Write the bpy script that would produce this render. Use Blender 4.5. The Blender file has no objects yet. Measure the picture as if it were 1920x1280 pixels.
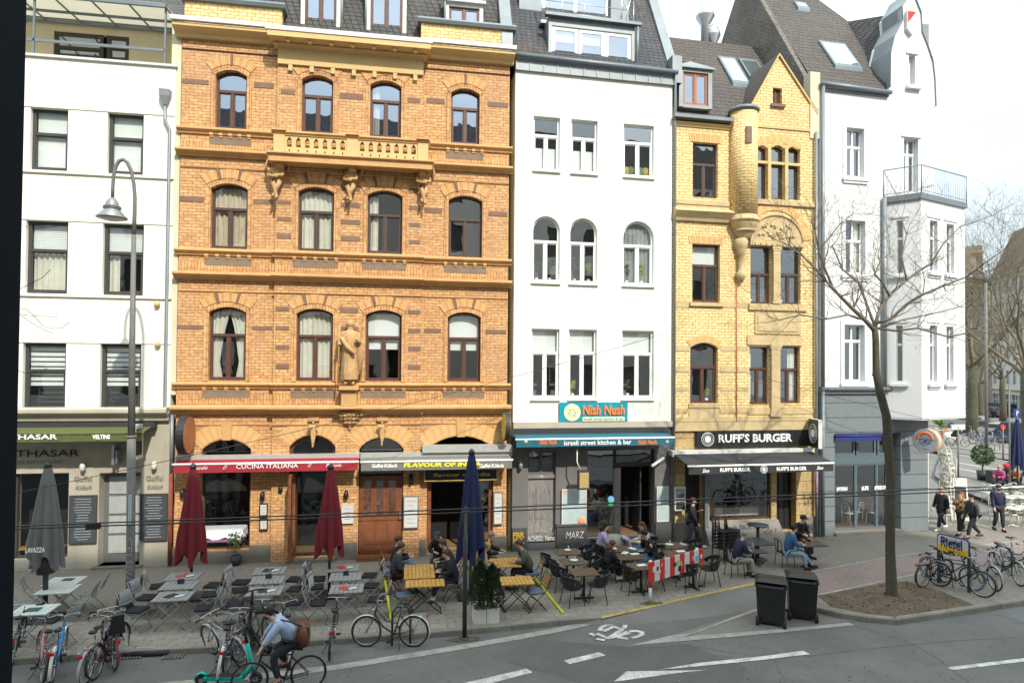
import bpy,bmesh,math,random
from mathutils import Vector,Matrix
from mathutils.geometry import tessellate_polygon
rnd=random.Random(7)
C=bpy.context.scene.collection
SC=bpy.context.scene
R=math.radians
CAMZ=6.3
YAW,PITCH,ROLL,FPX,SHIFT=R(9.3465),R(1.0203),R(0.4557),1200.0,27.136
_fw=Vector((math.sin(YAW)*math.cos(PITCH),math.cos(YAW)*math.cos(PITCH),math.sin(PITCH)))
_r0=Vector((math.cos(YAW),-math.sin(YAW),0)); _u0=_r0.cross(_fw)
_r=_r0*math.cos(ROLL)+_u0*math.sin(ROLL); _u=-_r0*math.sin(ROLL)+_u0*math.cos(ROLL)
CP=Vector((0,0,CAMZ))
cd=bpy.data.cameras.new('camera'); cam=bpy.data.objects.new('camera',cd); C.objects.link(cam)
m=Matrix((_r,_u,-_fw)).transposed().to_4x4(); m.translation=CP
cam.matrix_world=m
cd.sensor_width=36; cd.lens=FPX/1920*36; cd.shift_y=SHIFT/1920; cd.clip_start=.05; cd.clip_end=1500
SC.camera=cam
def ray(px,py):return _fw*FPX+_r*(px-960)+_u*(640+SHIFT-py)
def G(px,py,z=0.0):
 d=ray(px,py); return CP+d*((z-CAMZ)/d.z)
def Yp(px,py,Y):
 d=ray(px,py); return CP+d*(Y/d.y)
def Pj(p):
 q=Vector(p)-CP; z=q.dot(_fw); return 960+FPX*q.dot(_r)/z,640-FPX*q.dot(_u)/z+SHIFT
SUN_EL,SUN_AZ=R(42),R(17)
sd=Vector((math.sin(SUN_AZ)*math.cos(SUN_EL),-math.cos(SUN_AZ)*math.cos(SUN_EL),math.sin(SUN_EL)))
w=bpy.data.worlds.new('World'); SC.world=w; w.use_nodes=True
nt=w.node_tree; nt.nodes.clear()
out=nt.nodes.new('ShaderNodeOutputWorld'); bg=nt.nodes.new('ShaderNodeBackground'); sky=nt.nodes.new('ShaderNodeTexSky')
sky.sky_type='NISHITA'; sky.sun_disc=False; sky.sun_elevation=SUN_EL
sky.sun_rotation=math.atan2(sd.x,sd.y); sky.air_density=1.0; sky.dust_density=3.5; sky.ozone_density=1.0
tc=nt.nodes.new('ShaderNodeTexCoord'); nz=nt.nodes.new('ShaderNodeTexNoise'); mp=nt.nodes.new('ShaderNodeMapping')
mp.inputs['Scale'].default_value=(1.2,1.2,3.5); nz.inputs['Scale'].default_value=1.6; nz.inputs['Detail'].default_value=6
cr=nt.nodes.new('ShaderNodeMapRange'); cr.inputs['From Min'].default_value=.3; cr.inputs['From Max'].default_value=.62
cr.inputs['To Min'].default_value=.86; cr.inputs['To Max'].default_value=.97
mx=nt.nodes.new('ShaderNodeMix'); mx.data_type='RGBA'
mx.inputs[7].default_value=(5.6,6.5,6.9,1)
L=nt.links.new
L(tc.outputs['Generated'],mp.inputs['Vector']); L(mp.outputs[0],nz.inputs['Vector']); L(nz.outputs[0],cr.inputs[0])
sz=nt.nodes.new('ShaderNodeSeparateXYZ'); el=nt.nodes.new('ShaderNodeMapRange'); vm=nt.nodes.new('ShaderNodeVectorMath'); vm.operation='SCALE'
L(tc.outputs['Generated'],sz.inputs[0]); L(sz.outputs[2],el.inputs[0])
for i_,v_ in((1,.3),(2,.8),(3,.70),(4,1.4)):el.inputs[i_].default_value=v_
L(cr.outputs[0],mx.inputs[0]); L(sky.outputs[0],mx.inputs[6]); L(mx.outputs[2],vm.inputs[0]); L(el.outputs[0],vm.inputs['Scale']); L(vm.outputs[0],bg.inputs[0]); L(bg.outputs[0],out.inputs[0])
bg.inputs[1].default_value=.15
sl=bpy.data.lights.new('sun','SUN'); sl.energy=2.75; sl.angle=R(.9); sl.color=(1,.93,.82)
so=bpy.data.objects.new('sun',sl); C.objects.link(so); so.rotation_euler=sd.to_track_quat('Z','Y').to_euler(); so.location=(0,0,40)
SC.view_settings.view_transform='Standard'; SC.view_settings.look='None'; SC.view_settings.gamma=1; SC.view_settings.exposure=.85
try:SC.cycles.max_bounces=8; SC.cycles.transparent_max_bounces=12; SC.cycles.use_adaptive_sampling=True
except Exception:pass
MATS={}
def mat(name,col,rough=.8,var=.12,scale=3.,metal=0.,bump=0.,bscale=60.,fine=0.,spec=.4,stain=0.,grime=None,low=None):
 if name in MATS:return MATS[name]
 M=bpy.data.materials.new(name); M.use_nodes=True; t=M.node_tree; b=t.nodes['Principled BSDF']; K=t.links.new
 b.inputs['Roughness'].default_value=rough; b.inputs['Metallic'].default_value=metal; b.inputs['Specular IOR Level'].default_value=spec
 c=(*col,1)
 if var or fine or stain or bump:
  tx=t.nodes.new('ShaderNodeTexCoord')
 if var:
  n=t.nodes.new('ShaderNodeTexNoise'); n.inputs['Scale'].default_value=scale; n.inputs['Detail'].default_value=7; n.inputs['Roughness'].default_value=.65
  K(tx.outputs['Object'],n.inputs['Vector'])
  mr=t.nodes.new('ShaderNodeMapRange'); mr.inputs[1].default_value=.3; mr.inputs[2].default_value=.7; mr.inputs[3].default_value=1-var; mr.inputs[4].default_value=1+var*.6
  K(n.outputs[0],mr.inputs[0])
  hs=t.nodes.new('ShaderNodeHueSaturation'); hs.inputs['Color'].default_value=c; K(mr.outputs[0],hs.inputs['Value']); last=hs.outputs[0]
  if fine:
   n2=t.nodes.new('ShaderNodeTexNoise'); n2.inputs['Scale'].default_value=bscale; n2.inputs['Detail'].default_value=2; K(tx.outputs['Object'],n2.inputs['Vector'])
   m2=t.nodes.new('ShaderNodeMapRange'); m2.inputs[1].default_value=.3; m2.inputs[2].default_value=.7; m2.inputs[3].default_value=1-fine; m2.inputs[4].default_value=1+fine
   K(n2.outputs[0],m2.inputs[0]); h2=t.nodes.new('ShaderNodeHueSaturation'); K(last,h2.inputs['Color']); K(m2.outputs[0],h2.inputs['Value']); last=h2.outputs[0]
  if stain:
   mp_=t.nodes.new('ShaderNodeMapping'); mp_.inputs['Scale'].default_value=(2.2,2.2,.35); K(tx.outputs['Object'],mp_.inputs[0])
   n3=t.nodes.new('ShaderNodeTexNoise'); n3.inputs['Scale'].default_value=1.3; n3.inputs['Detail'].default_value=8; n3.inputs['Roughness'].default_value=.7; K(mp_.outputs[0],n3.inputs['Vector'])
   m3=t.nodes.new('ShaderNodeMapRange'); m3.inputs[1].default_value=.54; m3.inputs[2].default_value=.74; m3.inputs[3].default_value=0; m3.inputs[4].default_value=stain; K(n3.outputs[0],m3.inputs[0])
   x3=t.nodes.new('ShaderNodeMix'); x3.data_type='RGBA'; x3.inputs[7].default_value=(*(grime or tuple(v*.45 for v in col)),1); K(m3.outputs[0],x3.inputs[0]); K(last,x3.inputs[6]); last=x3.outputs[2]
  K(last,b.inputs['Base Color'])
 else:b.inputs['Base Color'].default_value=c
 if bump:
  nb=t.nodes.new('ShaderNodeTexNoise'); nb.inputs['Scale'].default_value=bscale; nb.inputs['Detail'].default_value=4; K(tx.outputs['Object'],nb.inputs['Vector'])
  bp=t.nodes.new('ShaderNodeBump'); bp.inputs['Strength'].default_value=bump; bp.inputs['Distance'].default_value=.02; K(nb.outputs[0],bp.inputs['Height']); K(bp.outputs[0],b.inputs['Normal'])
 MATS[name]=M; return M
def brickmat(name,c1,c2,mortar,bw=.125,rh=.065,ms=.006,tone=.25,dirt=(.20,.12,.07),dirtamt=.5,swap=False,rough=.75,offset=.5,bump=.5,dscale=.55,mode='xz'):
 M=bpy.data.materials.new(name); M.use_nodes=True; t=M.node_tree; b=t.nodes['Principled BSDF']; K=t.links.new
 tx=t.nodes.new('ShaderNodeTexCoord'); se=t.nodes.new('ShaderNodeSeparateXYZ'); K(tx.outputs['Object'],se.inputs[0])
 cb=t.nodes.new('ShaderNodeCombineXYZ')
 if mode=='cyl':
  at=t.nodes.new('ShaderNodeMath'); at.operation='ARCTAN2'; K(se.outputs[1],at.inputs[0]); K(se.outputs[0],at.inputs[1]); mu=t.nodes.new('ShaderNodeMath'); mu.operation='MULTIPLY'; mu.inputs[1].default_value=.5; K(at.outputs[0],mu.inputs[0]); K(mu.outputs[0],cb.inputs[0]); K(se.outputs[2],cb.inputs[1])
 if mode=='xz':
  ad=t.nodes.new('ShaderNodeMath'); K(se.outputs[0],ad.inputs[0]); K(se.outputs[1],ad.inputs[1])
  if swap:K(se.outputs[2],cb.inputs[0]); K(ad.outputs[0],cb.inputs[1])
  else:K(ad.outputs[0],cb.inputs[0]); K(se.outputs[2],cb.inputs[1])
 elif mode=='xy':
  K(se.outputs[0],cb.inputs[0]); K(se.outputs[1],cb.inputs[1])
 br=t.nodes.new('ShaderNodeTexBrick'); br.offset=offset; K(cb.outputs[0],br.inputs['Vector'])
 br.inputs['Color1'].default_value=(*c1,1); br.inputs['Color2'].default_value=(*c2,1); br.inputs['Mortar'].default_value=(*mortar,1)
 br.inputs['Scale'].default_value=1; br.inputs['Brick Width'].default_value=bw; br.inputs['Row Height'].default_value=rh
 br.inputs['Mortar Size'].default_value=ms; br.inputs['Mortar Smooth'].default_value=.2; br.inputs['Bias'].default_value=0
 n=t.nodes.new('ShaderNodeTexNoise'); n.inputs['Scale'].default_value=dscale; n.inputs['Detail'].default_value=9; n.inputs['Roughness'].default_value=.7; K(tx.outputs['Object'],n.inputs['Vector'])
 mr=t.nodes.new('ShaderNodeMapRange'); mr.inputs[1].default_value=.46; mr.inputs[2].default_value=.68; mr.inputs[3].default_value=0; mr.inputs[4].default_value=dirtamt; K(n.outputs[0],mr.inputs[0])
 x=t.nodes.new('ShaderNodeMix'); x.data_type='RGBA'; x.inputs[7].default_value=(*dirt,1); K(mr.outputs[0],x.inputs[0]); K(br.outputs[0],x.inputs[6])
 n2=t.nodes.new('ShaderNodeTexNoise'); n2.inputs['Scale'].default_value=9; n2.inputs['Detail'].default_value=3; K(tx.outputs['Object'],n2.inputs['Vector'])
 m2=t.nodes.new('ShaderNodeMapRange'); m2.inputs[1].default_value=.3; m2.inputs[2].default_value=.7; m2.inputs[3].default_value=1-tone; m2.inputs[4].default_value=1+tone*.7; K(n2.outputs[0],m2.inputs[0])
 h=t.nodes.new('ShaderNodeHueSaturation'); K(x.outputs[2],h.inputs['Color']); K(m2.outputs[0],h.inputs['Value']); K(h.outputs[0],b.inputs['Base Color'])
 b.inputs['Roughness'].default_value=rough; b.inputs['Specular IOR Level'].default_value=.3
 bp=t.nodes.new('ShaderNodeBump'); bp.inputs['Strength'].default_value=bump; bp.inputs['Distance'].default_value=.008; bp.invert=True
 K(br.outputs[1],bp.inputs['Height']); K(bp.outputs[0],b.inputs['Normal'])
 MATS[name]=M; return M
def glassmat(name,fac=.4,tint=(.9,.95,1),rough=.0,trans=(.93,.95,.94)):
 M=bpy.data.materials.new(name); M.use_nodes=True; t=M.node_tree; t.nodes.clear(); K=t.links.new
 o=t.nodes.new('ShaderNodeOutputMaterial'); g=t.nodes.new('ShaderNodeBsdfGlossy'); g.inputs['Roughness'].default_value=rough; g.inputs['Color'].default_value=(*tint,1)
 tr=t.nodes.new('ShaderNodeBsdfTransparent'); tr.inputs[0].default_value=(*trans,1); mx=t.nodes.new('ShaderNodeMixShader')
 lw=t.nodes.new('ShaderNodeLayerWeight'); lw.inputs[0].default_value=.5; pw=t.nodes.new('ShaderNodeMath'); pw.operation='POWER'; pw.inputs[1].default_value=4.; K(lw.outputs['Facing'],pw.inputs[0]); ad=t.nodes.new('ShaderNodeMath'); ad.inputs[1].default_value=fac; ad.use_clamp=True
 tx=t.nodes.new('ShaderNodeTexCoord'); n=t.nodes.new('ShaderNodeTexNoise'); n.inputs['Scale'].default_value=1.1; K(tx.outputs['Object'],n.inputs['Vector'])
 bp=t.nodes.new('ShaderNodeBump'); bp.inputs['Strength'].default_value=.25; bp.inputs['Distance'].default_value=.02; K(n.outputs[0],bp.inputs['Height']); K(bp.outputs[0],g.inputs['Normal'])
 K(pw.outputs[0],ad.inputs[0]); K(ad.outputs[0],mx.inputs[0]); K(tr.outputs[0],mx.inputs[1]); K(g.outputs[0],mx.inputs[2]); K(mx.outputs[0],o.inputs[0])
 MATS[name]=M; return M
brickmat('orange_brick',(.69,.40,.175),(.53,.275,.11),(.31,.175,.085),bw=.25,rh=.098,ms=.011,dirt=(.44,.25,.15),dirtamt=.55)
brickmat('orange_soldier',(.68,.39,.17),(.54,.28,.11),(.30,.17,.08),bw=.26,rh=.098,ms=.011,swap=True,offset=0,dirt=(.33,.17,.10))
brickmat('yellow_brick',(.86,.67,.35),(.76,.55,.25),(.42,.28,.12),bw=.26,rh=.108,ms=.013,dirt=(.50,.25,.10),dirtamt=.45)
brickmat('dark_brick',(.13,.105,.085),(.085,.07,.06),(.24,.22,.19),bw=.24,rh=.085,ms=.012,dirt=(.06,.05,.045))
brickmat('far_brick',(.30,.16,.09),(.25,.13,.07),(.3,.22,.16),bw=.5,rh=.2,ms=.02)
brickmat('roof_dark',(.085,.080,.078),(.065,.062,.060),(.02,.02,.02),bw=.22,rh=.17,ms=.018,offset=0,bump=.9,dirt=(.12,.11,.09),dirtamt=.4,mode='xz')
brickmat('roof_brown',(.105,.090,.078),(.085,.073,.065),(.035,.03,.028),bw=.22,rh=.20,ms=.02,offset=0,bump=.9,dirt=(.10,.095,.08),dirtamt=.5)
brickmat('roof_slate',(.075,.08,.09),(.055,.06,.068),(.02,.02,.022),bw=.2,rh=.16,ms=.018,bump=.9)
brickmat('paving',(.275,.25,.21),(.23,.21,.177),(.12,.112,.095),bw=.42,rh=.30,ms=.009,tone=.18,dirt=(.17,.15,.12),dirtamt=.55,mode='xy',bump=.25,dscale=.35)
brickmat('paving_small',(.225,.20,.165),(.195,.175,.145),(.14,.127,.106),bw=.12,rh=.12,ms=.006,tone=.15,dirt=(.15,.132,.105),dirtamt=.5,mode='xy',bump=.15,dscale=.3)
brickmat('cycle_paving',(.25,.19,.168),(.22,.165,.15),(.18,.145,.13),bw=.2,rh=.1,ms=.005,tone=.15,dirt=(.12,.10,.09),mode='xy',bump=.15)
brickmat('stone_course',(.50,.36,.16),(.46,.33,.15),(.2,.14,.07),bw=2.2,rh=.42,ms=.012,dirt=(.28,.22,.15),dirtamt=.4)
brickmat('grey_course',(.175,.20,.21),(.17,.195,.205),(.05,.055,.06),bw=400,rh=.56,ms=.016,dirt=(.15,.17,.175),dirtamt=.3,offset=0,tone=.08)
mat('asphalt',(.127,.126,.12),.92,.26,.45,bump=.35,bscale=90,fine=.28,stain=.62,grime=(.075,.07,.062))
mat('asphalt_light',(.16,.152,.137),.92,.2,.5,bump=.3,bscale=90,fine=.25)
mat('asphalt_patch',(.10,.098,.092),.92,.2,.8,bump=.3,bscale=90,fine=.25)
mat('road_paint',(.52,.51,.47),.8,.5,4,fine=.3,bscale=35)
mat('road_paint_worn',(.30,.285,.25),.85,.35,4,fine=.25,bscale=35)
mat('yellow_paint',(.42,.30,.10),.85,.4,5,fine=.22,bscale=35)
mat('kerb_stone',(.22,.205,.17),.9,.3,2.5,bump=.3,bscale=40)
mat('soil',(.115,.083,.055),1,.4,2.2,bump=.8,bscale=25,fine=.4)
mat('moss',(.09,.10,.035),1,.4,5,bump=.8,bscale=40)
mat('grass',(.085,.13,.03),1,.4,2.2,bump=.8,bscale=25)
mat('white_stucco',(.80,.785,.68),.9,.05,.7,bump=.15,bscale=50,stain=.42,grime=(.45,.39,.25))
mat('cool_stucco',(.66,.665,.66),.9,.04,.7,bump=.12,bscale=50,stain=.22,grime=(.42,.41,.38))
mat('cream_stucco',(.62,.56,.40),.9,.08,1,bump=.15,bscale=50,stain=.2)
mat('greige_stucco',(.42,.385,.31),.9,.14,1.2,bump=.3,bscale=30,stain=.3)
mat('grey_stucco',(.15,.145,.14),.9,.12,1.2,bump=.2,bscale=40,stain=.3)
mat('dark_plinth',(.075,.075,.075),.85,.25,2,bump=.3,stain=.3,grime=(.13,.12,.11))
mat('plinth_stone',(.18,.165,.14),.9,.25,1.5,bump=.4,bscale=30,stain=.3)
mat('terracotta',(.56,.325,.135),.75,.16,2,bump=.2,bscale=20,stain=.35,grime=(.35,.19,.09))
mat('ochre_paint',(.60,.425,.19),.75,.08,1.5,stain=.25,grime=(.40,.26,.10))
mat('brown_terracotta',(.21,.125,.085),.8,.2,3)
mat('grey_brown',(.22,.165,.115),.85,.2,3)
mat('sculpture',(.50,.31,.14),.8,.25,6,bump=.4,bscale=25,stain=.6,grime=(.16,.10,.06))
mat('sandstone',(.52,.40,.215),.85,.16,2.5,bump=.3,bscale=30,stain=.4,grime=(.24,.185,.12))
mat('cream_stone',(.56,.43,.20),.85,.1,1.5,stain=.25,grime=(.35,.28,.15))
mat('zinc',(.24,.265,.275),.5,.15,1.2,metal=.35,stain=.25)
mat('zinc_dark',(.17,.20,.22),.5,.15,1.2,metal=.3)
mat('white_paint',(.80,.80,.78),.5,.04,2)
mat('offwhite',(.62,.62,.58),.6,.1,2)
mat('brown_wood',(.105,.048,.034),.45,.2,6)
mat('dark_brown',(.075,.048,.04),.45,.15,6)
mat('door_wood',(.20,.072,.032),.45,.25,4)
mat('anthracite',(.055,.052,.05),.45,.1,4)
mat('charcoal',(.035,.036,.038),.6,.15,4)
mat('interior_dark',(.11,.107,.098),.95,.4,.8)
mat('interior_black',(.018,.017,.016),.95,.3,.8)
mat('interior_grey',(.24,.245,.225),.95,.5,.7)
mat('interior_warm',(.085,.055,.032),.95,.5,.8)
mat('curtain',(.66,.64,.55),.9,.1,3)
mat('curtain_warm',(.55,.46,.33),.9,.15,3)
mat('curtain_grey',(.30,.33,.31),.9,.15,3)
mat('blind',(.80,.84,.82),.8,.03,2)
mat('black_plastic',(.022,.023,.025),.4,.2,8)
mat('black_metal',(.02,.02,.022),.45,.1,8)
mat('rubber',(.018,.018,.018),.8,.2,9)
mat('steel',(.46,.47,.48),.35,.15,8,metal=.8)
mat('pole_grey',(.15,.145,.135),.6,.2,5,stain=.3,grime=(.09,.085,.08))
mat('pole_dark',(.045,.046,.048),.55,.2,5)
mat('lamp_metal',(.25,.26,.27),.45,.15,5,metal=.3)
mat('leaf',(.055,.10,.03),.7,.4,9); mat('leaf_dark',(.022,.048,.018),.7,.45,9); mat('leaf_yellow',(.28,.30,.05),.7,.3,9)
mat('bark',(.075,.066,.046),.95,.35,6,bump=.8,bscale=22,stain=.6,grime=(.10,.115,.04))
mat('bark_pale',(.085,.08,.052),.95,.4,3,bump=.6,bscale=18)
mat('twig',(.17,.145,.115),.95,.2,6)
mat('skin',(.52,.31,.22),.55,.06,9); mat('skin_pale',(.60,.39,.30),.55,.06,9)
glassmat('glass',.34); glassmat('glass_dark',.22,trans=(.85,.87,.86)); glassmat('glass_sky',.46,tint=(.74,.85,1)); glassmat('glass_cur',.20,trans=(.96,.98,.97)); glassmat('glass_clear',.07,trans=(.9,.93,.92))
def col(name,c,rough=.7,var=.12,scale=6,**k):return mat(name,c,rough,var,scale,**k)
class MB:
 def __init__(s):s.v=[]; s.f=[]; s.m=[]; s.mi=0; s.sm=[]; s.smooth=False
 def mat(s,i):s.mi=i; return s
 def add(s,vs,fs,smooth=None):
  o=len(s.v); s.v+=[tuple(v)for v in vs]
  for f in fs:s.f.append([i+o for i in f]); s.m.append(s.mi); s.sm.append(s.smooth if smooth is None else smooth)
  return s
 def box(s,x0,x1,y0,y1,z0,z1):
  x0,x1=sorted((x0,x1)); y0,y1=sorted((y0,y1)); z0,z1=sorted((z0,z1))
  return s.add([(x0,y0,z0),(x1,y0,z0),(x1,y1,z0),(x0,y1,z0),(x0,y0,z1),(x1,y0,z1),(x1,y1,z1),(x0,y1,z1)],[(0,3,2,1),(4,5,6,7),(0,1,5,4),(1,2,6,5),(2,3,7,6),(3,0,4,7)],False)
 def tube(s,pts,r,n=8,cap=True,r1=None,closed=False,smooth=True,flat=None):
  pts=[Vector(p)for p in pts]; N=len(pts); base=len(s.v); vs=[]; up=None
  for i,p in enumerate(pts):
   if closed:d=pts[(i+1)%N]-pts[i-1]
   else:d=pts[min(i+1,N-1)]-pts[max(i-1,0)]
   if d.length<1e-9:d=Vector((0,0,1))
   d.normalize()
   if up is None:up=Vector((0,0,1))if abs(d.z)<.9 else Vector((1,0,0))
   a=d.cross(up)
   if a.length<1e-4:a=d.cross(Vector((0,1,.1)))
   a.normalize(); b=a.cross(d).normalized(); up=b
   rr=r[i]if isinstance(r,(list,tuple))else(r if r1 is None else r+(r1-r)*i/max(1,N-1))
   for k in range(n):
    t=2*math.pi*(k+.5)/n; vs.append(p+a*(math.cos(t)*rr)+b*(math.sin(t)*rr*(flat or 1)))
  fs=[]
  for i in range(N if closed else N-1):
   j=(i+1)%N
   for k in range(n):k2=(k+1)%n; fs.append((i*n+k,i*n+k2,j*n+k2,j*n+k))
  if cap and not closed:fs.append(tuple(range(n))[::-1]); fs.append(tuple((N-1)*n+k for k in range(n)))
  return s.add(vs,fs,smooth)
 def cyl(s,c,r,h,n=16,axis='z',r1=None,smooth=True):
  c=Vector(c); d={'x':Vector((1,0,0)),'y':Vector((0,1,0)),'z':Vector((0,0,1))}[axis]
  return s.tube([c,c+d*h],r,n,True,r if r1 is None else r1,smooth=smooth)
 def lathe(s,prof,c=(0,0,0),n=20,smooth=True,sx=1,sy=1,wob=0):
  vs=[]; P=len(prof)
  for r,z in prof:
   for k in range(n):
    t=2*math.pi*k/n; q=r*(1+wob*math.cos(t*8)); vs.append((c[0]+q*math.cos(t)*sx,c[1]+q*math.sin(t)*sy,c[2]+z))
  fs=[(i*n+k,i*n+(k+1)%n,(i+1)*n+(k+1)%n,(i+1)*n+k)for i in range(P-1)for k in range(n)]
  if prof[0][0]>1e-4:fs.append(tuple(range(n))[::-1])
  if prof[-1][0]>1e-4:fs.append(tuple((P-1)*n+k for k in range(n)))
  return s.add(vs,fs,smooth)
 def prism(s,pts,y0,y1,smooth=False):
  n=len(pts); area=sum(pts[i][0]*pts[(i+1)%n][1]-pts[(i+1)%n][0]*pts[i][1]for i in range(n))
  if area<0:pts=pts[::-1]
  y0,y1=sorted((y0,y1)); vs=[(x,y0,z)for x,z in pts]+[(x,y1,z)for x,z in pts]
  tri=tessellate_polygon([[Vector((x,z,0))for x,z in pts]])
  fs=[t for t in tri]+[tuple(i+n for i in t[::-1])for t in tri]
  s.add(vs,fs,False); o=len(s.v)-2*n
  for i in range(n):
   j=(i+1)%n; s.f.append([o+i,o+i+n,o+j+n,o+j][::-1]); s.m.append(s.mi); s.sm.append(smooth)
  return s
 def slab(s,pts,z0,z1):
  n=len(pts); tri=tessellate_polygon([[Vector((x,y,0))for x,y in pts]])
  vs=[(x,y,z1)for x,y in pts]+[(x,y,z0)for x,y in pts]
  s.add(vs,[t for t in tri]+[tuple(i+n for i in t[::-1])for t in tri],False); o=len(s.v)-2*n
  for i in range(n):
   j=(i+1)%n; s.f.append([o+i,o+i+n,o+j+n,o+j]); s.m.append(s.mi); s.sm.append(False)
  return s
 def wall(s,outer,holes,y0,depth,backmat=None):
  loops=[outer]+holes; flat=[q for l in loops for q in l]
  tri=tessellate_polygon([[Vector((x,z,0))for x,z in l]for l in loops])
  s.add([(x,y0,z)for x,z in flat],tri,False)
  for l in loops:
   o=len(s.v); n=len(l); s.v+=[(x,y0,z)for x,z in l]+[(x,y0+depth,z)for x,z in l]
   for i in range(n):j=(i+1)%n; s.f.append([o+i,o+j,o+j+n,o+i+n]); s.m.append(s.mi); s.sm.append(False)
  return s
 def xf(s,M,start=0):
  for i in range(start,len(s.v)):s.v[i]=tuple(M@Vector(s.v[i]))
  return s
 def mesh(s,name,mats,recalc=True,bev=0):
  me=bpy.data.meshes.new(name); me.from_pydata(s.v,[],s.f)
  for mm in(mats if isinstance(mats,(list,tuple))else[mats]):me.materials.append(MATS[mm]if isinstance(mm,str)else mm)
  me.polygons.foreach_set('material_index',s.m); me.polygons.foreach_set('use_smooth',s.sm)
  if recalc:
   b=bmesh.new(); b.from_mesh(me); bmesh.ops.recalc_face_normals(b,faces=b.faces); b.to_mesh(me); b.free()
  me.update(); return me
 def build(s,name,mats,parent=None,loc=None,rotz=None,recalc=True):
  o=bpy.data.objects.new(name,s.mesh(name,mats,recalc)); C.objects.link(o)
  if parent:o.parent=parent
  if loc is not None:o.location=loc
  if rotz is not None:o.rotation_euler=(0,0,rotz)
  return o
def tag(o,label=None,cat=None,group=None,kind=None):
 if label:o['label']=label
 if cat:o['category']=cat
 if group:o['group']=group
 if kind:o['kind']=kind
 return o
def thing(name,label,cat,loc=(0,0,0),rotz=0,group=None,kind=None):
 o=bpy.data.objects.new(name,None); C.objects.link(o); o.location=loc; o.rotation_euler=(0,0,rotz); o.empty_display_size=.2
 return tag(o,label,cat,group,kind)
KIDS={}
def dup(root,loc=None,rotz=None,label=None,group=None,over=None,scale=None):
 if root.name not in KIDS:KIDS[root.name]=[(c,list(c.children))for c in root.children]
 r=root.copy(); C.objects.link(r)
 if loc is not None:r.location=loc
 if rotz is not None:r.rotation_euler=(0,0,rotz)
 if scale:r.scale=(scale,)*3
 if label:r['label']=label
 if group:r['group']=group
 def cp(ch,par):
  c=ch.copy(); C.objects.link(c); c.parent=par
  b=c.name.split('.')[0]
  if over and b in over and c.type=='MESH':
   c.material_slots[0].link='OBJECT'; c.material_slots[0].material=MATS[over[b]]
  return c
 for ch,gs in KIDS[root.name]:
  c=cp(ch,r)
  for g in gs:cp(g,c)
 return r
def text(name,s,parent,loc,size,m,rot=(R(90),0,0),ext=.004,off=0.,shear=0.,width=None,align='CENTER',sx=1,lay=None):
 cu=bpy.data.curves.new(name,'FONT'); cu.body=s; cu.size=size; cu.extrude=ext; cu.offset=off; cu.shear=shear; cu.align_x=align; cu.align_y='CENTER'; cu.resolution_u=2
 o=bpy.data.objects.new('tmp',cu); C.objects.link(o); dg=bpy.context.evaluated_depsgraph_get(); dg.update()
 me=bpy.data.meshes.new_from_object(o.evaluated_get(dg)); C.objects.unlink(o); bpy.data.objects.remove(o)
 xs=[v.co.x for v in me.vertices]or[0,1]
 k=sx if width is None else width/max(1e-3,max(xs)-min(xs)); me.transform(Matrix.Diagonal((k,1,1,1)))
 me.materials.clear(); me.materials.append(MATS[m]); me.polygons.foreach_set('material_index',[0]*len(me.polygons)); me.name=name
 q=bpy.data.objects.new(name,me); C.objects.link(q); q.parent=parent; q.location=loc; q.rotation_euler=rot; return q
def arch(x0,x1,z0,z1,rise,n=10):
 if rise<=0:return[(x0,z0),(x1,z0),(x1,z1),(x0,z1)]
 wd=(x1-x0)/2; rise=min(rise,wd); r=(wd*wd+rise*rise)/(2*rise); cx=(x0+x1)/2; cz=z1-r; a=math.asin(min(1,wd/r)); pts=[(x0,z0),(x1,z0)]
 for i in range(n+1):
  t=a-2*a*i/n; pts.append((cx+r*math.sin(t),cz+r*math.cos(t)))
 return pts
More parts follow.
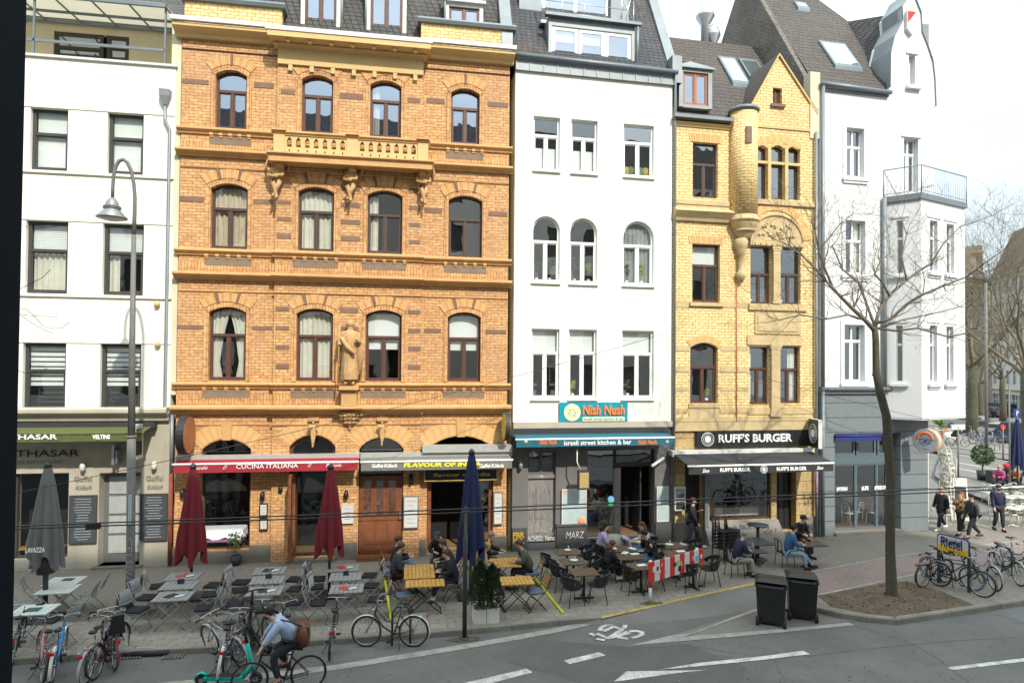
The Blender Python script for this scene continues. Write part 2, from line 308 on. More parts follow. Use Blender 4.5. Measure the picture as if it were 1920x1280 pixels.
# ================================================================ figures
def skin_mesh(name,nodes,edges,m,sub=1,root=0):
 me=bpy.data.meshes.new(name); me.from_pydata([tuple(n[0])for n in nodes],edges,[]); o=bpy.data.objects.new('tmp',me); C.objects.link(o)
 md=o.modifiers.new('s','SKIN'); md.use_smooth_shade=True
 for i,n in enumerate(nodes):
  r=n[1]; me.skin_vertices[0].data[i].radius=r if isinstance(r,tuple)else(r,r); me.skin_vertices[0].data[i].use_root=(i==root)
 s2=o.modifiers.new('b','SUBSURF'); s2.levels=sub; s2.render_levels=sub
 dg=bpy.context.evaluated_depsgraph_get(); dg.update(); r=bpy.data.meshes.new_from_object(o.evaluated_get(dg))
 C.objects.unlink(o); bpy.data.objects.remove(o); bpy.data.meshes.remove(me); r.name=name; r.materials.clear(); r.materials.append(MATS[m]); return r
def V(*a):return Vector(a)
def joints(kind='stand',lean=0.,legs=None,arms=None,head=0.,nod=0.,h=1.75,side=0.):
 k=h/1.75; J={}
 if kind=='sit':
  J['pel']=V(0,0,.56); J['spi']=V(lean*.35-.02,0,.76); J['che']=V(lean*.8,0,.98); J['nec']=V(lean+.02,0,1.12)
  for s,y in(('L',1),('R',-1)):
   J['hip'+s]=V(.04,y*.10,.53); kx=.46; sp=.11
   J['kne'+s]=V(kx,y*sp,.53); J['ank'+s]=V(kx+.02,y*sp,.09)
 else:
  J['pel']=V(0,0,.97); J['spi']=V(lean*.4,0,1.16); J['che']=V(lean*.8,0,1.36); J['nec']=V(lean,0,1.50)
  for s,y in(('L',1),('R',-1)):
   J['hip'+s]=V(0,y*.09,.93); J['kne'+s]=V(.02,y*.095,.51); J['ank'+s]=V(-.02,y*.10,.09)
  if kind=='walk':
   J['kneL']=V(.22,.09,.55); J['ankL']=V(.32,.09,.11); J['kneR']=V(-.04,-.09,.50); J['ankR']=V(-.36,-.09,.17)
 n=J['nec']; up=(J['nec']-J['che']).normalized()
 J['jaw']=n+up*.085+V(.02+nod*.05,0,0); J['cra']=J['jaw']+V(.0+nod*.06,0,.085); J['top']=J['cra']+V(-.01+nod*.03,0,.05)
 for s,y in(('L',1),('R',-1)):
  sh=J['che']+V(0,y*.175,.06); J['sho'+s]=sh
  if kind=='sit':J['elb'+s]=sh+V(.10,y*.06,-.26); J['wri'+s]=V(.40,y*.10,.79)
  elif kind=='walk':J['elb'+s]=sh+V(-.06 if y>0 else .05,y*.05,-.28); J['wri'+s]=sh+V(-.02 if y>0 else .2,y*.05,-.52)
  else:J['elb'+s]=sh+V(-.02,y*.06,-.28); J['wri'+s]=sh+V(.05,y*.05,-.53)
 for q in(legs or{},arms or{}):
  for a,v in q.items():J[a]=V(*v)
 J['hd']=head
 if k!=1:
  for a in J:
   if a!='hd':J[a]=J[a]*k
 return J
def person(label,loc,face,J,top='black_cloth',leg='dark_jeans',shoe='white_shoe',hair='hair_dark',skin='skin',hlen=0,coat=0,cap=None,fat=1.16,group=None,cat='person',faceon=True,beard=False,sleeves=True,fine=True,k=1.,wide=1.):
 P=thing('person',label,cat,loc,face,group)
 c,s_=math.cos(J['hd']),math.sin(J['hd'])
 def hr(v):v=V(*v)if not isinstance(v,Vector)else v; return V(v.x*c-v.y*s_,v.x*s_+v.y*c,v.z)
 N=[]; E=[]
 def nd(p,r):N.append((p,r if not isinstance(r,tuple)else tuple(q*k for q in r))); return len(N)-1
 pel=nd(J['pel'],.08*k); spi=nd(J['spi'],.08*k); che=nd(J['che'],.10*k); nec=nd(J['nec'],.052*k); E+=[(pel,spi),(spi,che),(che,nec)]
 jaw=nd(J['jaw'],.062*k); cra=nd(J['cra'],.088*k); tp=nd(J['top'],.062*k); E+=[(nec,jaw),(jaw,cra),(cra,tp)]
 hc=(J['jaw']+J['cra'])/2
 for s,y in(('L',1),('R',-1)):
  a=nd(J['sho'+s],.055*k); e=nd(J['elb'+s],.040*k); w_=nd(J['wri'+s],.026*k); E+=[(che,a),(a,e),(e,w_)]
  d=(J['wri'+s]-J['elb'+s]).normalized(); pm=nd(J['wri'+s]+d*.05*k,.030*k); E.append((w_,pm)); pp=J['wri'+s]+d*.055*k
  sd_=d.cross(V(0,0,1)); sd_=sd_.normalized()if sd_.length>.1 else V(0,1,0); dn=sd_.cross(d).normalized()
  if dn.z>0:dn=-dn
  if fine:
   for q,ln in enumerate((.065,.078,.073,.058)):
    o_=sd_*(q-1.5)*.020*k; f1=nd(pp+o_+d*.035*k,.0095*k); f2=nd(pp+o_*1.1+d*ln*k+dn*.018*k,.008*k); f3=nd(pp+o_*1.1+d*(ln+.018)*k+dn*.04*k,.007*k); E+=[(pm,f1),(f1,f2),(f2,f3)]
   t1=nd(pp-sd_*.045*y*k+d*.0*k,.011*k); t2=nd(pp-sd_*.06*y*k+d*.04*k+dn*.015,.009*k); E+=[(w_,t1),(t1,t2)]
  h_=nd(J['hip'+s],.065*k); kn=nd(J['kne'+s],.056*k); an=nd(J['ank'+s],.036*k); E+=[(pel,h_),(h_,kn),(kn,an)]
  fd=V(1,0,0); ft=nd(J['ank'+s]+V(.12,0,-.045)*k,.034*k); E.append((an,ft))
 me=skin_mesh('person_body',N,E,skin,1)
 b_=bmesh.new(); b_.from_mesh(me); hc2=J['jaw']*.35+J['cra']*.65
 def blob(p,r,sc):
  M_=Matrix.Translation(p)@Matrix.Rotation(J['hd'],4,'Z')@Matrix.Diagonal((sc[0],sc[1],sc[2],1)); bmesh.ops.create_uvsphere(b_,u_segments=6,v_segments=5,radius=r*k,matrix=M_)
 if fine:
  blob(hc2+hr((.085*k,0,-.02*k)),.018,(1.1,.7,1.5)); blob(J['jaw']+hr((.045*k,0,-.015*k)),.035,(1,.9,.8))
  for y in(-1,1):blob(hc2+hr((-.005,y*.082*k,-.01*k)),.022,(.7,.4,1.3))
 b_.to_mesh(me); b_.free(); me.polygons.foreach_set('use_smooth',[True]*len(me.polygons))
 body_=bpy.data.objects.new('body',me); C.objects.link(body_); body_.parent=P
 if fine and faceon:
  em=MB()
  em.lathe([(0,-.009),(.009,0),(0,.009)],n=6); em=em.mesh('eye','eye_dark')
  for y in(-1,1):
   o=bpy.data.objects.new('eye',em); C.objects.link(o); o.parent=P; o.location=hc2+hr((.082*k,y*.032*k,.012*k))
  o=MB().box(-.006,.006,-.022,.022,-.004,.004).build('mouth','lips',P); o.location=J['jaw']+hr((.074*k,0,.022*k)); o.rotation_euler=(0,0,J['hd'])
 f=fat*k
 N=[]; E=[]
 tw=(.15*f*wide,.125*f)
 hem=nd(J['pel']+V(0,0,-.05),.165*f); sp=nd(J['spi'],.148*f); ch=nd(J['che'],.160*f); nb=nd(J['nec']-V(0,0,.015),.072*f); E+=[(hem,sp),(sp,ch),(ch,nb)]
 if coat:h2=nd(J['pel']+V(0,0,-coat),.17*f); E.append((hem,h2))
 for s,y in(('L',1),('R',-1)):
  a=nd(J['sho'+s],.082*f); e=nd(J['elb'+s],.066*f); wv=J['wri'+s]*.93+J['elb'+s]*.07; E+=[(ch,a),(a,e)]
  if sleeves:w_=nd(wv,.046*f); E.append((e,w_))
 o=bpy.data.objects.new('jacket',skin_mesh('jacket',N,E,top,1,root=0)); C.objects.link(o); o.parent=P
 N=[]; E=[]; pe=nd(J['pel']+V(0,0,.05),.150*f)
 for s,y in(('L',1),('R',-1)):
  h_=nd(J['hip'+s],.105*f); kn=nd(J['kne'+s],.074*f*wide); av=J['ank'+s]*.9+J['kne'+s]*.1; an=nd(av,.055*f*wide); E+=[(pe,h_),(h_,kn),(kn,an)]
 o=bpy.data.objects.new('trousers',skin_mesh('trousers',N,E,leg,1)); C.objects.link(o); o.parent=P
 for s in 'LR':
  a=J['ank'+s]; mb=MB(); z=a.z-.075*k
  mb.add([(a.x-.06,a.y-.036,z),(a.x+.11,a.y-.05,z),(a.x+.20,a.y-.03,z),(a.x+.20,a.y+.03,z),(a.x+.11,a.y+.05,z),(a.x-.06,a.y+.036,z),(a.x-.06,a.y-.034,z+.085),(a.x+.07,a.y-.042,z+.085),(a.x+.18,a.y-.028,z+.045),(a.x+.18,a.y+.028,z+.045),(a.x+.07,a.y+.042,z+.085),(a.x-.06,a.y+.034,z+.085)],[(0,5,4,3,2,1),(6,7,8,9,10,11),(0,1,7,6),(1,2,8,7),(2,3,9,8),(3,4,10,9),(4,5,11,10),(5,0,6,11)],True)
  mb.build('shoe',shoe,P)
 hb=MB(); n0=0; hc3=J['cra']+hr((-.018*k,0,.012*k))
 hb.lathe([(0,-.085),(.05,-.078),(.085,-.04),(.098,.01),(.090,.055),(.055,.092),(0,.104)],n=14,wob=.03)
 vs=[hc3+hr(V(v[0]*1.08,v[1]*.94,v[2]+(.028 if v[0]>.02 and v[2]<.03 else 0))*k)for v in hb.v]; hb.v=[tuple(v)for v in vs]
 if hlen:
  pts=[hc3+hr((-.05,0,-.02)),hc3+hr((-.095,0,-.12)),hc3+hr((-.10,0,-.12-hlen*.5)),hc3+hr((-.085,0,-.12-hlen))]; hb.tube(pts,[.07,.085,.08,.03],8)
 hb.build('hair',hair,P)
 if beard:bb=MB(); bb.lathe([(0,-.05),(.045,-.03),(.058,.01),(.05,.03),(0,.035)],n=10); bb.v=[tuple(J['jaw']+hr(V(v[0]+.028,v[1],v[2]-.005)))for v in bb.v]; bb.build('beard',hair,P)
 if cap:
  cb=MB(); cb.lathe([(.099,.0),(.1,.03),(.085,.085),(0,.115)],n=14); cb.tube([(.06,0,.012),(.18,0,.0)],[.07,.05],8,flat=.12)
  cb.v=[tuple(hc3+hr(V(v[0]*1.1+.01,v[1],v[2])*k*1.06))for v in cb.v]; cb.build('cap',cap,P)
 return P
for n_,c_ in dict(black_cloth=(.014,.015,.018),dark_jeans=(.022,.024,.032),blue_jeans=(.12,.19,.28),pale_jeans=(.22,.32,.42),white_shoe=(.72,.71,.68),black_shoe=(.02,.02,.02),brown_shoe=(.12,.04,.03),hair_dark=(.02,.014,.010),hair_brown=(.09,.048,.028),hair_red=(.28,.10,.04),hair_blond=(.42,.28,.12),hair_grey=(.22,.21,.20),blue_shirt=(.33,.39,.54),navy_cloth=(.018,.022,.055),olive_cloth=(.075,.078,.055),lilac_cloth=(.38,.30,.45),cream_cloth=(.55,.53,.46),khaki_cloth=(.36,.27,.17),denim_jacket=(.035,.10,.22),beige_trousers=(.30,.28,.22),eye_dark=(.02,.015,.01),lips=(.35,.12,.10),magenta_cloth=(.35,.05,.14),rust_cloth=(.25,.10,.04),charcoal_cloth=(.045,.048,.055),maroon=(.08,.02,.03)).items():mat(n_,c_,.85,.22,8,bump=.3,bscale=30)
def plaid():
 M=bpy.data.materials.new('plaid'); M.use_nodes=True; t=M.node_tree; b=t.nodes['Principled BSDF']; ch=t.nodes.new('ShaderNodeTexChecker'); ch.inputs['Scale'].default_value=9
 ch.inputs[1].default_value=(.40,.26,.12,1); ch.inputs[2].default_value=(.10,.05,.03,1); tx=t.nodes.new('ShaderNodeTexCoord'); t.links.new(tx.outputs['Object'],ch.inputs[0]); t.links.new(ch.outputs[0],b.inputs[0]); MATS['plaid']=M
plaid()
def stone_figure(name,J,parent,loc,rotz,k,m='sculpture',robe=False,wings=False,fat=1.25):
 N=[]; E=[]
 def nd(p,r):N.append((p,r)); return len(N)-1
 pel=nd(J['pel'],.13*fat); spi=nd(J['spi'],.115*fat); che=nd(J['che'],.135*fat); nec=nd(J['nec'],.065*fat); jaw=nd(J['jaw'],.075*fat); cra=nd(J['cra'],.105*fat); E+=[(pel,spi),(spi,che),(che,nec),(nec,jaw),(jaw,cra)]
 for s,y in(('L',1),('R',-1)):
  a=nd(J['sho'+s],.07*fat); e=nd(J['elb'+s],.055*fat); w_=nd(J['wri'+s],.045*fat); h=nd(J['wri'+s]+(J['wri'+s]-J['elb'+s]).normalized()*.07,.04*fat); E+=[(che,a),(a,e),(e,w_),(w_,h)]
  hp=nd(J['hip'+s],.10*fat); kn=nd(J['kne'+s],.075*fat); an=nd(J['ank'+s],.045*fat); to=nd(J['ank'+s]+V(.13,0,-.04),.04*fat); E+=[(pel,hp),(hp,kn),(kn,an),(an,to)]
 me=skin_mesh(name,N,E,m,1); o=bpy.data.objects.new(name,me); C.objects.link(o); o.parent=parent; o.location=loc; o.rotation_euler=(0,0,rotz); o.scale=(k,)*3
 if robe:
  mb=MB(); rs=[(.20,.16),(.215,.35),(.19,.6),(.17,.9),(.19,1.15),(.21,1.35),(.10,1.5)]; n=26; vs=[]
  for j,(r,z)in enumerate(rs):
   for i in range(n):t=2*math.pi*i/n; q=r*(1+(.13 if j<5 else .05)*math.sin(t*9+z*2.5)); vs.append((q*math.cos(t)*.85,q*math.sin(t)*1.05,z))
  mb.add(vs,[(j*n+i,j*n+(i+1)%n,(j+1)*n+(i+1)%n,(j+1)*n+i)for j in range(len(rs)-1)for i in range(n)],True)
  mb.tube([(.16,-.22,1.3),(.2,-.05,1.05),(.22,.16,.85)],[.05,.07,.05],8); mb.tube([(-.02,.2,1.42),(-.1,.26,.9),(-.06,.24,.3)],[.07,.11,.09],8)
  mb.build('robe',m,o)
  MB().tube([(.2,-.28,.0),(.22,-.27,1.1),(.18,-.25,1.62)],[.02,.02,.02],6).build('staff',m,o)
  hb=MB().lathe([(0,-.10),(.10,-.08),(.14,.0),(.12,.08),(0,.14)],tuple(J['cra']+V(-.03,0,.0)),10,wob=.12); hb.build('hair',m,o)
 if wings:
  mb=MB()
  for y in(1,-1):
   mb.tube([(-.08,y*.10,1.35),(-.10,y*.32,1.50),(-.08,y*.42,1.25),(-.06,y*.36,1.0)],[.05,.09,.10,.03],7,flat=.4)
  mb.build('wing',m,o)
 return o
# ================================================================ building helpers
class Bld:
 def __init__(s,name,label,cat,A,ang=0.):
  s.A=Vector(A); s.ang=ang; s.root=thing(name,label,cat,A,ang)
  s.ex=Vector((math.cos(ang),math.sin(ang),0)); s.ey=Vector((-math.sin(ang),math.cos(ang),0)); s.holes=[]
 def L(s,px,py,out=0.):
  d=ray(px,py); P0=s.A-s.ey*out; t=((P0-CP).dot(s.ey))/d.dot(s.ey); p=CP+d*t-s.A
  return p.dot(s.ex),p.z
 def X(s,px,py=700,out=0.):return s.L(px,py,out)[0]
 def Z(s,px,py,out=0.):return s.L(px,py,out)[1]
 def rect(s,x0,x1,y0,y1,out=0.):
  xc=(x0+x1)/2; yc=(y0+y1)/2
  return s.L(x0,yc,out)[0],s.L(x1,yc,out)[0],s.L(xc,y1,out)[1],s.L(xc,y0,out)[1]
 def part(s,name,mb,mats,**k):return mb.build(name,mats,s.root,**k)
def curtain(mb,x0,x1,z0,z1,y,amp=.03,per=.16,pull=0.):
 n=max(6,int((x1-x0)/per*6)); vs=[]; rows=5 if pull else 2
 for j in range(rows):
  t=j/(rows-1); sh=pull*(1-t)**.7*(.55 if t<.2 else 1)
  for i in range(n+1):
   u=i/n; x=x0+(x1-x0)*u
   if pull:x=(x0+(x1-x0)*(1-abs(sh))*u)if pull>0 else(x1-(x1-x0)*(1-abs(sh))*(1-u))
   vs.append((x,y+amp*math.sin(u*(x1-x0)/per*2*math.pi)*(1+.3*math.sin(u*17)),z0+(z1-z0)*t))
 fs=[(j*(n+1)+i,j*(n+1)+i+1,(j+1)*(n+1)+i+1,(j+1)*(n+1)+i)for j in range(rows-1)for i in range(n)]
 mb.add(vs,fs,True)
def window(b,x0,x1,z0,z1,rise=0,y=.14,frame='brown_wood',glass='glass',tr=.64,mull=True,fw=.06,cur=None,cmat='curtain',sill=None,top2=False,out=0.,parent=None,bars=1,name='window',sashes=True,two=0):
 Y=y-out; par=parent or b.root; glass='glass_cur' if cur and glass in('glass','glass_dark')else glass
 mb=MB(); O=arch(x0,x1,z0,z1,rise); I=arch(x0+fw,x1-fw,z0+fw,z1-fw,max(0,rise-fw*.4)if rise<(x1-x0)/2-.01 else rise-fw); n=len(O)
 if len(I)!=n:I=arch(x0+fw,x1-fw,z0+fw,z1-fw,.001)
 vs=[(p[0],Y,p[1])for p in O]+[(p[0],Y,p[1])for p in I]+[(p[0],Y+.06,p[1])for p in I]
 fs=[]
 for i in range(n):j=(i+1)%n; fs+=[(i,j,n+j,n+i),(n+i,n+j,2*n+j,2*n+i)]
 mb.add(vs,fs,False)
 zt=z0+(z1-z0)*tr; xc=(x0+x1)/2; g=.035
 if tr<1:mb.box(x0+fw,x1-fw,Y-.02,Y+.06,zt-.045,zt+.045)
 if mull:
  mb.box(xc-.04,xc+.04,Y-.012,Y+.06,z0+fw,zt-.045 if tr<1 else z1-fw-(rise*.15))
  if top2:mb.box(xc-.03,xc+.03,Y-.008,Y+.06,zt+.045,z1-fw*.7)
 if sashes:
  ztt=zt-.045 if tr<1 else z1-fw
  for(a,c)in([(x0+fw,xc-.04),(xc+.04,x1-fw)]if mull else[(x0+fw,x1-fw)]):
   mb.box(a,a+g,Y+.012,Y+.055,z0+fw,ztt); mb.box(c-g,c,Y+.012,Y+.055,z0+fw,ztt); mb.box(a+g,c-g,Y+.012,Y+.055,z0+fw,z0+fw+g+.01); mb.box(a+g,c-g,Y+.012,Y+.055,ztt-g,ztt)
 wn=mb.build(name,frame,par)
 pg=arch(x0+.01,x1-.01,z0+.01,z1-.01,rise); MB().add([(a_,Y+.036,c_)for a_,c_ in pg],[tuple(range(len(pg)))],False).build('pane',glass,wn,recalc=False)
 if sill:
  MB().box(x0-sill,x1+sill,-out-.09,Y+.02,z0-.06,z0-.002).build('sill',sill_mat[0],wn)
 zi=z0+fw; zj=z1-fw-rise*.6; yb=Y+.13
 if cur=='full':m2=MB(); curtain(m2,x0+fw,x1-fw,zi,z1-fw*.5-rise*.35,yb); m2.build('curtain',cmat,wn)
 elif cur=='draped':
  m2=MB(); curtain(m2,x0+fw,xc-.0,zi,z1-fw-rise*.4,yb,pull=.72); curtain(m2,xc+.0,x1-fw,zi,z1-fw-rise*.4,yb,pull=-.72); m2.build('curtain',cmat,wn)
 elif cur=='left':m2=MB(); curtain(m2,x0+fw,x0+(x1-x0)*.3,zi,zj,yb); m2.build('curtain',cmat,wn)
 elif cur=='right':m2=MB(); curtain(m2,x0+(x1-x0)*.6,x1-fw,zi,zj,yb); m2.build('curtain',cmat,wn)
 elif cur=='sides':m2=MB(); curtain(m2,x0+fw,x0+(x1-x0)*.22,zi,zj,yb); curtain(m2,x0+(x1-x0)*.78,x1-fw,zi,zj,yb); m2.build('curtain',cmat,wn)
 elif cur in('blindtop','blindhalf','blindlow','blindfull','blindmid'):
  lo,hi={'blindtop':(tr+.02,.97),'blindhalf':(.62,.97),'blindlow':(.02,.45),'blindfull':(.02,.97),'blindmid':(.45,.97)}[cur]
  MB().box(x0+fw,x1-fw,yb,yb+.012,z0+(z1-z0)*lo,z0+(z1-z0)*hi-rise*.3).build('blind',cmat if cmat!='curtain' else 'blind',wn)
 elif cur=='slats':
  m2=MB(); nn=11; zz0,zz1=z0+(z1-z0)*(tr+.02),z1-fw
  for i in range(nn):a=zz0+(zz1-zz0)*i/nn; m2.box(x0+fw,x1-fw,yb,yb+.01,a,a+(zz1-zz0)/nn*.86)
  m2.build('blind','blind',wn)
 elif cur=='stripes':
  m2=MB(); zz0,zz1=z0+(z1-z0)*.38,z1-fw; nn=8
  for i in range(nn):a=zz0+(zz1-zz0)*i/nn; m2.box(x0+fw,x1-fw,yb,yb+.01,a,a+(zz1-zz0)/nn*.7)
  m2.build('blind','blind',wn)
 return wn
sill_mat=['white_paint']
def body(b,x0,x1,z1,depth,m,yf=.24,roofless=True,back=1.3,inm='interior_dark'):
 mb=MB(); mb.box(x0,x0+.2,yf,depth,0,z1); mb.box(x1-.2,x1,yf,depth,0,z1); mb.box(x0+.2,x1-.2,depth-.2,depth,0,z1); mb.box(x0+.2,x1-.2,yf,depth-.2,z1-.15,z1-.01)
 b.part('side_wall',mb,m)
 MB().box(x0+.2,x1-.2,back,back+.1,4.2,z1-.2).build('interior',inm,b.root); MB().box(x0+.2,x1-.2,back+.02,back+.1,.05,4.2).box(x0+.2,x1-.2,yf+.05,back+.02,4.1,4.2).build('interior','interior_black',b.root)
def lay_roof(mb,x0,x1,y0,z0,y1,z1,th=.12):
 mb.add([(x0,y0,z0),(x1,y0,z0),(x1,y1,z1),(x0,y1,z1),(x0,y0+th,z0-th),(x1,y0+th,z0-th),(x1,y1+th,z1-th),(x0,y1+th,z1-th)],[(0,1,2,3),(4,7,6,5),(0,4,5,1),(1,5,6,2),(2,6,7,3),(3,7,4,0)],False)
def prof(mb,x0,x1,yz,ret=True):
 n=len(yz); vs=[(x0,y,z)for y,z in yz]+[(x1,y,z)for y,z in yz]
 fs=[(i,(i+1)%n,n+(i+1)%n,n+i)for i in range(n)]+[tuple(range(n)),tuple(range(n,2*n))[::-1]]
 mb.add(vs,fs,False)
def cornice(mb,x0,x1,z,h,p,y=0.):
 prof(mb,x0,x1,[(y+.02,z),(y-p*.35,z),(y-p*.45,z+h*.3),(y-p*.85,z+h*.5),(y-p,z+h*.62),(y-p,z+h*.85),(y-p*.8,z+h),(y+.02,z+h)])
# ================================================================ B2: orange brick house
B2=Bld('brick_house','tall orange brick house with balustraded balcony, putti and a saint statue between two white houses','house',(-7.3,21.7,0))
b=B2; L2=b.L
XL,XR=b.X(334,545),b.X(952.5,545)
bayL,bayR=b.X(515,600),b.X(790,600); BP=.13
zTop=b.Z(335,62)
W2={'T':[(404,463,127,241),(565.5,624.5,146,254),(694,752,157,260),(845.5,899,163,269)],'M':[(395,464,345,466),(559,626,351,471),(689,754,357,476),(841,904,367,482)],'L':[(391,461,575,713),(555.5,624,578,716),(685.5,752.5,582,715.5),(839.5,901,585.5,715)]}
cz={}
for k in W2:
 a=[b.rect(*r,out=(BP if i in(1,2)else 0))for i,r in enumerate(W2[k])]
 zt=sum(q[3]for q in a)/4; zb=(a[0][2]+a[3][2])/2; cz[k]=(zb,zt)
 W2[k]=[(q[0],q[1],zb,zt)for q in a]
holes_s,holes_b=[],[]
for k in W2:
 for i,q in enumerate(W2[k]):
  (holes_b if i in(1,2)else holes_s).append(arch(q[0],q[1],q[2],q[3],.17))
zA=b.Z(587,800)
zAwn=b.Z(500,860)
g1=(b.X(377,900),b.X(470,900),.42,b.Z(421,823)); g4=(b.X(801,900),b.X(925,900),.15,b.Z(863,817))
g2=(b.X(543,900),b.X(629,900),.12,b.Z(587,815,BP)); g3=(b.X(673,900),b.X(756,900),.12,b.Z(715,820,BP))
holes_s+=[arch(*g1,.33),arch(*g4,.42)]; holes_b+=[arch(*g2,.38),arch(*g3,.38)]
D2=.30
mb=MB(); mb.wall([(XL,0),(XR,0),(XR,zTop),(XL,zTop)],holes_s+[[(bayL+.05,0.02),(bayR-.05,0.02),(bayR-.05,zTop-.02),(bayL+.05,zTop-.02)]],0,D2)
b.part('wall',mb,'orange_brick')
mb=MB(); mb.wall([(bayL,0),(bayR,0),(bayR,zTop),(bayL,zTop)],holes_b,-BP,D2+BP); b.part('bay_wall',mb,'orange_brick')
body(b,XL,XR,zTop,11,'cream_stucco',yf=D2+.01,back=1.6)
curt={'T':[None,None,'left',None],'M':['full','full','left',None],'L':['draped','full','blindmid','blindmid']}
cm={('M',0):'curtain_warm',('M',1):'curtain',('L',0):'curtain',('L',1):'curtain'}
for k in W2:
 for i,q in enumerate(W2[k]):
  window(b,*q,rise=.17,y=.16,frame='brown_wood' if k!='M' else 'dark_brown',glass='glass_sky' if k=='T' else('glass' if k=='M' else 'glass_dark'),tr=.66 if k=='T' else .62,cur=curt[k][i],cmat=cm.get((k,i),'curtain'),out=BP if i in(1,2)else 0,fw=.065)
def voussoirs(mb,cx,zc,r0,r1,a,n,y0,y1,keys=()):
 for i in range(n):
  t0=a-2*a*i/n; t1=a-2*a*(i+1)/n; e=.0035/r1
  t0-=e; t1+=e
  pts=[(cx+r*math.sin(t),zc+r*math.cos(t))for r,t in((r0,t0),(r1,t0),(r1,t1),(r0,t1))]
  if i in keys:
   mb.mat(1); pts=[(cx+r*math.sin(t),zc+r*math.cos(t))for r,t in((r0-.03,t0),(r1+.04,t0*1.04),(r1+.04,t1*1.04),(r0-.03,t1))]; mb.prism(pts,y0-.03,y1); mb.mat(0)
  else:mb.mat(0 if i%3 else 2); mb.prism(pts,y0,y1); mb.mat(0)
col('voussoir_a',(.64,.36,.145)); col('voussoir_b',(.54,.285,.11)); col('voussoir_y',(.66,.41,.17)); col('voussoir_y2',(.59,.35,.14))
for k in W2:
 for i,(x0,x1,z0,z1)in enumerate(W2[k]):
  o=BP if i in(1,2)else 0; Y=-o; jw=.14; e=.035
  mb=MB(); hw=(x1-x0)/2; cx=(x0+x1)/2; rise=.17; r=(hw*hw+rise*rise)/(2*rise); zc=z1-r
  for s_ in(-1,1):
   xa=x0-jw if s_<0 else x1+.003; mb.box(xa,xa+jw-.003,Y-e,Y+.004,z0-.02,z1-rise-.01)
  a0=math.asin((hw+jw)/(r+.16)); inner=[(cx+(r+.003)*math.sin(t),zc+(r+.003)*math.cos(t))for t in[a0-2*a0*q/10 for q in range(11)]]
  outer=[(cx+(r+.15)*math.sin(t),zc+(r+.15)*math.cos(t))for t in[a0*.97-2*a0*.97*q/10 for q in range(11)]]
  for q in range(10):mb.prism([inner[q],outer[q],outer[q+1],inner[q+1]],Y-e,Y+.004)
  mb.build('window_surround','orange_soldier',b.root)
  mb=MB(); aa=math.asin(min(.98,(hw+jw+.13)/(r+.42))); nn=21
  keys=(10,)if k=='T' else(6,14)
  voussoirs(mb,cx,zc,r+.175,r+.46,aa,nn,Y-.03,Y+.004,keys); mb.build('window_arch',['voussoir_a','brown_terracotta','voussoir_b'],b.root)
  if not(k=='T' and i in(1,2)):
   zb=z0-.33; mb=MB(); wd=x1-x0+.30; xs=cx-wd/2
   mb.mat(1).box(xs,xs+wd,Y-.022,Y+.004,zb-.22,zb+.14); mb.mat(0)
   for q in range(5):xx=xs+(wd-.11)*q/4; mb.box(xx,xx+.11,Y-.085,Y-.01,zb+.06,zb+.14); mb.box(xx,xx+.11,Y-.05,Y-.01,zb+0.0,zb+.06)
   mb.build('dentils',['voussoir_a','grey_brown'],b.root)
mb=MB()
def stripe(x0,x1,y0,y1,o=0.):
 q=b.rect(x0,x1,y0,y1,o); mb.box(q[0],q[1],-o-.014,-o+.002,q[2],q[3])
for r in[(341,391,149,158),(476,514,156,165),(800,834,185,194),(914,952,192,201),(336,383,369,378),(475,512,374,383),(796,829,390,399),(916,951,397,405),(332,381,609,617),(473,511,611,619),(795,827,616,624),(911,949,618,626)]:stripe(*r)
for r in[(527,553,168,177),(637,681,176,186),(764,788,184,193),(519,546,344,352),(519,546,376,383),(519,546,407,415),(519,546,438,447),(639,675,350,358),(639,675,381,389),(639,675,412,421),(639,675,443,452),(767,788,354,362),(767,788,386,394),(767,788,418,425),(767,788,450,457),(517,542,575,583),(517,542,611,619),(517,542,647,655),(517,542,682,691),(637,672,577,586),(637,672,612,620),(637,672,649,657),(637,672,684,692),(765,788,581,589),(765,788,616,624),(765,788,650,658),(765,788,684,692)]:stripe(*r,o=BP)
b.part('brown_band',mb,'brown_terracotta')
def course(py,h,p,mt='terracotta',nm='cornice',ext=.10):
 mb=MB(); z=b.Z(334,py); cornice(mb,XL-ext,bayL-.06,z-h/2,h,p); cornice(mb,bayR+.06,XR+ext,z-h/2,h,p); cornice(mb,bayL-.06,bayR+.06,z-h/2,h,p,-BP-.01)
 return b.part(nm,mb,mt)
course(243,.20,.16); course(285,.22,.26); course(471,.20,.17); course(516,.24,.30); course(722,.20,.17); course(768,.30,.32)
for py in(312,545,797):course(py,.05,.045,nm='string_course',ext=0)
z96=b.Z(335,92); mb=MB(); cornice(mb,XL,bayL,z96,.05,.05); cornice(mb,bayR,XR,z96,.05,.05); b.part('string_course',mb,'brown_terracotta')
mb=MB()
for py0,py1 in((262,279),(488,506),(738,757)):
 za,zb_=b.Z(334,py1),b.Z(334,py0); mb.box(XL,bayL-.02,-.012,.002,za,zb_); mb.box(bayR+.02,XR,-.012,.002,za,zb_); mb.box(bayL,bayR,-BP-.012,-BP+.002,za,zb_)
b.part('soldier_course',mb,'orange_soldier')
zg=b.Z(335,47); mb=MB()
for x0,x1,yy in((XL-.18,bayL-.15,0),(bayR+.15,XR+.12,0)):cornice(mb,x0,x1,zg-.42,.36,.42,yy)
zf=zg-.95
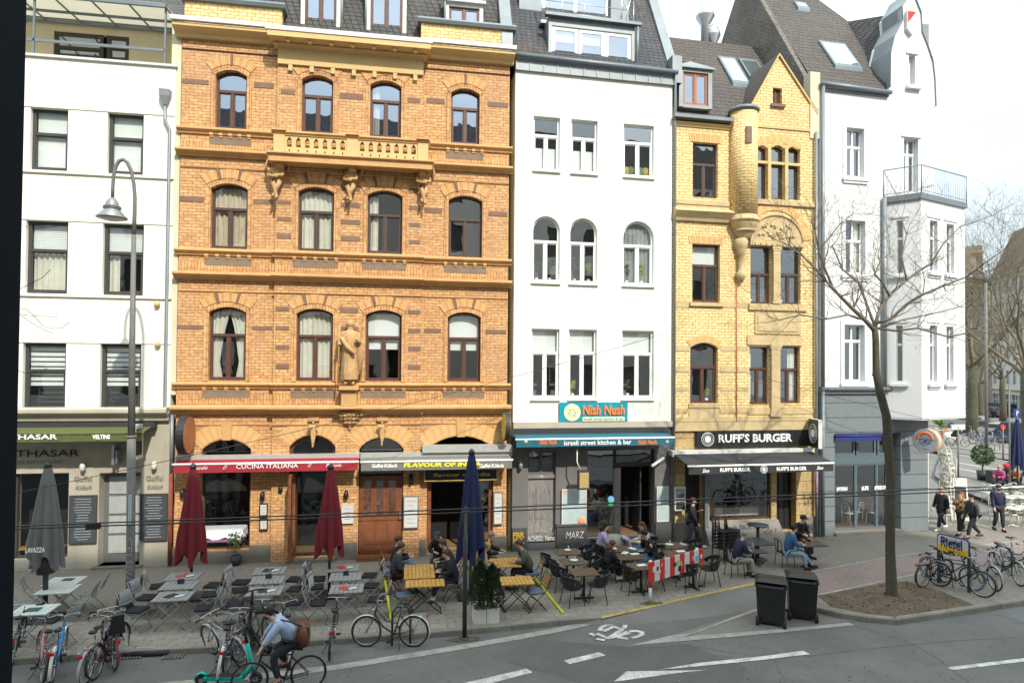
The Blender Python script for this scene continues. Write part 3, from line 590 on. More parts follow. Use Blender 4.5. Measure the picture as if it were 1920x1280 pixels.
mb.box(bayL+.02,bayR-.02,-BP-.10,-BP+.01,zf-.12,zf+.38); cornice(mb,bayL-.1,bayR+.1,zf+.38,.14,.25,-BP); mb.box(bayL-.2,bayR+.2,-BP-.62,.02,zf+.52,zf+.70)
b.part('eaves',mb,'ochre_paint')
mb=MB()
for x0,x1,yy in((XL-.22,bayL-.22,-.50),(bayL-.26,bayR+.26,-.78),(bayR+.22,XR+.16,-.50)):mb.box(x0,x1,yy,yy+.14,zg-.06 if yy>-.7 else zf+.70,zg+.07 if yy>-.7 else zf+.84)
b.part('gutter',mb,'offwhite')
mb=MB()
for i in range(7):x=bayL+.35+(bayR-bayL-.7)*i/6; mb.box(x,x+.11,-BP-.52,-BP-.41,zf+.42,zf+.52); mb.box(x,x+.13,-BP-.10,-BP+.01,zf-.32,zf-.13)
b.part('eave_block',mb,'cream_stone')
zp0,zp1=zg-.03,b.Z(435,17,-.25)
for(xa,xb)in((XL+.05,b.X(528,60)),(b.X(792,90)-.05,XR+.08)):
 b.part('attic_wall',MB().box(xa,xb,.0,.5,zp0,zp1),'yellow_brick')
 mb=MB(); prof(mb,xa-.12,xb+.12,[(-.10,zp1),(-.14,zp1+.10),(-.12,zp1+.16),(.6,zp1+.16),(.6,zp1)]); b.part('attic_cap',mb,'zinc_dark')
zr0=zg-.05; zr1=zr0+4.2; ym=1.5
mb=MB(); lay_roof(mb,XL+.1,XR-.1,.1,zr0,ym,zr1); lay_roof(mb,XL+.1,XR-.1,ym,zr1,5.5,zr1+1.6); lay_roof(mb,XL+.1,XR-.1,10.9,zr0,5.5,zr1+1.6); b.part('roof',mb,'roof_dark')
def dormer(b,x0,x1,z0,z1,yf,frame='brown_wood',shell='zinc',pitchroof=False,cheek=.14,mull=True,glass='glass_sky',bars=None,depth=2.2):
 d=MB(); d.box(x0-cheek,x0,yf,yf+depth,z0-.1,z1+.12); d.box(x1,x1+cheek,yf,yf+depth,z0-.1,z1+.12); d.box(x0,x1,yf,yf+depth,z1,z1+.12); d.box(x0,x1,yf,yf+.3,z0-.12,z0); d.box(x0,x1,yf+.9,yf+1,z0,z1)
 if pitchroof:
  xc=(x0+x1)/2; zc=z1+.12; e=cheek+.06
  d.add([(x0-e,yf-.1,zc),(x1+e,yf-.1,zc),(x1+e,yf+depth,zc),(x0-e,yf+depth,zc),(xc,yf+.45,zc+.5),(xc,yf+depth,zc+.5),(x0-e,yf-.1,zc+.06),(x1+e,yf-.1,zc+.06)],[(0,1,7,6),(6,7,4),(7,2,5,4),(3,6,4,5),(0,3,2,1)],False)
 else:d.box(x0-cheek-.08,x1+cheek+.08,yf-.12,yf+depth+.1,z1+.12,z1+.22)
 dm=d.build('dormer',[shell],b.root)
 wn=window(b,x0,x1,z0,z1,0,y=yf+.06,frame=frame,glass=glass,tr=1,mull=mull,parent=dm,fw=.06)
 return dm,wn
for(xa,xb,ya,yb_)in((573,632,-34,55),(695,755,-16,66),(841,898,18,78)):
 q=b.rect(xa,xb,ya,yb_,-.45); dormer(b,q[0],q[1],q[2],q[3],.30,cheek=.13,frame='brown_wood',shell='offwhite')
for px in(641,686,834):
 x,z=b.L(px,35,-.25); b.part('rain_pipe',MB().tube([(x,.22,z-.5),(x,.25,z+1.3)],.035),'zinc')
mb=MB(); xw=b.X(962,100)
mb.add([(xw-.42,-.05,zg-.2),(xw-.02,-.05,zg-.2),(xw-.42,1.8,zr1+.3),(xw-.02,1.8,zr1+.3),(xw-.42,11,zr0),(xw-.02,11,zr0),(xw-.42,5.5,zr1+2),(xw-.02,5.5,zr1+2),(xw-.42,-.05,zg+.7),(xw-.02,-.05,zg+.7)],[(0,1,9,8),(8,9,3,2),(2,3,7,6),(6,7,5,4),(0,8,2,6,4),(1,5,7,3,9)],False); b.part('fire_wall',mb,'zinc')
mb=MB(); mb.box(XL-.32,XL-.03,.03,.4,b.Z(334,740),zg-.1); b.part('corner_strip',mb,'cream_stucco')
bo=.62; zb0,zb1=b.Z(660,301,bo),b.Z(660,256,bo)
xA,xB=b.X(513,270,bo),b.X(803,285,bo); ho=[]
n_=7; xm=(xA+xB)/2; pw=.34
mb=MB(); mb.box(xA-.12,xB+.12,-bo-.12,-BP-.05,zb0-.18,zb0-.04); cornice(mb,xA-.18,xB+.18,zb0-.04,.16,.14,-bo-.04); b.part('balcony_floor',mb,'terracotta')
mb=MB(); z0,z1=zb0+.12,zb1-.10
for(xs,xe)in((xA+pw,xm-pw/2),(xm+pw/2,xB-pw)):
 hs=[]; st=(xe-xs)/n_
 for i in range(n_):
  c_=xs+st*(i+.5); hw=st*.27; hs.append([(c_-hw,z0+.20),(c_+hw,z0+.20),(c_+hw,z1-.14),(c_,z1-.03),(c_-hw,z1-.14)])
  hs.append([(c_-.02+st*.0,z0+.05),(c_+.02,z0+.05),(c_+.02,z0+.12),(c_-.02,z0+.12)])
 s0=len(mb.v); mb.wall([(xs,z0),(xe,z0),(xe,z1),(xs,z1)],hs,-bo,.14);
 mb.wall([(xs,z0),(xe,z0),(xe,z1),(xs,z1)],hs,-bo+.14,-.005)
for yy in(0,):
 for xs in(xA+.04,xB-.16):
  mb.box(xs,xs+.12,-bo+.2,-BP,z0,z1)
b.part('balustrade',mb,'ochre_paint')
mb=MB()
for xs in(xA,xm-pw/2,xB-pw):mb.box(xs,xs+pw,-bo-.04,-bo+.24,zb0+.12,zb1-.10)
b.part('balcony_pier',mb,'ochre_paint')
mb=MB(); cornice(mb,xA-.06,xB+.06,zb1-.10,.12,.09,-bo-.0); mb.box(xA-.04,xB+.04,-bo+.0,-bo+.24,zb1-.10,zb1+.015)
for xs in(xA-.06,xB-.12):mb.box(xs,xs+.18,-bo+.24,-BP,zb1-.10,zb1+.01)
for xs in(xA-.04,xm-pw/2-.04,xB-pw-.04):mb.box(xs,xs+pw+.08,-bo-.14,-bo+.26,zb1+.016,zb1+.07)
b.part('balcony_rail',mb,'terracotta')
mb=MB()
for xs in(xA+.17,xm,xB-.17):prof(mb,xs-.11,xs+.11,[(-BP,zb0-.18),(-bo+.05,zb0-.18),(-bo+.05,zb0-.30),(-.32,zb0-.38),(-BP,zb0-.70)])
b.part('balcony_bracket',mb,'terracotta')
mb=MB(); zpl=.55
for x0,x1,yy in((XL-.02,g1[0]-.02,0),(g1[0]-.02,g1[1]+.02,0),(g1[1]+.02,g2[0]-.03,0),(g2[1]+.03,g3[0]-.03,-.1),(g3[1]+.03,g4[0]-.03,0),(g4[1]+.03,XR+.02,0)):
 mb.box(x0,x1,yy-.06,yy+.2,-.02,zpl if x0!=g1[0]-.02 else .38)
b.part('plinth',mb,'plinth_stone')
b=B2
putto=joints('sit',lean=.06,nod=.6,legs=dict(kneL=(.20,.10,.46),kneR=(.18,-.06,.50),ankL=(.16,-.06,.10),ankR=(.20,.06,.02)),arms=dict(elbL=(.14,.26,.82),wriL=(.24,.02,.80),elbR=(.12,-.24,.80),wriR=(.26,.05,.74)))
for px,top,bot in((517,306,371),(657,314,377),(793,318,382)):
 x,z0=b.L(px,bot,.4); z1=b.Z(px,top,.4); k=(z1-z0)/1.22
 stone_figure('putto',putto,b.root,(x,-.27,z0),R(-90+rnd.uniform(-15,15)),k*.98,wings=True)
cher=joints('stand',nod=.5,legs=dict(kneL=(.10,.06,.52),kneR=(.12,-.03,.52),ankL=(.05,.0,.10),ankR=(.08,-.01,.08)),arms=dict(elbL=(.06,.34,1.32),wriL=(.10,.22,1.56),elbR=(.06,-.34,1.32),wriR=(.14,-.06,1.30)))
for px,top,bot in((587,788,838),(716,788,835)):
 x,z0=b.L(px,bot,.3); z1=b.Z(px,top,.3); stone_figure('cherub',cher,b.root,(x,-BP-.20,z0),R(-90),(z1-z0)/1.75)
 b.part('keystone',MB().box(x-.17,x+.17,-BP-.16,-BP+.01,z1-.02,z1+.09),'sculpture')
saint=joints('stand',arms=dict(elbL=(.05,.27,1.14),wriL=(.22,.20,1.24),elbR=(.06,-.27,1.16),wriR=(.22,-.26,1.12)),head=.4,nod=-.2)
x,z0=b.L(655,722,.45); z1=b.Z(657,599,.45)
stone_figure('saint_statue',saint,b.root,(x,-BP-.32,z0),R(-90),(z1-z0)/1.80,robe=True,fat=1.1)
b.part('statue_plinth',MB().box(x-.30,x+.30,-BP-.58,-BP,z0-.14,z0-.02),'terracotta')
zq=b.Z(655,770,.45); mb=MB(); mb.box(x-.24,x+.24,-BP-.44,-BP,zq+.16,z0-.14); cornice(mb,x-.42,x+.42,zq-.06,.22,.5,-BP); b.part('pedestal',mb,'terracotta')
mb=MB(); r2=random.Random(3)
for j in range(3):
 rr=.40-.10*j; zz=zq-.14-.13*j
 for i in range(9-2*j):
  t=math.pi*(i+.5)/(9-2*j); mb.lathe([(0,-.07),(.06,-.03),(.075,.02),(0,.07)],(x+rr*math.cos(t),-BP-rr*.75*math.sin(t)*.9,zz+r2.uniform(-.02,.02)),7)
mb.lathe([(0,-.62),(.05,-.56),(.05,-.45),(.16,-.34),(.30,-.12),(.38,0)],(x,-BP-.05,zq-.04),14,sy=.8); b.part('corbel',mb,'sculpture')
for(x0,x1,z0,z1),rise,o,n in((g1,.33,0,29),(g4,.42,0,33),(g2,.38,BP,29),(g3,.38,BP,29)):
 hw=(x1-x0)/2; cx=(x0+x1)/2; r=(hw*hw+rise*rise)/(2*rise); zc=z1-r; mb=MB(); aa=math.asin(min(.99,(hw+.22)/(r+.35)))
 voussoirs(mb,cx,zc,r+.03,r+.52,aa,n,-o-.014,-o+.004,()); o==0 and mb.mat(1).prism([(cx-.13,z1-.03),(cx+.13,z1-.03),(cx+.17,z1+.56),(cx-.17,z1+.56)],-o-.05,-o+.004); mb.build('door_arch',['voussoir_y','terracotta','voussoir_y2'],b.root)
def floor_in(b,x0,x1,d=2.6,z=.03,m='floor_wood'):MB().box(x0-.6,x1+.6,.25,d,z-.05,z).build('interior_floor',m,b.root)
col('floor_wood',(.17,.10,.05)); col('tablecloth_white',(.74,.74,.78)); col('tablecloth_purple',(.30,.12,.24)); col('menu_white',(.52,.52,.50),var=.04); col('art_grey',(.3,.3,.3)); col('gold',(.52,.36,.10),.4); col('sign_black',(.02,.02,.022),.4)
f=window(b,g1[0],g1[1],g1[2],g1[3],.33,y=.18,frame='dark_brown',glass='glass_clear',tr=.80,mull=False,sashes=False,fw=.07)
f=window(b,g2[0],g2[1],g2[2],g2[3],.38,y=.18,frame='brown_wood',glass='glass_clear',tr=.72,mull=False,sashes=False,fw=.10,out=BP)
d_=MB().box(g2[0]+.12,g2[0]+.22,-.25,.16,g2[2]+.05,2.9); d_.box(g2[0]+.13,g2[0]+.21,-.95,-.25,g2[2]+.05,g2[2]+.35).box(g2[0]+.13,g2[0]+.21,-.95,-.25,2.75,2.9).box(g2[0]+.13,g2[0]+.21,-.95,-.85,g2[2]+.35,2.75)
d_=d_.build('door','door_wood',b.root); MB().box(g2[0]+.165,g2[0]+.175,-.85,-.25,g2[2]+.35,2.75).build('pane','glass_clear',d_)
x0,x1=g3[0]+.02,g3[1]-.02; zt=b.Z(712,893,BP); zd=b.Z(712,1037,BP)
dr=MB(); dr.box(x0,x1,-.02,.04,zd,zt)
for q in range(3):
 a=x0+.10+(x1-x0-.2)*q/3; c=a+(x1-x0-.2)/3-.06
 dr.box(a,c,-.045,-.02,zd+.30,zd+1.05); dr.box(a+.05,c-.05,-.06,-.045,zd+.38,zd+.97); dr.box(a,c,-.04,-.02,zd+.08,zd+.22); dr.mat(1).box(a+.04,c-.06,-.035,-.019,zd+1.2,zt-.15).mat(0)
 dr.box(a-.02,a+.04,-.05,-.02,zd+1.12,zt-.1)
dr.box(x0,x1,-.06,-.02,zd+1.07,zd+1.13)
dr=dr.build('door',['door_wood','glass_dark'],b.root); MB().box(x1-.10,x1-.05,-.12,-.05,zd+1.1,zd+1.4).build('handle','steel',dr)
window(b,g3[0],g3[1],zt,g3[3],.38,y=.14,frame='dark_brown',glass='glass_dark',tr=1,mull=False,sashes=False,out=BP-.13)
b.part('step',MB().box(g3[0]-.02,g3[1]+.02,-BP-.32,.1,.0,.13),'door_wood')
b.part('step',MB().box(g2[0]-.02,g2[1]+.05,-BP-.25,.1,.0,.11),'plinth_stone')
fr=MB()
for xx in(g4[0]+.02,g4[0]+(g4[1]-g4[0])*.55,g4[1]-.14):fr.box(xx,xx+.12,.12,.2,g4[2],2.65)
fr.box(g4[0],g4[1],.12,.2,2.55,2.7); b.part('door_frame',fr,'door_wood')
MB().box(g4[0]+(g4[1]-g4[0])*.62,g4[1]-.14,.15,.16,g4[2]+.5,2.55).build('pane','glass_dark',b.root)
MB().box(g4[0]+(g4[1]-g4[0])*.62,g4[1]-.14,.13,.18,g4[2],g4[2]+.5).build('door_panel','door_wood',b.root)
mb=MB(); a=g4[0]+.15; mb.box(a,a+1.2,.3,1.5,.02,.11); b.part('doormat',mb,col('coir',(.20,.12,.06),1,.4,10)and 'coir')
for(xa,xb)in((g1[0],g1[1]),(g2[0],g2[1]),(g4[0],g4[1])):floor_in(b,xa,xb)
col('rail_grey',(.36,.36,.34),.5); col('awning_red',(.30,.022,.032),.85); col('awning_grey',(.17,.165,.15),.85); col('awning_black',(.035,.036,.038),.85); col('awning_teal',(.015,.12,.17),.8); col('awning_olive',(.095,.108,.036),.85); col('awning_blue',(.022,.032,.15),.8)
col('stripe_white',(.78,.78,.76),var=.05); col('text_white',(.82,.82,.80),var=0); col('text_yellow',(.85,.72,.03),var=0); col('text_orange',(.80,.20,.05),var=0); col('text_black',(.02,.02,.02),var=0); col('text_grey',(.22,.20,.17),var=0)
def awning(label,nm,b,px0,px1,yt,yb,yv,out,fab,cas='zinc',casz=None,bar='stripe_white',tin=.12,group=None):
 t=thing(nm,label,'awning',b.A,b.ang,group)
 x0,zf_=b.L(px0,yb,out); x1=b.X(px1,yb,out); zv=b.Z((px0+px1)/2,yv,out); zf_=b.Z((px0+px1)/2,yb,out); zt_=b.Z((px0+px1)/2,yt,.12)
 mb=MB(); mb.add([(x0,-.14,zt_),(x1,-.14,zt_),(x1,-out,zf_+.03),(x0,-out,zf_+.03),(x0,-.14,zt_-.03),(x1,-.14,zt_-.03),(x1,-out,zf_-.0),(x0,-out,zf_-.0)],[(0,1,2,3),(7,6,5,4),(0,3,7,4),(1,5,6,2)],False)
 mb.build('canopy',fab,t)
 n=60; vs=[]
 for i in range(n+1):
  x=x0+(x1-x0)*i/n; wv=.008*math.sin(i*1.3)+.006*math.sin(i*.51); vs+=[(x,-out-.012+wv*.3,zf_-.02),(x,-out-.012+wv,zv)]
 mb=MB(); mb.add(vs,[(2*i,2*i+1,2*i+3,2*i+2)for i in range(n)],True); mb.build('valance',fab,t)
 MB().tube([(x0-.03,-out,zf_),(x1+.03,-out,zf_)],.038,8).build('front_bar',bar,t)
 if casz:mb=MB(); mb.box(x0-.08,x1+.08,-.32,-.06,zt_-.05,zt_+casz); mb.box(x0-.05,x0+.02,-.34,-.02,zt_-.12,zt_+casz-.02); mb.build('cassette',cas,t)
 for xx in(x0+.35,x1-.35):
  s_=1 if xx<(x0+x1)/2 else-1; mb=MB(); mb.tube([(xx,-.2,zt_-.06),(xx+s_*.35*out,-.2-(out-.2)*.5,(zt_+zf_)/2-.05),(xx,-out+.03,zf_-.03)],.022,6); mb.build('arm','steel',t)
 return t,x0,x1,zf_,zv
aw,x0,x1,za,zv=awning('dark red awning with white lettering above the italian restaurant','awning',b,325,671,857,868,884,.75,'awning_red',casz=.10,cas='rail_grey')
def vtext(b,t,s,px,py,out,size,m,width=None,**k):
 x,z=b.L(px,py,out+.03); return text('lettering',s,t,(x,-out-.03,z),size,m,width=width,**k)
wpx=lambda b,a,c,o=0:b.X(c,870,o)-b.X(a,870,o)
vtext(b,aw,'CUCINA ITALIANA',501,874,.75,.19,'text_white',width=wpx(b,443,559,.75)); vtext(b,aw,'//',421,876,.75,.19,'text_white',shear=.2); vtext(b,aw,'//',580,872,.75,.19,'text_white',shear=.2)
vtext(b,aw,'Piccolo',374,877,.75,.15,'text_white',shear=.35,width=wpx(b,360,388)); vtext(b,aw,'Piccolo',625,872,.75,.15,'text_white',shear=.35,width=wpx(b,611,639))
aw,x0,x1,za,zv=awning('grey awning with yellow lettering above the indian restaurant','awning',b,677,960,852,864,880,.75,'awning_grey',casz=.10,cas='rail_grey')
vtext(b,aw,'FLAVOUR OF INDIA',829,871,.75,.175,'text_yellow',width=wpx(b,759,899),shear=.15,off=.008)
for px in(721,922):vtext(b,aw,'Gaffel-Kölsch',px,873,.75,.17,'text_white',width=wpx(b,698,744),off=.005)
mb=MB(); q=b.rect(792,960,836,847,.35); mb.box(q[0],q[1],-.42,-.04,q[2],q[3]+.03); b.part('canopy_box',mb,'rail_grey')
def board(b,nm,px,m,out=.05,th=.04,label=None,parent=None,frame=None):
 q=b.rect(*px,out); mb=MB().box(q[0],q[1],-out,-out+th,q[2],q[3])
 if frame:mb.mat(1); f_=.03; mb.box(q[0]-f_,q[1]+f_,-out-.01,-out+th,q[3],q[3]+f_).box(q[0]-f_,q[1]+f_,-out-.01,-out+th,q[2]-f_,q[2]).box(q[0]-f_,q[0],-out-.01,-out+th,q[2],q[3]).box(q[1],q[1]+f_,-out-.01,-out+th,q[2],q[3])
 return mb.build(nm,[m]+([frame]if frame else[]),parent or b.root),q
o,q=board(b,'name_board',(797,931,880,899),'sign_black',.30,frame='gold'); vtext(b,b.root,'flavour of india',866,889.5,.30,.17,'gold',width=wpx(b,811,918,.3),off=.004)
def menu(b,px,out,lab=None,lines=9,frame='steel',paper='menu_white',seed=1):
 o,q=board(b,'menu_board',px,paper,out,frame=frame); r_=random.Random(seed); mb=MB(); wd=q[1]-q[0]; hh=q[3]-q[2]
 for i in range(lines):
  z=q[3]-hh*(i+1)/(lines+1); a=wd*r_.uniform(.15,.3); mb.box(q[0]+a,q[1]-a,-out-.004,-out-.001,z-.006,z+.006)
 mb.build('print','text_grey' if paper!='chalk_black' else 'chalk',o)
 if lab:o['label']=lab
 return o
menu(b,(511,541,936,1020),.10,lines=14,frame='menu_white'); menu(b,(488,500,945,965),.10,lines=3,frame='black_metal'); menu(b,(488,500,973,991),.10,lines=3,frame='black_metal')
menu(b,(642,661,947,979),BP+.08,lines=4,frame='menu_white'); menu(b,(758,783,931,988),BP+.09,lines=6); menu(b,(927,941,924,981),.1,lines=5)
def sconce(b,px,py,out,m='black_metal',s=1.):
 x,z=b.L(px,py,out+.1); mb=MB(); mb.box(x-.05*s,x+.05*s,-out-.03,-out,z-.12*s,z+.14*s); mb.lathe([(.04,-.12),(.075,-.06),(.08,.05),(.05,.12),(0,.15)],(x,-out-.12,z),10); return b.part('wall_lamp',mb,m)
sconce(b,526,918,0,s=1.5); sconce(b,492,930,0); sconce(b,649,928,BP); sconce(b,771,899,BP,s=1.4); sconce(b,342,925,0)
def disc_sign(b,label,px,py,r,out,face,rim='black_metal',th=.16,ang=0.,writing=None,tcol='text_white'):
 x,z=b.L(px,py,out); t=thing('round_sign',label,'sign',b.A+b.ex*x-b.ey*out+V(0,0,z),b.ang+ang)
 MB().tube([(-th/2,0,0),(th/2,0,0)],r,28,smooth=False).build('drum',rim,t)
 for s_ in(-1,1):MB().tube([(s_*th/2,0,0),(s_*(th/2+.012),0,0)],r*.93,28,smooth=False).build('sign_face',face,t)
 MB().tube([(0,r,.1),(0,out,.1)],.02,6).build('bracket','steel',t)
 return t
col('copper_face',(.36,.13,.06),.5); col('yellow_face',(.62,.42,.08),.5)
disc_sign(b,'round sign with copper brown face at the left end of the brick house',348,815,.60,.70,'copper_face',th=.22)
disc_sign(b,'round sign with yellow face at the right end of the brick house',949,799,.48,.55,'yellow_face',rim='charcoal',th=.16)
# ================================================================ B1: left white house
B1=Bld('white_house','plain white house with dark window frames and olive awning, left of the orange brick house','house',(-16.5,21.7,0)); b=B1
XR1=b.X(324,545)-.02; zp=b.Z(200,117); zled=b.Z(180,787)
hs=[]; W1=[]
for fl,(ya,yb_)in enumerate(((205,323),(414,552),(641,772))):
 xs=((56,127),(201,269))if fl==0 else(((47.5,127),(192,269))if fl==1 else((42,123),(187,264)))
 z0=b.Z(160,yb_); z1=b.Z(160,ya+3)
 for i,(xa,xb)in enumerate(xs):W1.append((b.X(xa,(ya+yb_)/2),b.X(xb,(ya+yb_)/2),z0,z1,fl,i))
 xx=W1[-2][0]
 for i in range(2):W1.append((xx-2.75*(i+1)-.1,xx-2.75*(i+1)+1.25,z0,z1,fl,2+i))
hs=[arch(q[0],q[1],q[2],q[3],0)for q in W1]
mb=MB(); mb.wall([(0,zled),(XR1,zled),(XR1,zp),(0,zp)],hs,0,.3); b.part('wall',mb,'white_stucco')
cu={(0,0):'blindfull',(0,1):'blindfull',(1,0):'slats',(1,1):'slats',(2,0):'stripes',(2,1):'stripes'}
for(x0,x1,z0,z1,fl,i)in W1:
 wn=window(b,x0,x1,z0,z1,0,y=.14,frame='anthracite',glass='glass',tr=.60,mull=False,fw=.09,cur=cu.get((fl,i)),sill=None)
 if fl==1 and i==0:m2=MB(); curtain(m2,x0+.1,x1-.1,z0+.1,z0+(z1-z0)*.58,.3); m2.build('curtain','curtain',wn)
 if fl==1 and i==1:m2=MB(); curtain(m2,x0+.1,x0+.4,z0+.1,z0+(z1-z0)*.58,.3); m2.build('curtain','curtain',wn)
mb=MB()
for fl in range(3):
 q=[w_ for w_ in W1 if w_[4]==fl][0]
 mb.box(0,XR1,-.028,.002,q[3]+.015,q[3]+.05)
 mb.box(0,XR1,-.07,.002,q[2]-.09,q[2]-.015)
b.part('string_course',mb,'white_stucco')
mb=MB(); prof(mb,0,XR1+.05,[(.28,zp),(-.08,zp),(-.08,zp+.07),(.28,zp+.07)]); b.part('parapet_cap',mb,'offwhite')
mb=MB(); cornice(mb,0,XR1,zled-.02,.42,.34); b.part('ledge',mb,'greige_stucco')
body(b,0,XR1,zp,11,'cream_stucco',yf=.31,back=1.5)
gz=zled-.02
o1=(b.X(22,980),b.X(127,980),.35,b.Z(80,887)); o2=(b.X(184,980),b.X(262,980),.06,b.Z(222,886))
mb=MB(); mb.wall([(0,0),(XR1,0),(XR1,gz),(0,gz)],[arch(*o1,0),arch(*o2,0)],.02,.45); b.part('ground_wall',mb,'greige_stucco')
window(b,*o1,0,y=.16,frame='anthracite',glass='glass_clear',tr=1,mull=False,sashes=False,fw=.06)
dr=MB(); dr.box(o2[0],o2[1],.40,.46,0,o2[3])
for i in range(4):
 z=.35+i*.62
 for(a,c)in((.12,.62),(.70,.94)):w_=o2[1]-o2[0]; dr.mat(1).box(o2[0]+w_*a,o2[0]+w_*c,.375,.401,z,z+.54).mat(0)
col('door_grey',(.13,.14,.14),.5); col('frosted',(.36,.38,.37),.3); dr.build('door',['door_grey','frosted'],b.root)
b.part('step',MB().box(o2[0]-.1,o2[1]+.1,-.18,.4,-.02,.06),'plinth_stone')
col('chalk_black',(.045,.055,.065),.8); col('chalk',(.45,.46,.45),.9)
menu(b,(131,179,930,1016),.06,'chalkboard menu left of the grey glass door',lines=16,frame='anthracite',paper='chalk_black',seed=4); menu(b,(264,312,927,1011),.06,'chalkboard menu right of the lamp post',lines=16,frame='anthracite',paper='chalk_black',seed=9)
for px,py in((156,905),(290,904)):
 vtext(b,b.root,'Gaffel',px,py-8,0,.22,'text_grey',width=.50); vtext(b,b.root,'Kölsch',px,py+8,0,.19,'text_grey',width=.46,shear=.3)
for px,py in((155,876),(289,873)):sconce(b,px,py,0,'offwhite',.9)
x,z=b.L(40,850,.02); t_=text('lettering','BALTHASAR',b.root,(b.X(62,850),-.02,b.Z(90,850)),.30,'text_black',width=b.X(149,850)-b.X(-24,850)); t_=text('lettering','CAFE BAR RESTAURANT',b.root,(b.X(58,866),-.02,b.Z(90,866)),.13,'text_grey',width=b.X(120,866)-b.X(-4,866))
aw,x0,x1,za,zv=awning('olive green awning with white lettering over the left cafe','awning',b,-60,268,798,813,828,.95,'awning_olive',casz=.10,cas='charcoal',bar='awning_olive')
t_=text('lettering','BALTHASAR',aw,(b.X(44,820,.95),-.985,b.Z(70,819,.95)),.20,'text_white',width=b.X(108,820,.95)-b.X(-20,820,.95),off=.003)
vtext(b,aw,'VELTINS',190,819,.95,.17,'text_white',width=b.X(207,819,.95)-b.X(174,819,.95),off=.006)
x,z=b.L(256,828,.6); t=thing('oval_sign','narrow projecting beer sign beside the lamp post','sign',b.A+b.ex*x-b.ey*.6+V(0,0,z)); MB().box(-.07,.07,-.32,.32,-.52,.52).build('sign_box','offwhite',t); MB().box(-.075,.075,-.22,.22,-.40,.40).build('sign_face','text_black',t); MB().tube([(0,.3,.3),(0,.6,.3)],.02,6).build('bracket','steel',t)
x,z=b.L(213,850,.3); b.part('awning_arm',MB().box(x-.06,x+.02,-.3,-.0,z-.35,z+.25).box(x+.08,x+.11,-.35,0,z-.3,z+.1),'steel')
x,z=b.L(309,180,.15); mb=MB(); mb.add([(x-.16,-.24,z+.2),(x+.16,-.24,z+.2),(x+.16,0,z+.2),(x-.16,0,z+.2),(x-.15,-.23,z),(x+.15,-.23,z),(x+.15,0,z),(x-.15,0,z),(x-.05,-.16,z-.28),(x+.05,-.16,z-.28),(x+.05,-.05,z-.28),(x-.05,-.05,z-.28)],[(0,1,2,3),(0,4,5,1),(1,5,6,2),(2,6,7,3),(3,7,4,0),(4,8,9,5),(5,9,10,6),(6,10,11,7),(7,11,8,4)],False)
xp=b.X(317,300,.1); zb_=b.Z(313,765,.1); mb.tube([(x,-.10,z-.25),(x,-.10,z-.75),(xp,-.10,z-1.05),(xp,-.10,zb_),(xp+.12,-.10,zb_-.15),(xp+.22,-.1,zb_-.2)],.05,8); b.part('rain_pipe',mb,'zinc')
mb=MB(); mb.tube([(xp+.22,-.1,zb_-.2),(xp+.22,-.1,2.9)],.055,8); mb.mat(1); mb.tube([(xp+.22,-.1,2.9),(xp+.22,-.1,.02)],.06,8); b.part('rain_pipe',mb,['zinc',col('oxide_red',(.25,.06,.035),.8,.3,5)])
mb=MB()
for px,py in((296,570),(297,645)):xx,zz=b.L(px,py); mb.lathe([(0,-.12),(.07,-.08),(.09,0),(.06,.07),(0,.1)],(xx,-.08,zz),8)
b.part('cable_anchor',mb,'cream_stone')
mb=MB(); ys=1.9; zc1=b.Z(180,50,-ys); wx0,wx1=b.X(100,90,-ys),b.X(242,90,-ys)
mb.wall([(0,zp-.1),(XR1-.3,zp-.1),(XR1-.3,zc1),(0,zc1)],[[(wx0,zp-.05),(wx1,zp-.05),(wx1,b.Z(180,64,-ys)),(wx0,b.Z(180,64,-ys))]],ys,.2); b.part('terrace_wall',mb,'cream_stucco')
window(b,wx0,(wx0+wx1)/2+.35,zp-.05,b.Z(180,64,-ys),0,y=ys+.06,frame='anthracite',glass='glass_sky',tr=.72,mull=False,fw=.12)
window(b,(wx0+wx1)/2+.45,wx1,zp-.05,b.Z(180,64,-ys),0,y=ys+.06,frame='anthracite',glass='glass_sky',tr=.78,mull=False,fw=.12)
mb=MB(); mb.box(0,XR1-.25,ys-.05,ys+4,zc1,zc1+.2); b.part('terrace_fascia',mb,'charcoal')
MB().box(0.3,XR1-.5,ys+1.2,ys+1.3,zp,zc1).build('interior','interior_dark',b.root)
mb=MB(); lay_roof(mb,0,XR1,ys+.2,zc1+.2,6.5,zc1+4.5); lay_roof(mb,0,XR1,10.9,zp,6.5,zc1+4.5); b.part('roof',mb,'roof_dark')
mb=MB(); xa,xb=b.X(62,60),b.X(309,70)
for xx in(xa-4,xa,xb):mb.box(xx-.025,xx+.025,.02,.08,zp,b.Z(309,10))
mb.box(0,xb,.02,.07,zp+.50,zp+.58); b.part('terrace_rail',mb,'zinc_dark')
mb=MB(); zf_,zr_=b.Z(309,14),zc1+.05
for i in range(9):xx=xb-(xb-.1)*i/8; mb.tube([(xx,-.1,zf_),(xx,ys-.05,zr_)],.03,4,smooth=False)
mb.box(0,xb+.05,-.12,-.04,zf_-.06,zf_+.06); mb.box(0,xb+.05,.9,.96,(zf_+zr_)/2-.1,(zf_+zr_)/2-.03); mb.box(0,xb+.05,ys-.12,ys-.06,zr_-.08,zr_+.05); b.part('canopy_frame',mb,'zinc_dark')
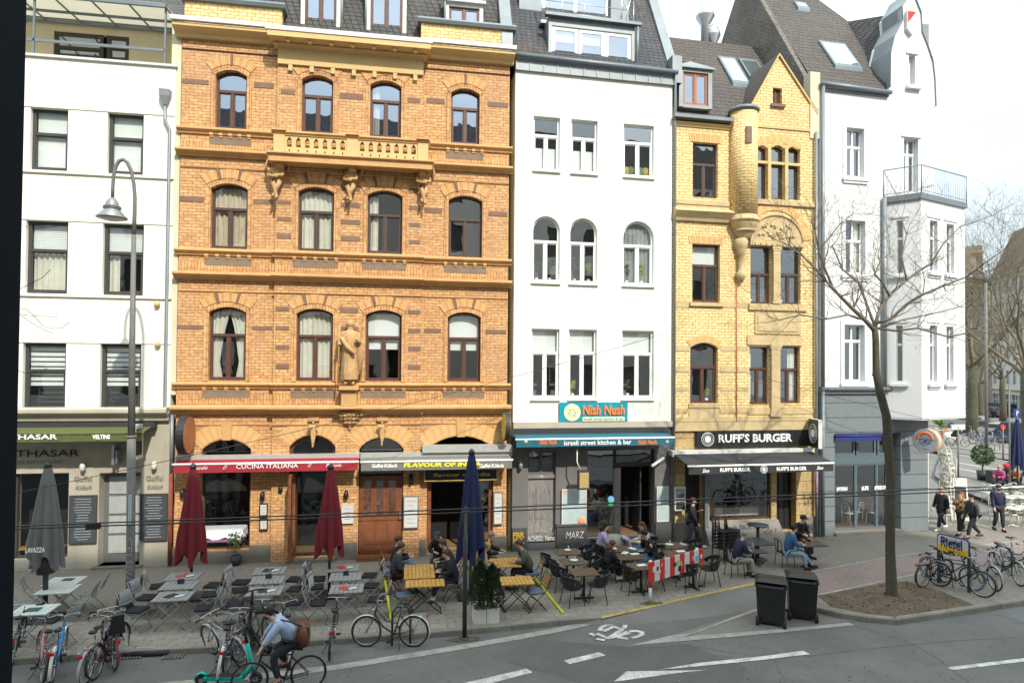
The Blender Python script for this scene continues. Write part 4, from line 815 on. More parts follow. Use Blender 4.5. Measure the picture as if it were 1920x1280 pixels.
col('canopy_cloth',(.52,.50,.44),.8); cm_=MATS['canopy_cloth'].node_tree; tl_=cm_.nodes.new('ShaderNodeBsdfTranslucent'); tl_.inputs[0].default_value=(.8,.77,.68,1); ml_=cm_.nodes.new('ShaderNodeMixShader'); ml_.inputs[0].default_value=.6; cm_.links.new(cm_.nodes['Principled BSDF'].outputs[0],ml_.inputs[1]); cm_.links.new(tl_.outputs[0],ml_.inputs[2]); cm_.links.new(ml_.outputs[0],cm_.nodes['Material Output'].inputs[0]); mb=MB(); lay_roof(mb,.05,xb,-.1,zf_+.08,ys-.06,zr_+.12,th=.02); b.part('canopy_roof',mb,'canopy_cloth')
# ================================================================ B3: cream and white house
B3=Bld('white_house','bright white house with round-headed windows and turquoise shop sign between two brick houses','house',(3.62,21.72,0),R(1.77)); b=B3
XL3,XR3=b.X(964,500)+.0,b.X(1260,480)
ztop=b.Z(970,133)
rows={'T':[(1000,1050,219,322),(1071,1120.5,226,325),(1169,1226,233,330)],'M':[(997.5,1050,406,530),(1067.5,1120,408,532),(1167.5,1226,415,534)],'L':[(996,1049,616,746),(1066,1119,617.5,747),(1166,1226,620,749)]}
hs=[]; W3=[]
for k,rr in rows.items():
 a=[b.rect(*r)for r in rr]; z0=sum(q[2]for q in a)/3; z1=sum(q[3]for q in a)/3
 for i,q in enumerate(a):z1i=z1; W3.append((q[0],q[1],z0,z1i,k,i)); hs.append(arch(q[0],q[1],z0,z1i,99 if k=='M' else 0,16))
zst=b.Z(1100,790)
mb=MB(); mb.wall([(XL3,zst),(XR3,zst),(XR3,ztop),(XL3,ztop)],hs,0,.26); b.part('wall',mb,'white_stucco')
cu={('T',0):'blindlow',('T',1):'blindlow',('L',0):'blindtop',('L',1):'blindtop',('L',2):'blindtop',('M',2):'full'}
for(x0,x1,z0,z1,k,i)in W3:
 window(b,x0,x1,z0,z1,(x1-x0)/2-.001 if k=='M' else 0,y=.12,frame='white_paint',glass='glass',tr={'T':.66,'M':.62,'L':.66}[k],fw=.065,cur=cu.get((k,i)),cmat='curtain_grey' if(k,i)==('M',2)else 'curtain',sill=.03)
def sprig(mb,p,h,n,r_,w=.12,mt=0):
 for i in range(n):
  a=r_.uniform(0,6.28); q=p+V(math.cos(a)*w*r_.random(),-abs(math.sin(a))*w*.3,h*r_.uniform(.4,1)); s_=r_.uniform(.04,.08)
  d1=V(r_.uniform(-1,1),r_.uniform(-.3,.3),r_.uniform(-1,1)).normalized()*s_; d2=V(r_.uniform(-1,1),r_.uniform(-.3,.3),r_.uniform(-1,1)).normalized()*s_*.6
  mb.add([q-d1,q+d2,q+d1,q-d2],[(0,1,2,3)],False)
 mb.tube([p,p+V(.01,0,h*.8)],.008,4)
def potplant(b,x,z,h,label,y=.24,pot='white_paint',leaf='leaf',n=40,seed=1,s=1.):
 r_=random.Random(seed); t=thing('potted_plant',label,'plant',b.A+b.ex*x+b.ey*y+V(0,0,z),b.ang)
 MB().lathe([(.05*s,0),(.07*s,.12*s),(.06*s,.12*s),(0,.10*s)],n=10).build('pot',pot,t); m2=MB(); sprig(m2,V(0,0,.1*s),h,n,r_,.13*s); m2.build('foliage',leaf,t)
k=0
for fl,i,dx,h,lf in(('M',0,.22,.55,'leaf'),('M',0,.68,.75,'leaf_dark'),('M',1,.25,.8,'leaf'),('M',1,.75,.6,'leaf_yellow'),('M',2,.2,.6,'leaf_dark'),('M',2,.68,.65,'leaf_yellow'),('L',1,.2,.45,'leaf_yellow'),('L',2,.25,.5,'leaf')):
 q=[w_ for w_ in W3 if w_[4]==fl and w_[5]==i][0]; k+=1
 fln={'M':'arched','L':'first-floor'}[fl]; potplant(b,q[0]+(q[1]-q[0])*dx,q[2]+.07,h,'potted plant on the %s side of the %s %s window of the white house'%('left' if dx<.5 else 'right',('left','middle','right')[i],fln),leaf=lf,seed=k)
q=[w_ for w_ in W3 if w_[4]=='T' and w_[5]==2][0]; col('cushion_yellow',(.62,.50,.10)); col('cushion_green',(.25,.28,.15))
for j,(dx,mm,lb)in enumerate(((.14,'cushion_yellow','yellow cushion at the left edge of the top right window'),(.36,'cushion_green','green cushion left of the middle bar in the top right window'),(.64,'cushion_green','green cushion right of the middle bar in the top right window'),(.85,'cushion_yellow','yellow cushion at the right edge of the top right window'))):
 o=MB().lathe([(0,-.2),(.15,-.16),(.19,0),(.16,.15),(0,.2)],n=10,sy=.4).build('cushion',mm,None,loc=b.A+b.ex*(q[0]+(q[1]-q[0])*dx)+b.ey*.30+V(0,0,q[2]+.26)); tag(o,lb,'cushion')
body(b,XL3,XR3,ztop,11,'cream_stucco',yf=.27,back=1.5,inm='interior_grey')
mb=MB(); mb.box(XL3-.02,XR3+.02,-.10,.25,ztop,ztop+.42)
for i in range(13):xx=XL3+(XR3-XL3)*i/12; mb.box(xx-.015,xx+.015,-.125,-.099,ztop,ztop+.42)
b.part('fascia',mb,'zinc'); b.part('gutter',MB().tube([(XL3-.05,-.22,ztop+.46),(XR3+.1,-.22,ztop+.42)],.08,8),'zinc_dark')
mb=MB(); mb.tube([(XR3+.04,-.2,ztop+.4),(XR3+.06,-.1,ztop),(XR3+.05,-.09,.1)],.05,8); b.part('rain_pipe',mb,'zinc')
zr=ztop+.4; mb=MB(); lay_roof(mb,XL3,XR3,0,zr,2.6,zr+4.6); lay_roof(mb,XL3,XR3,10.8,zr,2.6,zr+4.6); b.part('roof',mb,'roof_slate')
x0,x1=b.X(1036,80,-.2),b.X(1186,100,-.2); z0,z1=b.Z(1110,122,-.3),b.Z(1110,56,-.3)
d=MB(); c_=.12; d.box(x0-c_,x0,.3,3.2,z0-.3,z1+.3); d.box(x1,x1+c_,.3,3.2,z0-.3,z1+.3); d.box(x0,x1,.3,3.2,z1,z1+.3); d.box(x0,x1,.3,.5,z0-.3,z0); dm=d.build('dormer','zinc',b.root)
for i in range(3):
 w_=(x1-x0)/3; window(b,x0+w_*i+.01,x0+w_*(i+1)-.01,z0,z1,0,y=.34,frame='white_paint',glass='glass_sky',tr=1,mull=False,fw=.09,parent=dm,cur='blindhalf' if i<2 else None)
MB().box(x0,x1,1.6,1.7,z0,z1).build('interior','offwhite',dm); MB().box(x0-c_-.15,x1+c_+.2,.12,.32,z1+.28,z1+.38).build('gutter','zinc_dark',dm)
MB().tube([(x1+.2,.2,z1+.3),(x1+.2,.22,z1-.4),(x1+.2,.4,z0-.1)],.05,8).build('rain_pipe','zinc',dm)
zt=z1+.42; mb=MB(); mb.box(x0-.3,x1+.25,.75,3.2,z1+.30,zt); b.part('terrace_floor',mb,'zinc')
mb=MB(); xs_,xe=b.X(1015,20,-1.3),b.X(1160,30,-1.3)
mb.box(x0-.95,x0-.1,1.5,3.5,z0-1,zt+2.6); mb.box(x1-.4,x1+.35,1.5,3.5,zt,zt+2.6); b.part('stair_tower',mb,'zinc_dark')
window(b,x0-.05,x1-.45,zt,zt+2.4,0,y=1.6,frame='white_paint',glass='glass_sky',tr=1,mull=True,fw=.08); MB().box(x0,x1-.4,2.4,2.5,zt,zt+2.5).build('interior','offwhite',b.root)
mb=MB()
for px in(1016,1054,1096,1135,1188):xx=b.X(px,20,-.8); mb.tube([(xx,.8,zt),(xx,.8,zt+1.15)],.018,5)
for zz in(.35,.75,1.15):mb.tube([(b.X(1016,20,-.8),.8,zt+zz),(b.X(1190,20,-.8),.8,zt+zz)],.014 if zz<1 else .022,5)
xx=b.X(1190,20,-.8); mb.tube([(xx-.5,.8,zt-.3),(xx,.8,zt+1.9)],.02,5); mb.tube([(xx-.5,.8,zt+1.2),(xx,.8,zt+.2)],.02,5); mb.tube([(xx-.5,.8,zt-.5),(xx-.5,.8,zt+2.2)],.02,5); b.part('terrace_rail',mb,'steel')
mb=MB(); mb.add([(XR3-.05,-.1,ztop+.1),(XR3+.32,-.1,ztop+.1),(XR3+.32,-.1,ztop+1.1),(XR3-.05,-.1,ztop+1.1),(XR3-.05,2.6,zr+5),(XR3+.32,2.6,zr+5),(XR3-.05,10,zr),(XR3+.32,10,zr),(XR3-.05,.35,ztop+1.1),(XR3+.32,.35,ztop+1.1)],[(0,1,2,3),(3,2,9,8),(8,9,5,4),(4,5,7,6),(0,3,8,4,6),(1,7,5,9,2)],False); b.part('fire_wall',mb,'zinc')
col('teal_sign',(.0,.27,.34),.5); col('cream_sign',(.75,.70,.42),.6)
o,q=board(b,'shop_sign',(1049,1177,754,791),'teal_sign',.10)
x,z=b.L(1073,773,.12); m2=MB(); m2.tube([(x,-.10,z),(x,-.125,z)],.30,26,smooth=False); m2.build('medallion','cream_sign',o)
for i in range(8):
 a=i*math.pi/4; m2=MB(); c1=V(x+.12*math.cos(a),-.132,z+.12*math.sin(a)); m2.tube([c1-V(math.cos(a),0,math.sin(a))*.06,c1,c1+V(math.cos(a),0,math.sin(a))*.06],[.008,.028,.008],6,flat=.2); m2.build('petal','teal_sign',o)
text('lettering','Nish Nush',o,(b.X(1131,769,.1),-.13,b.Z(1131,769,.1)),.46,'text_orange',width=b.X(1171,769)-b.X(1092,769),ext=.02,off=.012,shear=.12)
m2=MB(); qq=b.rect(1092,1171,781,789,.11); m2.box(qq[0],qq[1],-.125,-.10,qq[2],qq[3]); m2.build('sign_strip','cream_sign',o); text('lettering','israeli street kitchen & bar',o,((qq[0]+qq[1])/2,-.13,(qq[2]+qq[3])/2),.13,'teal_sign',width=(qq[1]-qq[0])*.94)
qg=b.rect(964,1260,790,801,.05); b.part('ledge',MB().box(XL3,XR3,-.10,.25,qg[2],qg[3]),'greige_stucco')
aw,x0,x1,za,zv=awning('teal awning with white and orange lettering under the turquoise sign','awning',b,968,1263,810,822,836,.85,'awning_teal',casz=.16,cas='charcoal',bar='stripe_white')
vtext(b,aw,'israeli street kitchen & bar',1121,829.5,.85,.22,'text_white',width=b.X(1184,830,.85)-b.X(1058,830,.85),off=.003)
for px,wd in((1028,30),(1214,35)):vtext(b,aw,'Nish Nush',px,829,.85,.22,'text_orange',width=wd/52,off=.004,shear=.1)
for px in(986,1251):
 x,z=b.L(px,828,.88); m2=MB()
 for i in range(4):a=i*math.pi/4; m2.tube([(x-.07*math.cos(a),-.885,z-.07*math.sin(a)),(x+.07*math.cos(a),-.885,z+.07*math.sin(a))],.008,4)
 m2.build('emblem','text_white',aw)
zg_=b.Z(1100,801); oA=(b.X(990,950),b.X(1042,950),.25,b.Z(1016,846)); oB=(b.X(1101,930),b.X(1228,930),.35,b.Z(1160,842))
mb=MB(); mb.wall([(XL3,0),(XR3,0),(XR3,zg_),(XL3,zg_)],[arch(*oA,0),arch(*oB,0)],.02,.35); b.part('ground_wall',mb,'grey_stucco')
mb=MB(); zpl3=b.Z(1075,985)
for a,c in((XL3,oA[0]-.03),(oA[1]+.03,oB[0]-.02),(oB[1]+.02,XR3)):mb.box(a,c,-.05,.1,-.02,zpl3)
mb.box(oA[0]-.03,oA[1]+.03,.06,.3,-.02,.25); b.part('plinth',mb,'dark_plinth')
b.part('plinth_ledge',MB().box(oA[1]+.0,oB[0]+.0,-.09,.1,zpl3,zpl3+.08),'dark_plinth')
x0,x1=oA[0],oA[1]; zt_=b.Z(1016,893); col('door_greige',(.23,.215,.20),.7,.2,4)
dr=MB(); dr.box(x0,x1,.2,.25,oA[2],zt_-.08); dr.box(x0,x1,.12,.26,zt_-.08,zt_+.04)
for i in range(3):
 for j in range(2):dr.box(x0+.28+j*.22,x0+.46+j*.22,.18,.2,.55+i*.5,.95+i*.5)
dr=dr.build('door','door_greige',b.root); window(b,x0,x1,zt_+.04,oA[3],0,y=.2,frame='grey_stucco',glass='glass_dark',tr=1,mull=True,fw=.05)
text('house_number','14',dr,((x0+x1)/2,.11,zt_-.02),.12,'text_white')
xm_=b.X(1155,930); window(b,oB[0],xm_,oB[2],oB[3],0,y=.14,frame='charcoal',glass='glass',tr=1,mull=False,fw=.05,sashes=False)
fr=MB(); fr.box(xm_,xm_+.22,.12,.22,oB[2],b.Z(1160,875)); fr.box(xm_,oB[1],.12,.2,b.Z(1190,875),b.Z(1190,872)+.08); fr.box(oB[1]-.45,oB[1]-.4,.3,1.0,oB[2],2.9); b.part('door_frame',fr,'charcoal'); window(b,xm_+.02,oB[1],b.Z(1190,870),oB[3],0,y=.16,frame='charcoal',glass='glass_dark',tr=1,mull=False,fw=.04,sashes=False)
for i in range(2):b.part('step',MB().box(oB[0]-.05,oB[1]+.05,-.05-.28*(1-i),.3,-.02,.17*(i+1)),'dark_plinth')
floor_in(b,oB[0],oB[1],z=.36)
col('menu_light',(.40,.48,.49)); col('menu_art',(.70,.30,.15)); board(b,'menu_board',(1055,1098,918,982),'menu_light',.07,frame='offwhite'); x,z=b.L(1090,975,.08); b.part('menu_picture',MB().lathe([(0,-.15),(.14,-.1),(.16,.05),(0,.16)],(x,-.06,z),10,sy=.2),'menu_art'); x,z=b.L(1060,922,.08); b.part('menu_picture',MB().lathe([(0,-.12),(.10,0),(0,.12)],(x,-.06,z),8,sy=.2),'menu_art')
board(b,'menu_board',(1233,1252,913,976),'menu_light',.07,frame='offwhite'); col('sticker_blue',(.15,.42,.62)); col('sticker_green',(.02,.30,.08)); x,z=b.L(1148,937,0); b.part('sticker',MB().tube([(x,.13,z),(x,.12,z)],.12,14,smooth=False),'sticker_blue'); b.part('sticker',MB().box(x-.10,x+.08,.12,.13,z-.28,z-.13),'sticker_green')
x,z=b.L(1081,882,.6); t=thing('hanging_sign','small square sign hanging on a bent pipe under the teal awning','sign',b.A+b.ex*x-b.ey*.6+V(0,0,z),b.ang)
q1=V(.22,0,-.1); MB().box(.02,.42,-.16,-.02,-.62,.02).build('sign_box','charcoal',t); MB().box(.06,.38,-.175,-.16,-.56,-.04).build('sign_face',col('wood_face',(.40,.28,.12))and 'wood_face',t); MB().tube([(.0,-.05,.75),(.0,-.05,.3),(.12,-.05,.02)],.025,6).build('bracket','offwhite',t)
for lab,px,py,aim in(('white security camera on the grey pier right of the dark shop entrance',1244,858,(-.55,-.25,-.25)),('small white camera at the left under the teal awning',1000,846,(.03,-.2,-.12))):
 x,z=b.L(px,py,.2); t=thing('security_camera',lab,'camera',b.A+b.ex*x-b.ey*.2+V(0,0,z),b.ang); MB().tube([(0,0,0),aim],.055,8).build('housing','offwhite',t); MB().tube([(0,.2,-.05),(0,0,0)],.02,6).build('bracket','offwhite',t)
sconce(b,976,873,0,'zinc',1.3)
def graffiti(b,mt,px0,px1,py0,py1,out,seed,n=7,w=.016,nm='graffiti'):
 r_=random.Random(seed); q=b.rect(px0,px1,py0,py1,out); mb=MB(); st=(q[1]-q[0])/n; hh=q[3]-q[2]
 for i in range(n):
  x=q[0]+st*i; pts=[(x+r_.uniform(0,st*1.15),-out-.006-.001*i,q[2]+hh*r_.random())for _ in range(4)]
  sm=[]
  for a in range(len(pts)-1):
   for t_ in range(4):u=t_/4; sm.append(tuple(pts[a][c]*(1-u)+pts[a+1][c]*u+(.02*math.sin(u*3.14)if c!=1 else 0)for c in range(3)))
  sm.append(pts[-1]); mb.tube(sm,w,4,flat=.25)
 return b.part(nm,mb,mt)
col('spray_yellow',(.60,.38,.03)); col('spray_white',(.62,.62,.60)); col('spray_black',(.02,.02,.02)); col('spray_pale',(.28,.25,.30)); col('spray_orange',(.50,.30,.10))
for i,(s,py)in enumerate((('FBR',1003),('PNL',1014))):text('graffiti',s,b.root,(b.X(972,py,.05),-.057,b.Z(972,py,.05)),.26,'spray_yellow',width=.40,off=.008)
text('graffiti','ACHSO. Fame',b.root,(b.X(1015,1009),.055,b.Z(1015,1009,-.06)),.26,'spray_white',width=.98,off=.006); text('graffiti','MARZ',b.root,(b.X(1077,1003,.05),-.057,b.Z(1077,1003,.05)),.34,'spray_white',width=.66,off=-.002,shear=.2)
graffiti(b,'spray_white',1010,1040,990,1004,-.05,5,6,.01); graffiti(b,'spray_pale',992,1040,905,990,-.17,8,9,.008); graffiti(b,'spray_pale',1058,1098,1010,1024,.06,11,6,.012)
# ================================================================ B4: yellow brick house
A4=B3.A+B3.ex*(XR3+.02); B4=Bld('brick_house','narrow yellow brick house with round turret and stepped-stone bands, above the burger shop','house',A4,R(1.77)); b=B4
XR4=b.X(1532,480); XL4=0; zG=b.Z(1400,795)
ztL=b.Z(1268,228); xT0,xT1=b.X(1367,300),b.X(1416,300); xc4=b.X(1391,300)
q_={}
q_['T']=b.rect(1299,1346,268,371); q_['M']=b.rect(1298,1350,458,567); q_['L']=b.rect(1294,1346,643,756)
RT=[b.rect(1417,1439,274,374),b.rect(1445,1471,274,374),b.rect(1477,1500,276,375)]; RM=[b.rect(1407,1446,462,569),b.rect(1462,1501,464,570)]; RL=[b.rect(1405,1442,650,758),b.rect(1462,1500,650,756)]
apx,apz=b.L(1460,108); ezL=b.Z(1412,205); ezR=b.Z(1530,215); xg0=b.X(1406,230)
hs=[arch(*q_['T'],0),arch(*q_['M'],0),arch(*q_['L'],.18)]+[arch(*r,.10)for r in RT]+[arch(*r,0)for r in RM+RL]
sw=b.rect(1449,1466,165,196); hs.append(arch(*sw,0))
mb=MB(); mb.wall([(0,zG),(XR4,zG),(XR4,ezR),(apx,apz),(xg0,ezL),(xg0,ztL),(0,ztL)],hs,0,.25); b.part('wall',mb,'yellow_brick')
body(b,0,XR4,ztL-.1,11,'cream_stucco',yf=.26,back=1.4)
window(b,*q_['T'],0,y=.16,frame='dark_brown',cur=None,tr=.62,fw=.05); window(b,*q_['M'],0,y=.16,frame='brown_wood',cur='blindtop',tr=.64,fw=.06); window(b,*q_['L'],.18,y=.16,frame='brown_wood',tr=.60,fw=.06,glass='glass',cur=None)
for r in RT:window(b,*r,.10,y=.16,frame='dark_brown',tr=.70,mull=False,fw=.035)
for r in RM:window(b,*r,0,y=.16,frame='dark_brown',tr=.52,fw=.045,glass='glass_dark')
window(b,*RL[0],0,y=.16,frame='brown_wood',tr=.62,fw=.045,cur='left',glass='glass_dark'); window(b,*RL[1],0,y=.16,frame='brown_wood',tr=.60,fw=.045,cur='right',glass='glass_dark')
window(b,*sw,0,y=.14,frame='brown_wood',tr=1,mull=True,fw=.05); b.part('sill',MB().box(sw[0]-.1,sw[1]+.1,-.1,.1,sw[2]-.12,sw[2]-.01),'brown_terracotta')
mb=MB()
def sband(px0,px1,y0,y1,p=.03,o=0.):q=b.rect(px0,px1,y0,y1,o); mb.box(max(q[0],0),min(q[1],XR4),-p,.01,q[2],q[3])
sband(1262,1366,377,385,.08); sband(1262,1366,386,399,.05)
for y0,y1 in((565,576),(648,657),(688,697),(725,733),(765,773)):
 for x0,x1 in((1262,1292),(1350,1380),(1383,1402)):sband(x0,x1,y0,y1,.02)
for r,o in((q_['M'],.12),):mb.box(r[0]-o,r[1]+o,-.10,.02,r[2]-.14,r[2]-.01)
mb.box(q_['L'][0]-.06,q_['L'][1]+.06,-.06,.02,q_['L'][2]-.16,q_['L'][2]-.01); mb.box(q_['L'][0]-.04,q_['L'][1]+.04,-.035,.02,q_['L'][2]-.62,q_['L'][2]-.18)
sband(1262,1531,790,806,.07); sband(1262,1531,781,789,.04)
sband(1402,1531,765,776,.04); sband(1403,1531,238,243,.04); sband(1404,1531,377,386,.10); sband(1403,1512,571,582,.09); sband(1400,1503,630,647,.06)
sband(1404,1444,722,765,.05)if False else None
b.part('stone_band',mb,'sandstone')
mb=MB(); q=b.rect(1262,1368,232,240); cornice(mb,0,xT0+.1,q[2],.16,.12); cornice(mb,0,xT0+.1,q[3]+.08,.12,.2); b.part('cornice',mb,'ochre_paint')
mb=MB(); q=b.rect(1262,1366,400,411); prof(mb,0,xT0+.05,[(.01,q[2]-.1),(-.10,q[2]-.1),(-.14,q[2]),(-.34,q[3]),(-.30,q[3]+.05),(.01,q[3]+.22)]); b.part('ledge',mb,'sandstone')
mb=MB()
for r in(q_['T'],q_['M']):
 n=13; x0,x1=r[0]-.12,r[1]+.12; w_=(x1-x0)/n
 for i in range(n):u=(i-(n-1)/2)/n*.12; xx=x0+i*w_; mb.mat(i%2); mb.prism([(xx+.004,r[3]+.01),(xx+w_-.004,r[3]+.01),(xx+w_-.004+u,r[3]+.30),(xx+.004+u,r[3]+.30)],-.02,.004)
r=q_['L']; hw=(r[1]-r[0])/2; rr=(hw*hw+.18*.18)/.36; mb.mat(0); voussoirs(mb,(r[0]+r[1])/2,r[3]-rr,rr+.02,rr+.28,math.asin(min(.98,(hw+.1)/(rr+.2))),13,-.02,.004,())
cx=(RT[0][0]+RT[2][1])/2; voussoirs(mb,cx,RT[1][3]-1.6,1.72,2.0,.50,21,-.02,.004,())
for r_ in RT:cc=(r_[0]+r_[1])/2; voussoirs(mb,cc,r_[3]-.28,.30,.42,.9,7,-.03,.004,())
b.part('window_arch',mb,['voussoir_y','voussoir_y2','voussoir_y2'])
cxm=(RM[0][0]+RM[1][1])/2; zt_=RM[0][3]; rw=(RM[1][1]-RM[0][0])/2
mb=MB(); pts=[(cxm+(rw+.04)*math.cos(t),zt_+.22+(rw*.92)*math.sin(t))for t in[math.pi*i/16 for i in range(17)]]; mb.prism(pts,-.05,.01)
r2=random.Random(5)
for i in range(34):a=r2.uniform(.2,2.94); q=r2.uniform(.12,.78)*rw; mb.lathe([(0,-.05),(.05,-.02),(.06,.02),(0,.06)],(cxm+q*math.cos(a),-.07,zt_+.28+q*.85*math.sin(a)),6,sy=.8)
mb.tube([(cxm+(rw+.06)*math.cos(t),-.06,zt_+.22+(rw*.92+.02)*math.sin(t))for t in[math.pi*i/20 for i in range(21)]],.05,6)
b.part('tympanum',mb,'sandstone')
mb=MB(); voussoirs(mb,cxm,zt_+.22,rw*1.0+.12,rw+.42,1.5,25,-.03,.004,()); b.part('window_arch',mb,['voussoir_y','voussoir_y2','voussoir_y2'])
mb=MB(); mb.box(RM[0][0]-.08,RM[1][1]+.08,-.14,.02,zt_+.02,zt_+.2)
for i in range(9):xx=RM[0][0]+(RM[1][1]-RM[0][0])*(i+.5)/9; mb.lathe([(0,-.06),(.05,0),(0,.06)],(xx,-.14,zt_+.08),6)
b.part('lintel',mb,'sandstone')
for x0,x1,z0,z1 in((RM[0][1],RM[1][0],RM[0][2],RM[0][3]),(RL[0][1],RL[1][0],RL[0][2]-.45,RL[0][3]+.1)):
 xc_=(x0+x1)/2; w_=(x1-x0)*.40; hh=z1-z0; mb=MB(); mb.box(x0+.005,x1-.005,0,.2,z0,z1)
 for a_,c_,k_ in((0,.05,1.25),(.05,.08,1.12),(.08,.86,1),(.86,.885,1.12),(.885,.93,1.0),(.93,.96,1.2),(.96,1,1.38)):mb.box(xc_-w_*k_,xc_+w_*k_,-.05-.06*k_,.01,z0+hh*a_,z0+hh*c_-.002)
 b.part('column',mb,'sandstone')
q=b.rect(1415,1500,586,626); mb=MB(); mb.box(q[0],q[1],-.05,.01,q[2],q[3]); mb.box(q[0]+.1,q[1]-.1,-.075,-.05,q[2]+.1,q[3]-.1)
r2=random.Random(8)
for i in range(22):mb.lathe([(0,-.05),(.05,0),(0,.05)],(r2.uniform(q[0]+.15,q[1]-.15),-.07,r2.uniform(q[2]+.15,q[3]-.15)),6,sy=.6)
b.part('relief_panel',mb,'sandstone')
mb=MB()
for a,c in((RT[0][1],RT[1][0]),(RT[1][1],RT[2][0])):mb.box(a+.005,c-.005,-.04,.1,RT[0][2],RT[0][3]+.02)
zz=RT[0][2]+(RT[0][3]-RT[0][2])*.70; mb.box(RT[0][0],RT[2][1],-.02,.05,zz-.05,zz+.05); b.part('stone_mullion',mb,'cream_stone')
ttop,tbot=b.Z(1391,207,.3),b.Z(1391,400,.4); tr_=(xT1-xT0)/2*.92
mb=MB(); mb.lathe([(tr_,0),(tr_,ttop-tbot)],(0,0,0),32);
brickmat('turret_brick',(.86,.66,.34),(.76,.53,.23),(.40,.26,.11),bw=.26,rh=.108,ms=.013,dirt=(.50,.25,.10),dirtamt=.45,mode='cyl')
b.part('turret',mb,'turret_brick',loc=(xc4,-.12,tbot))
b.part('turret_cap',MB().lathe([(tr_+.06,0),(tr_+.08,.08),(tr_,.15),(.0,.24)],(xc4,-.12,ttop-.02),24),'zinc_dark')
b.part('turret_window',MB().box(xc4-.20,xc4+.02,-.12-tr_-.03,-.3,ttop-1.3,ttop-.7),'brown_terracotta')
zc1=b.Z(1391,446,.3); mb=MB(); mb.lathe([(.18,0),(.24,.06),(.34,.2),(.36,.28),(.46,.42),(.54,.62),(.55,.75),(.49,.78),(.49,.9)],(xc4,-.12,zc1),24,sy=.95); mb.lathe([(.53,.60),(.57,.66),(.53,.72)],(xc4,-.12,zc1),24); mb.lathe([(.38,.24),(.43,.28),(.38,.33)],(xc4,-.12,zc1),20); b.part('turret_corbel',mb,'sandstone')
mb=MB(); z1=zc1; z0=b.Z(1386,530,.2); hh=z1-z0; mb.lathe([(0,0),(.06,.03),(.16,.12*hh),(.20,.2*hh),(.13,.26*hh),(.10,.3*hh),(.10,.62*hh),(.17,.66*hh),(.16,.74*hh),(.22,.8*hh),(.26,.95*hh),(.2,hh)],(b.X(1386,480),-.14,z0),12,wob=.1); b.part('turret_column',mb,'sandstone')
mb=MB(); xp_=b.X(1380,700); mb.tube([(xp_,-.03,b.Z(1386,532)),(xp_,-.03,zG+.1)],.02,5); b.part('cable_pipe',mb,'copper_face')
mb=MB(); mb.box(-.05,xT0+.02,-.28,-.10,ztL+.08,ztL+.2); b.part('gutter',mb,'zinc_dark')
mb=MB()
for(xa,za),(xb,zb_)in(((xg0-.05,ezL-.05),(apx,apz+.06)),((apx,apz+.06),(XR4+.0,ezR-.02))):
 mb.add([(xa,-.07,za),(xb,-.07,zb_),(xb,.25,zb_),(xa,.25,za),(xa,-.07,za+.10),(xb,-.07,zb_+.10),(xb,.25,zb_+.10),(xa,.25,za+.10)],[(0,1,5,4),(4,5,6,7),(2,3,7,6),(0,3,2,1),(0,4,7,3),(1,2,6,5)],False)
b.part('gable_coping',mb,'ochre_paint')
zrA=ztL+.15; zrB=b.Z(1300,75,-3.6); mb=MB(); lay_roof(mb,0,XR4,0.02,zrA,3.6,zrB); lay_roof(mb,0,XR4,10.8,zrA,3.6,zrB)
mb.add([(xg0-.1,-.08,ezL+.06),(apx,-.08,apz+.16),(apx,3.6,apz+.16),(xg0-.1,3.0,ezL+.06),(XR4,-.08,ezR+.1),(XR4,3.0,ezR+.1)],[(0,1,2,3),(1,4,5,2)],False); b.part('roof',mb,'roof_brown')
q=b.rect(1281,1328,136,197,-.1); dormer(b,q[0],q[1],q[2],q[3],.10,pitchroof=True,shell='zinc',frame='copper_face',cheek=.16,depth=2.4)
mb=MB()
for px0,px1 in((1362,1388),(1402,1430)):
 xa,xb=b.X(px0,100,-2.2),b.X(px1,110,-2.2); f_=lambda y:zrA+(zrB-zrA)*(y-.02)/3.58
 mb.mat(0); mb.add([(xa-.08,1.55,f_(1.55)+.15),(xb+.08,1.55,f_(1.55)+.15),(xb+.08,2.75,f_(2.75)+.15),(xa-.08,2.75,f_(2.75)+.15),(xa-.08,1.55,f_(1.55)),(xb+.08,1.55,f_(1.55)),(xb+.08,2.75,f_(2.75)),(xa-.08,2.75,f_(2.75))],[(0,1,2,3),(0,4,5,1),(1,5,6,2),(3,2,6,7),(0,3,7,4)],False)
 mb.mat(1); mb.add([(xa,1.65,f_(1.65)+.165),(xb,1.65,f_(1.65)+.165),(xb,2.65,f_(2.65)+.165),(xa,2.65,f_(2.65)+.165)],[(0,1,2,3)],False)
b.part('skylight',mb,['zinc_dark','glass'])
for px,py,r_,h_ in((1322,80,.19,.75),(1337,78,.15,-.12)):
 x,z=b.L(px,py,-3.8); b.part('flue',MB().lathe([(r_,-1),(r_,h_),(r_*2.1,h_+.35),(r_*2.1,h_+.42),(r_*1.2,h_+.75),(r_,h_+.8),(0,h_+.8)],(x,3.8,z),16),'steel')
gh=zG; oD=(b.X(1285,930),b.X(1320,930),.0,b.Z(1300,862)); oW=(b.X(1331,930),b.X(1447,930),b.Z(1390,975),b.Z(1390,862)); oE=(b.X(1457,930),b.X(1494,930),.25,b.Z(1476,862))
mb=MB(); mb.wall([(0,0),(XR4,0),(XR4,gh),(0,gh)],[arch(*oD,0),arch(*oW,0),arch(*oE,0)],.03,.4); b.part('ground_wall',mb,'stone_course')
window(b,*oW,0,y=.14,frame='dark_brown',glass='glass_dark',tr=1,mull=False,sashes=False,fw=.07)
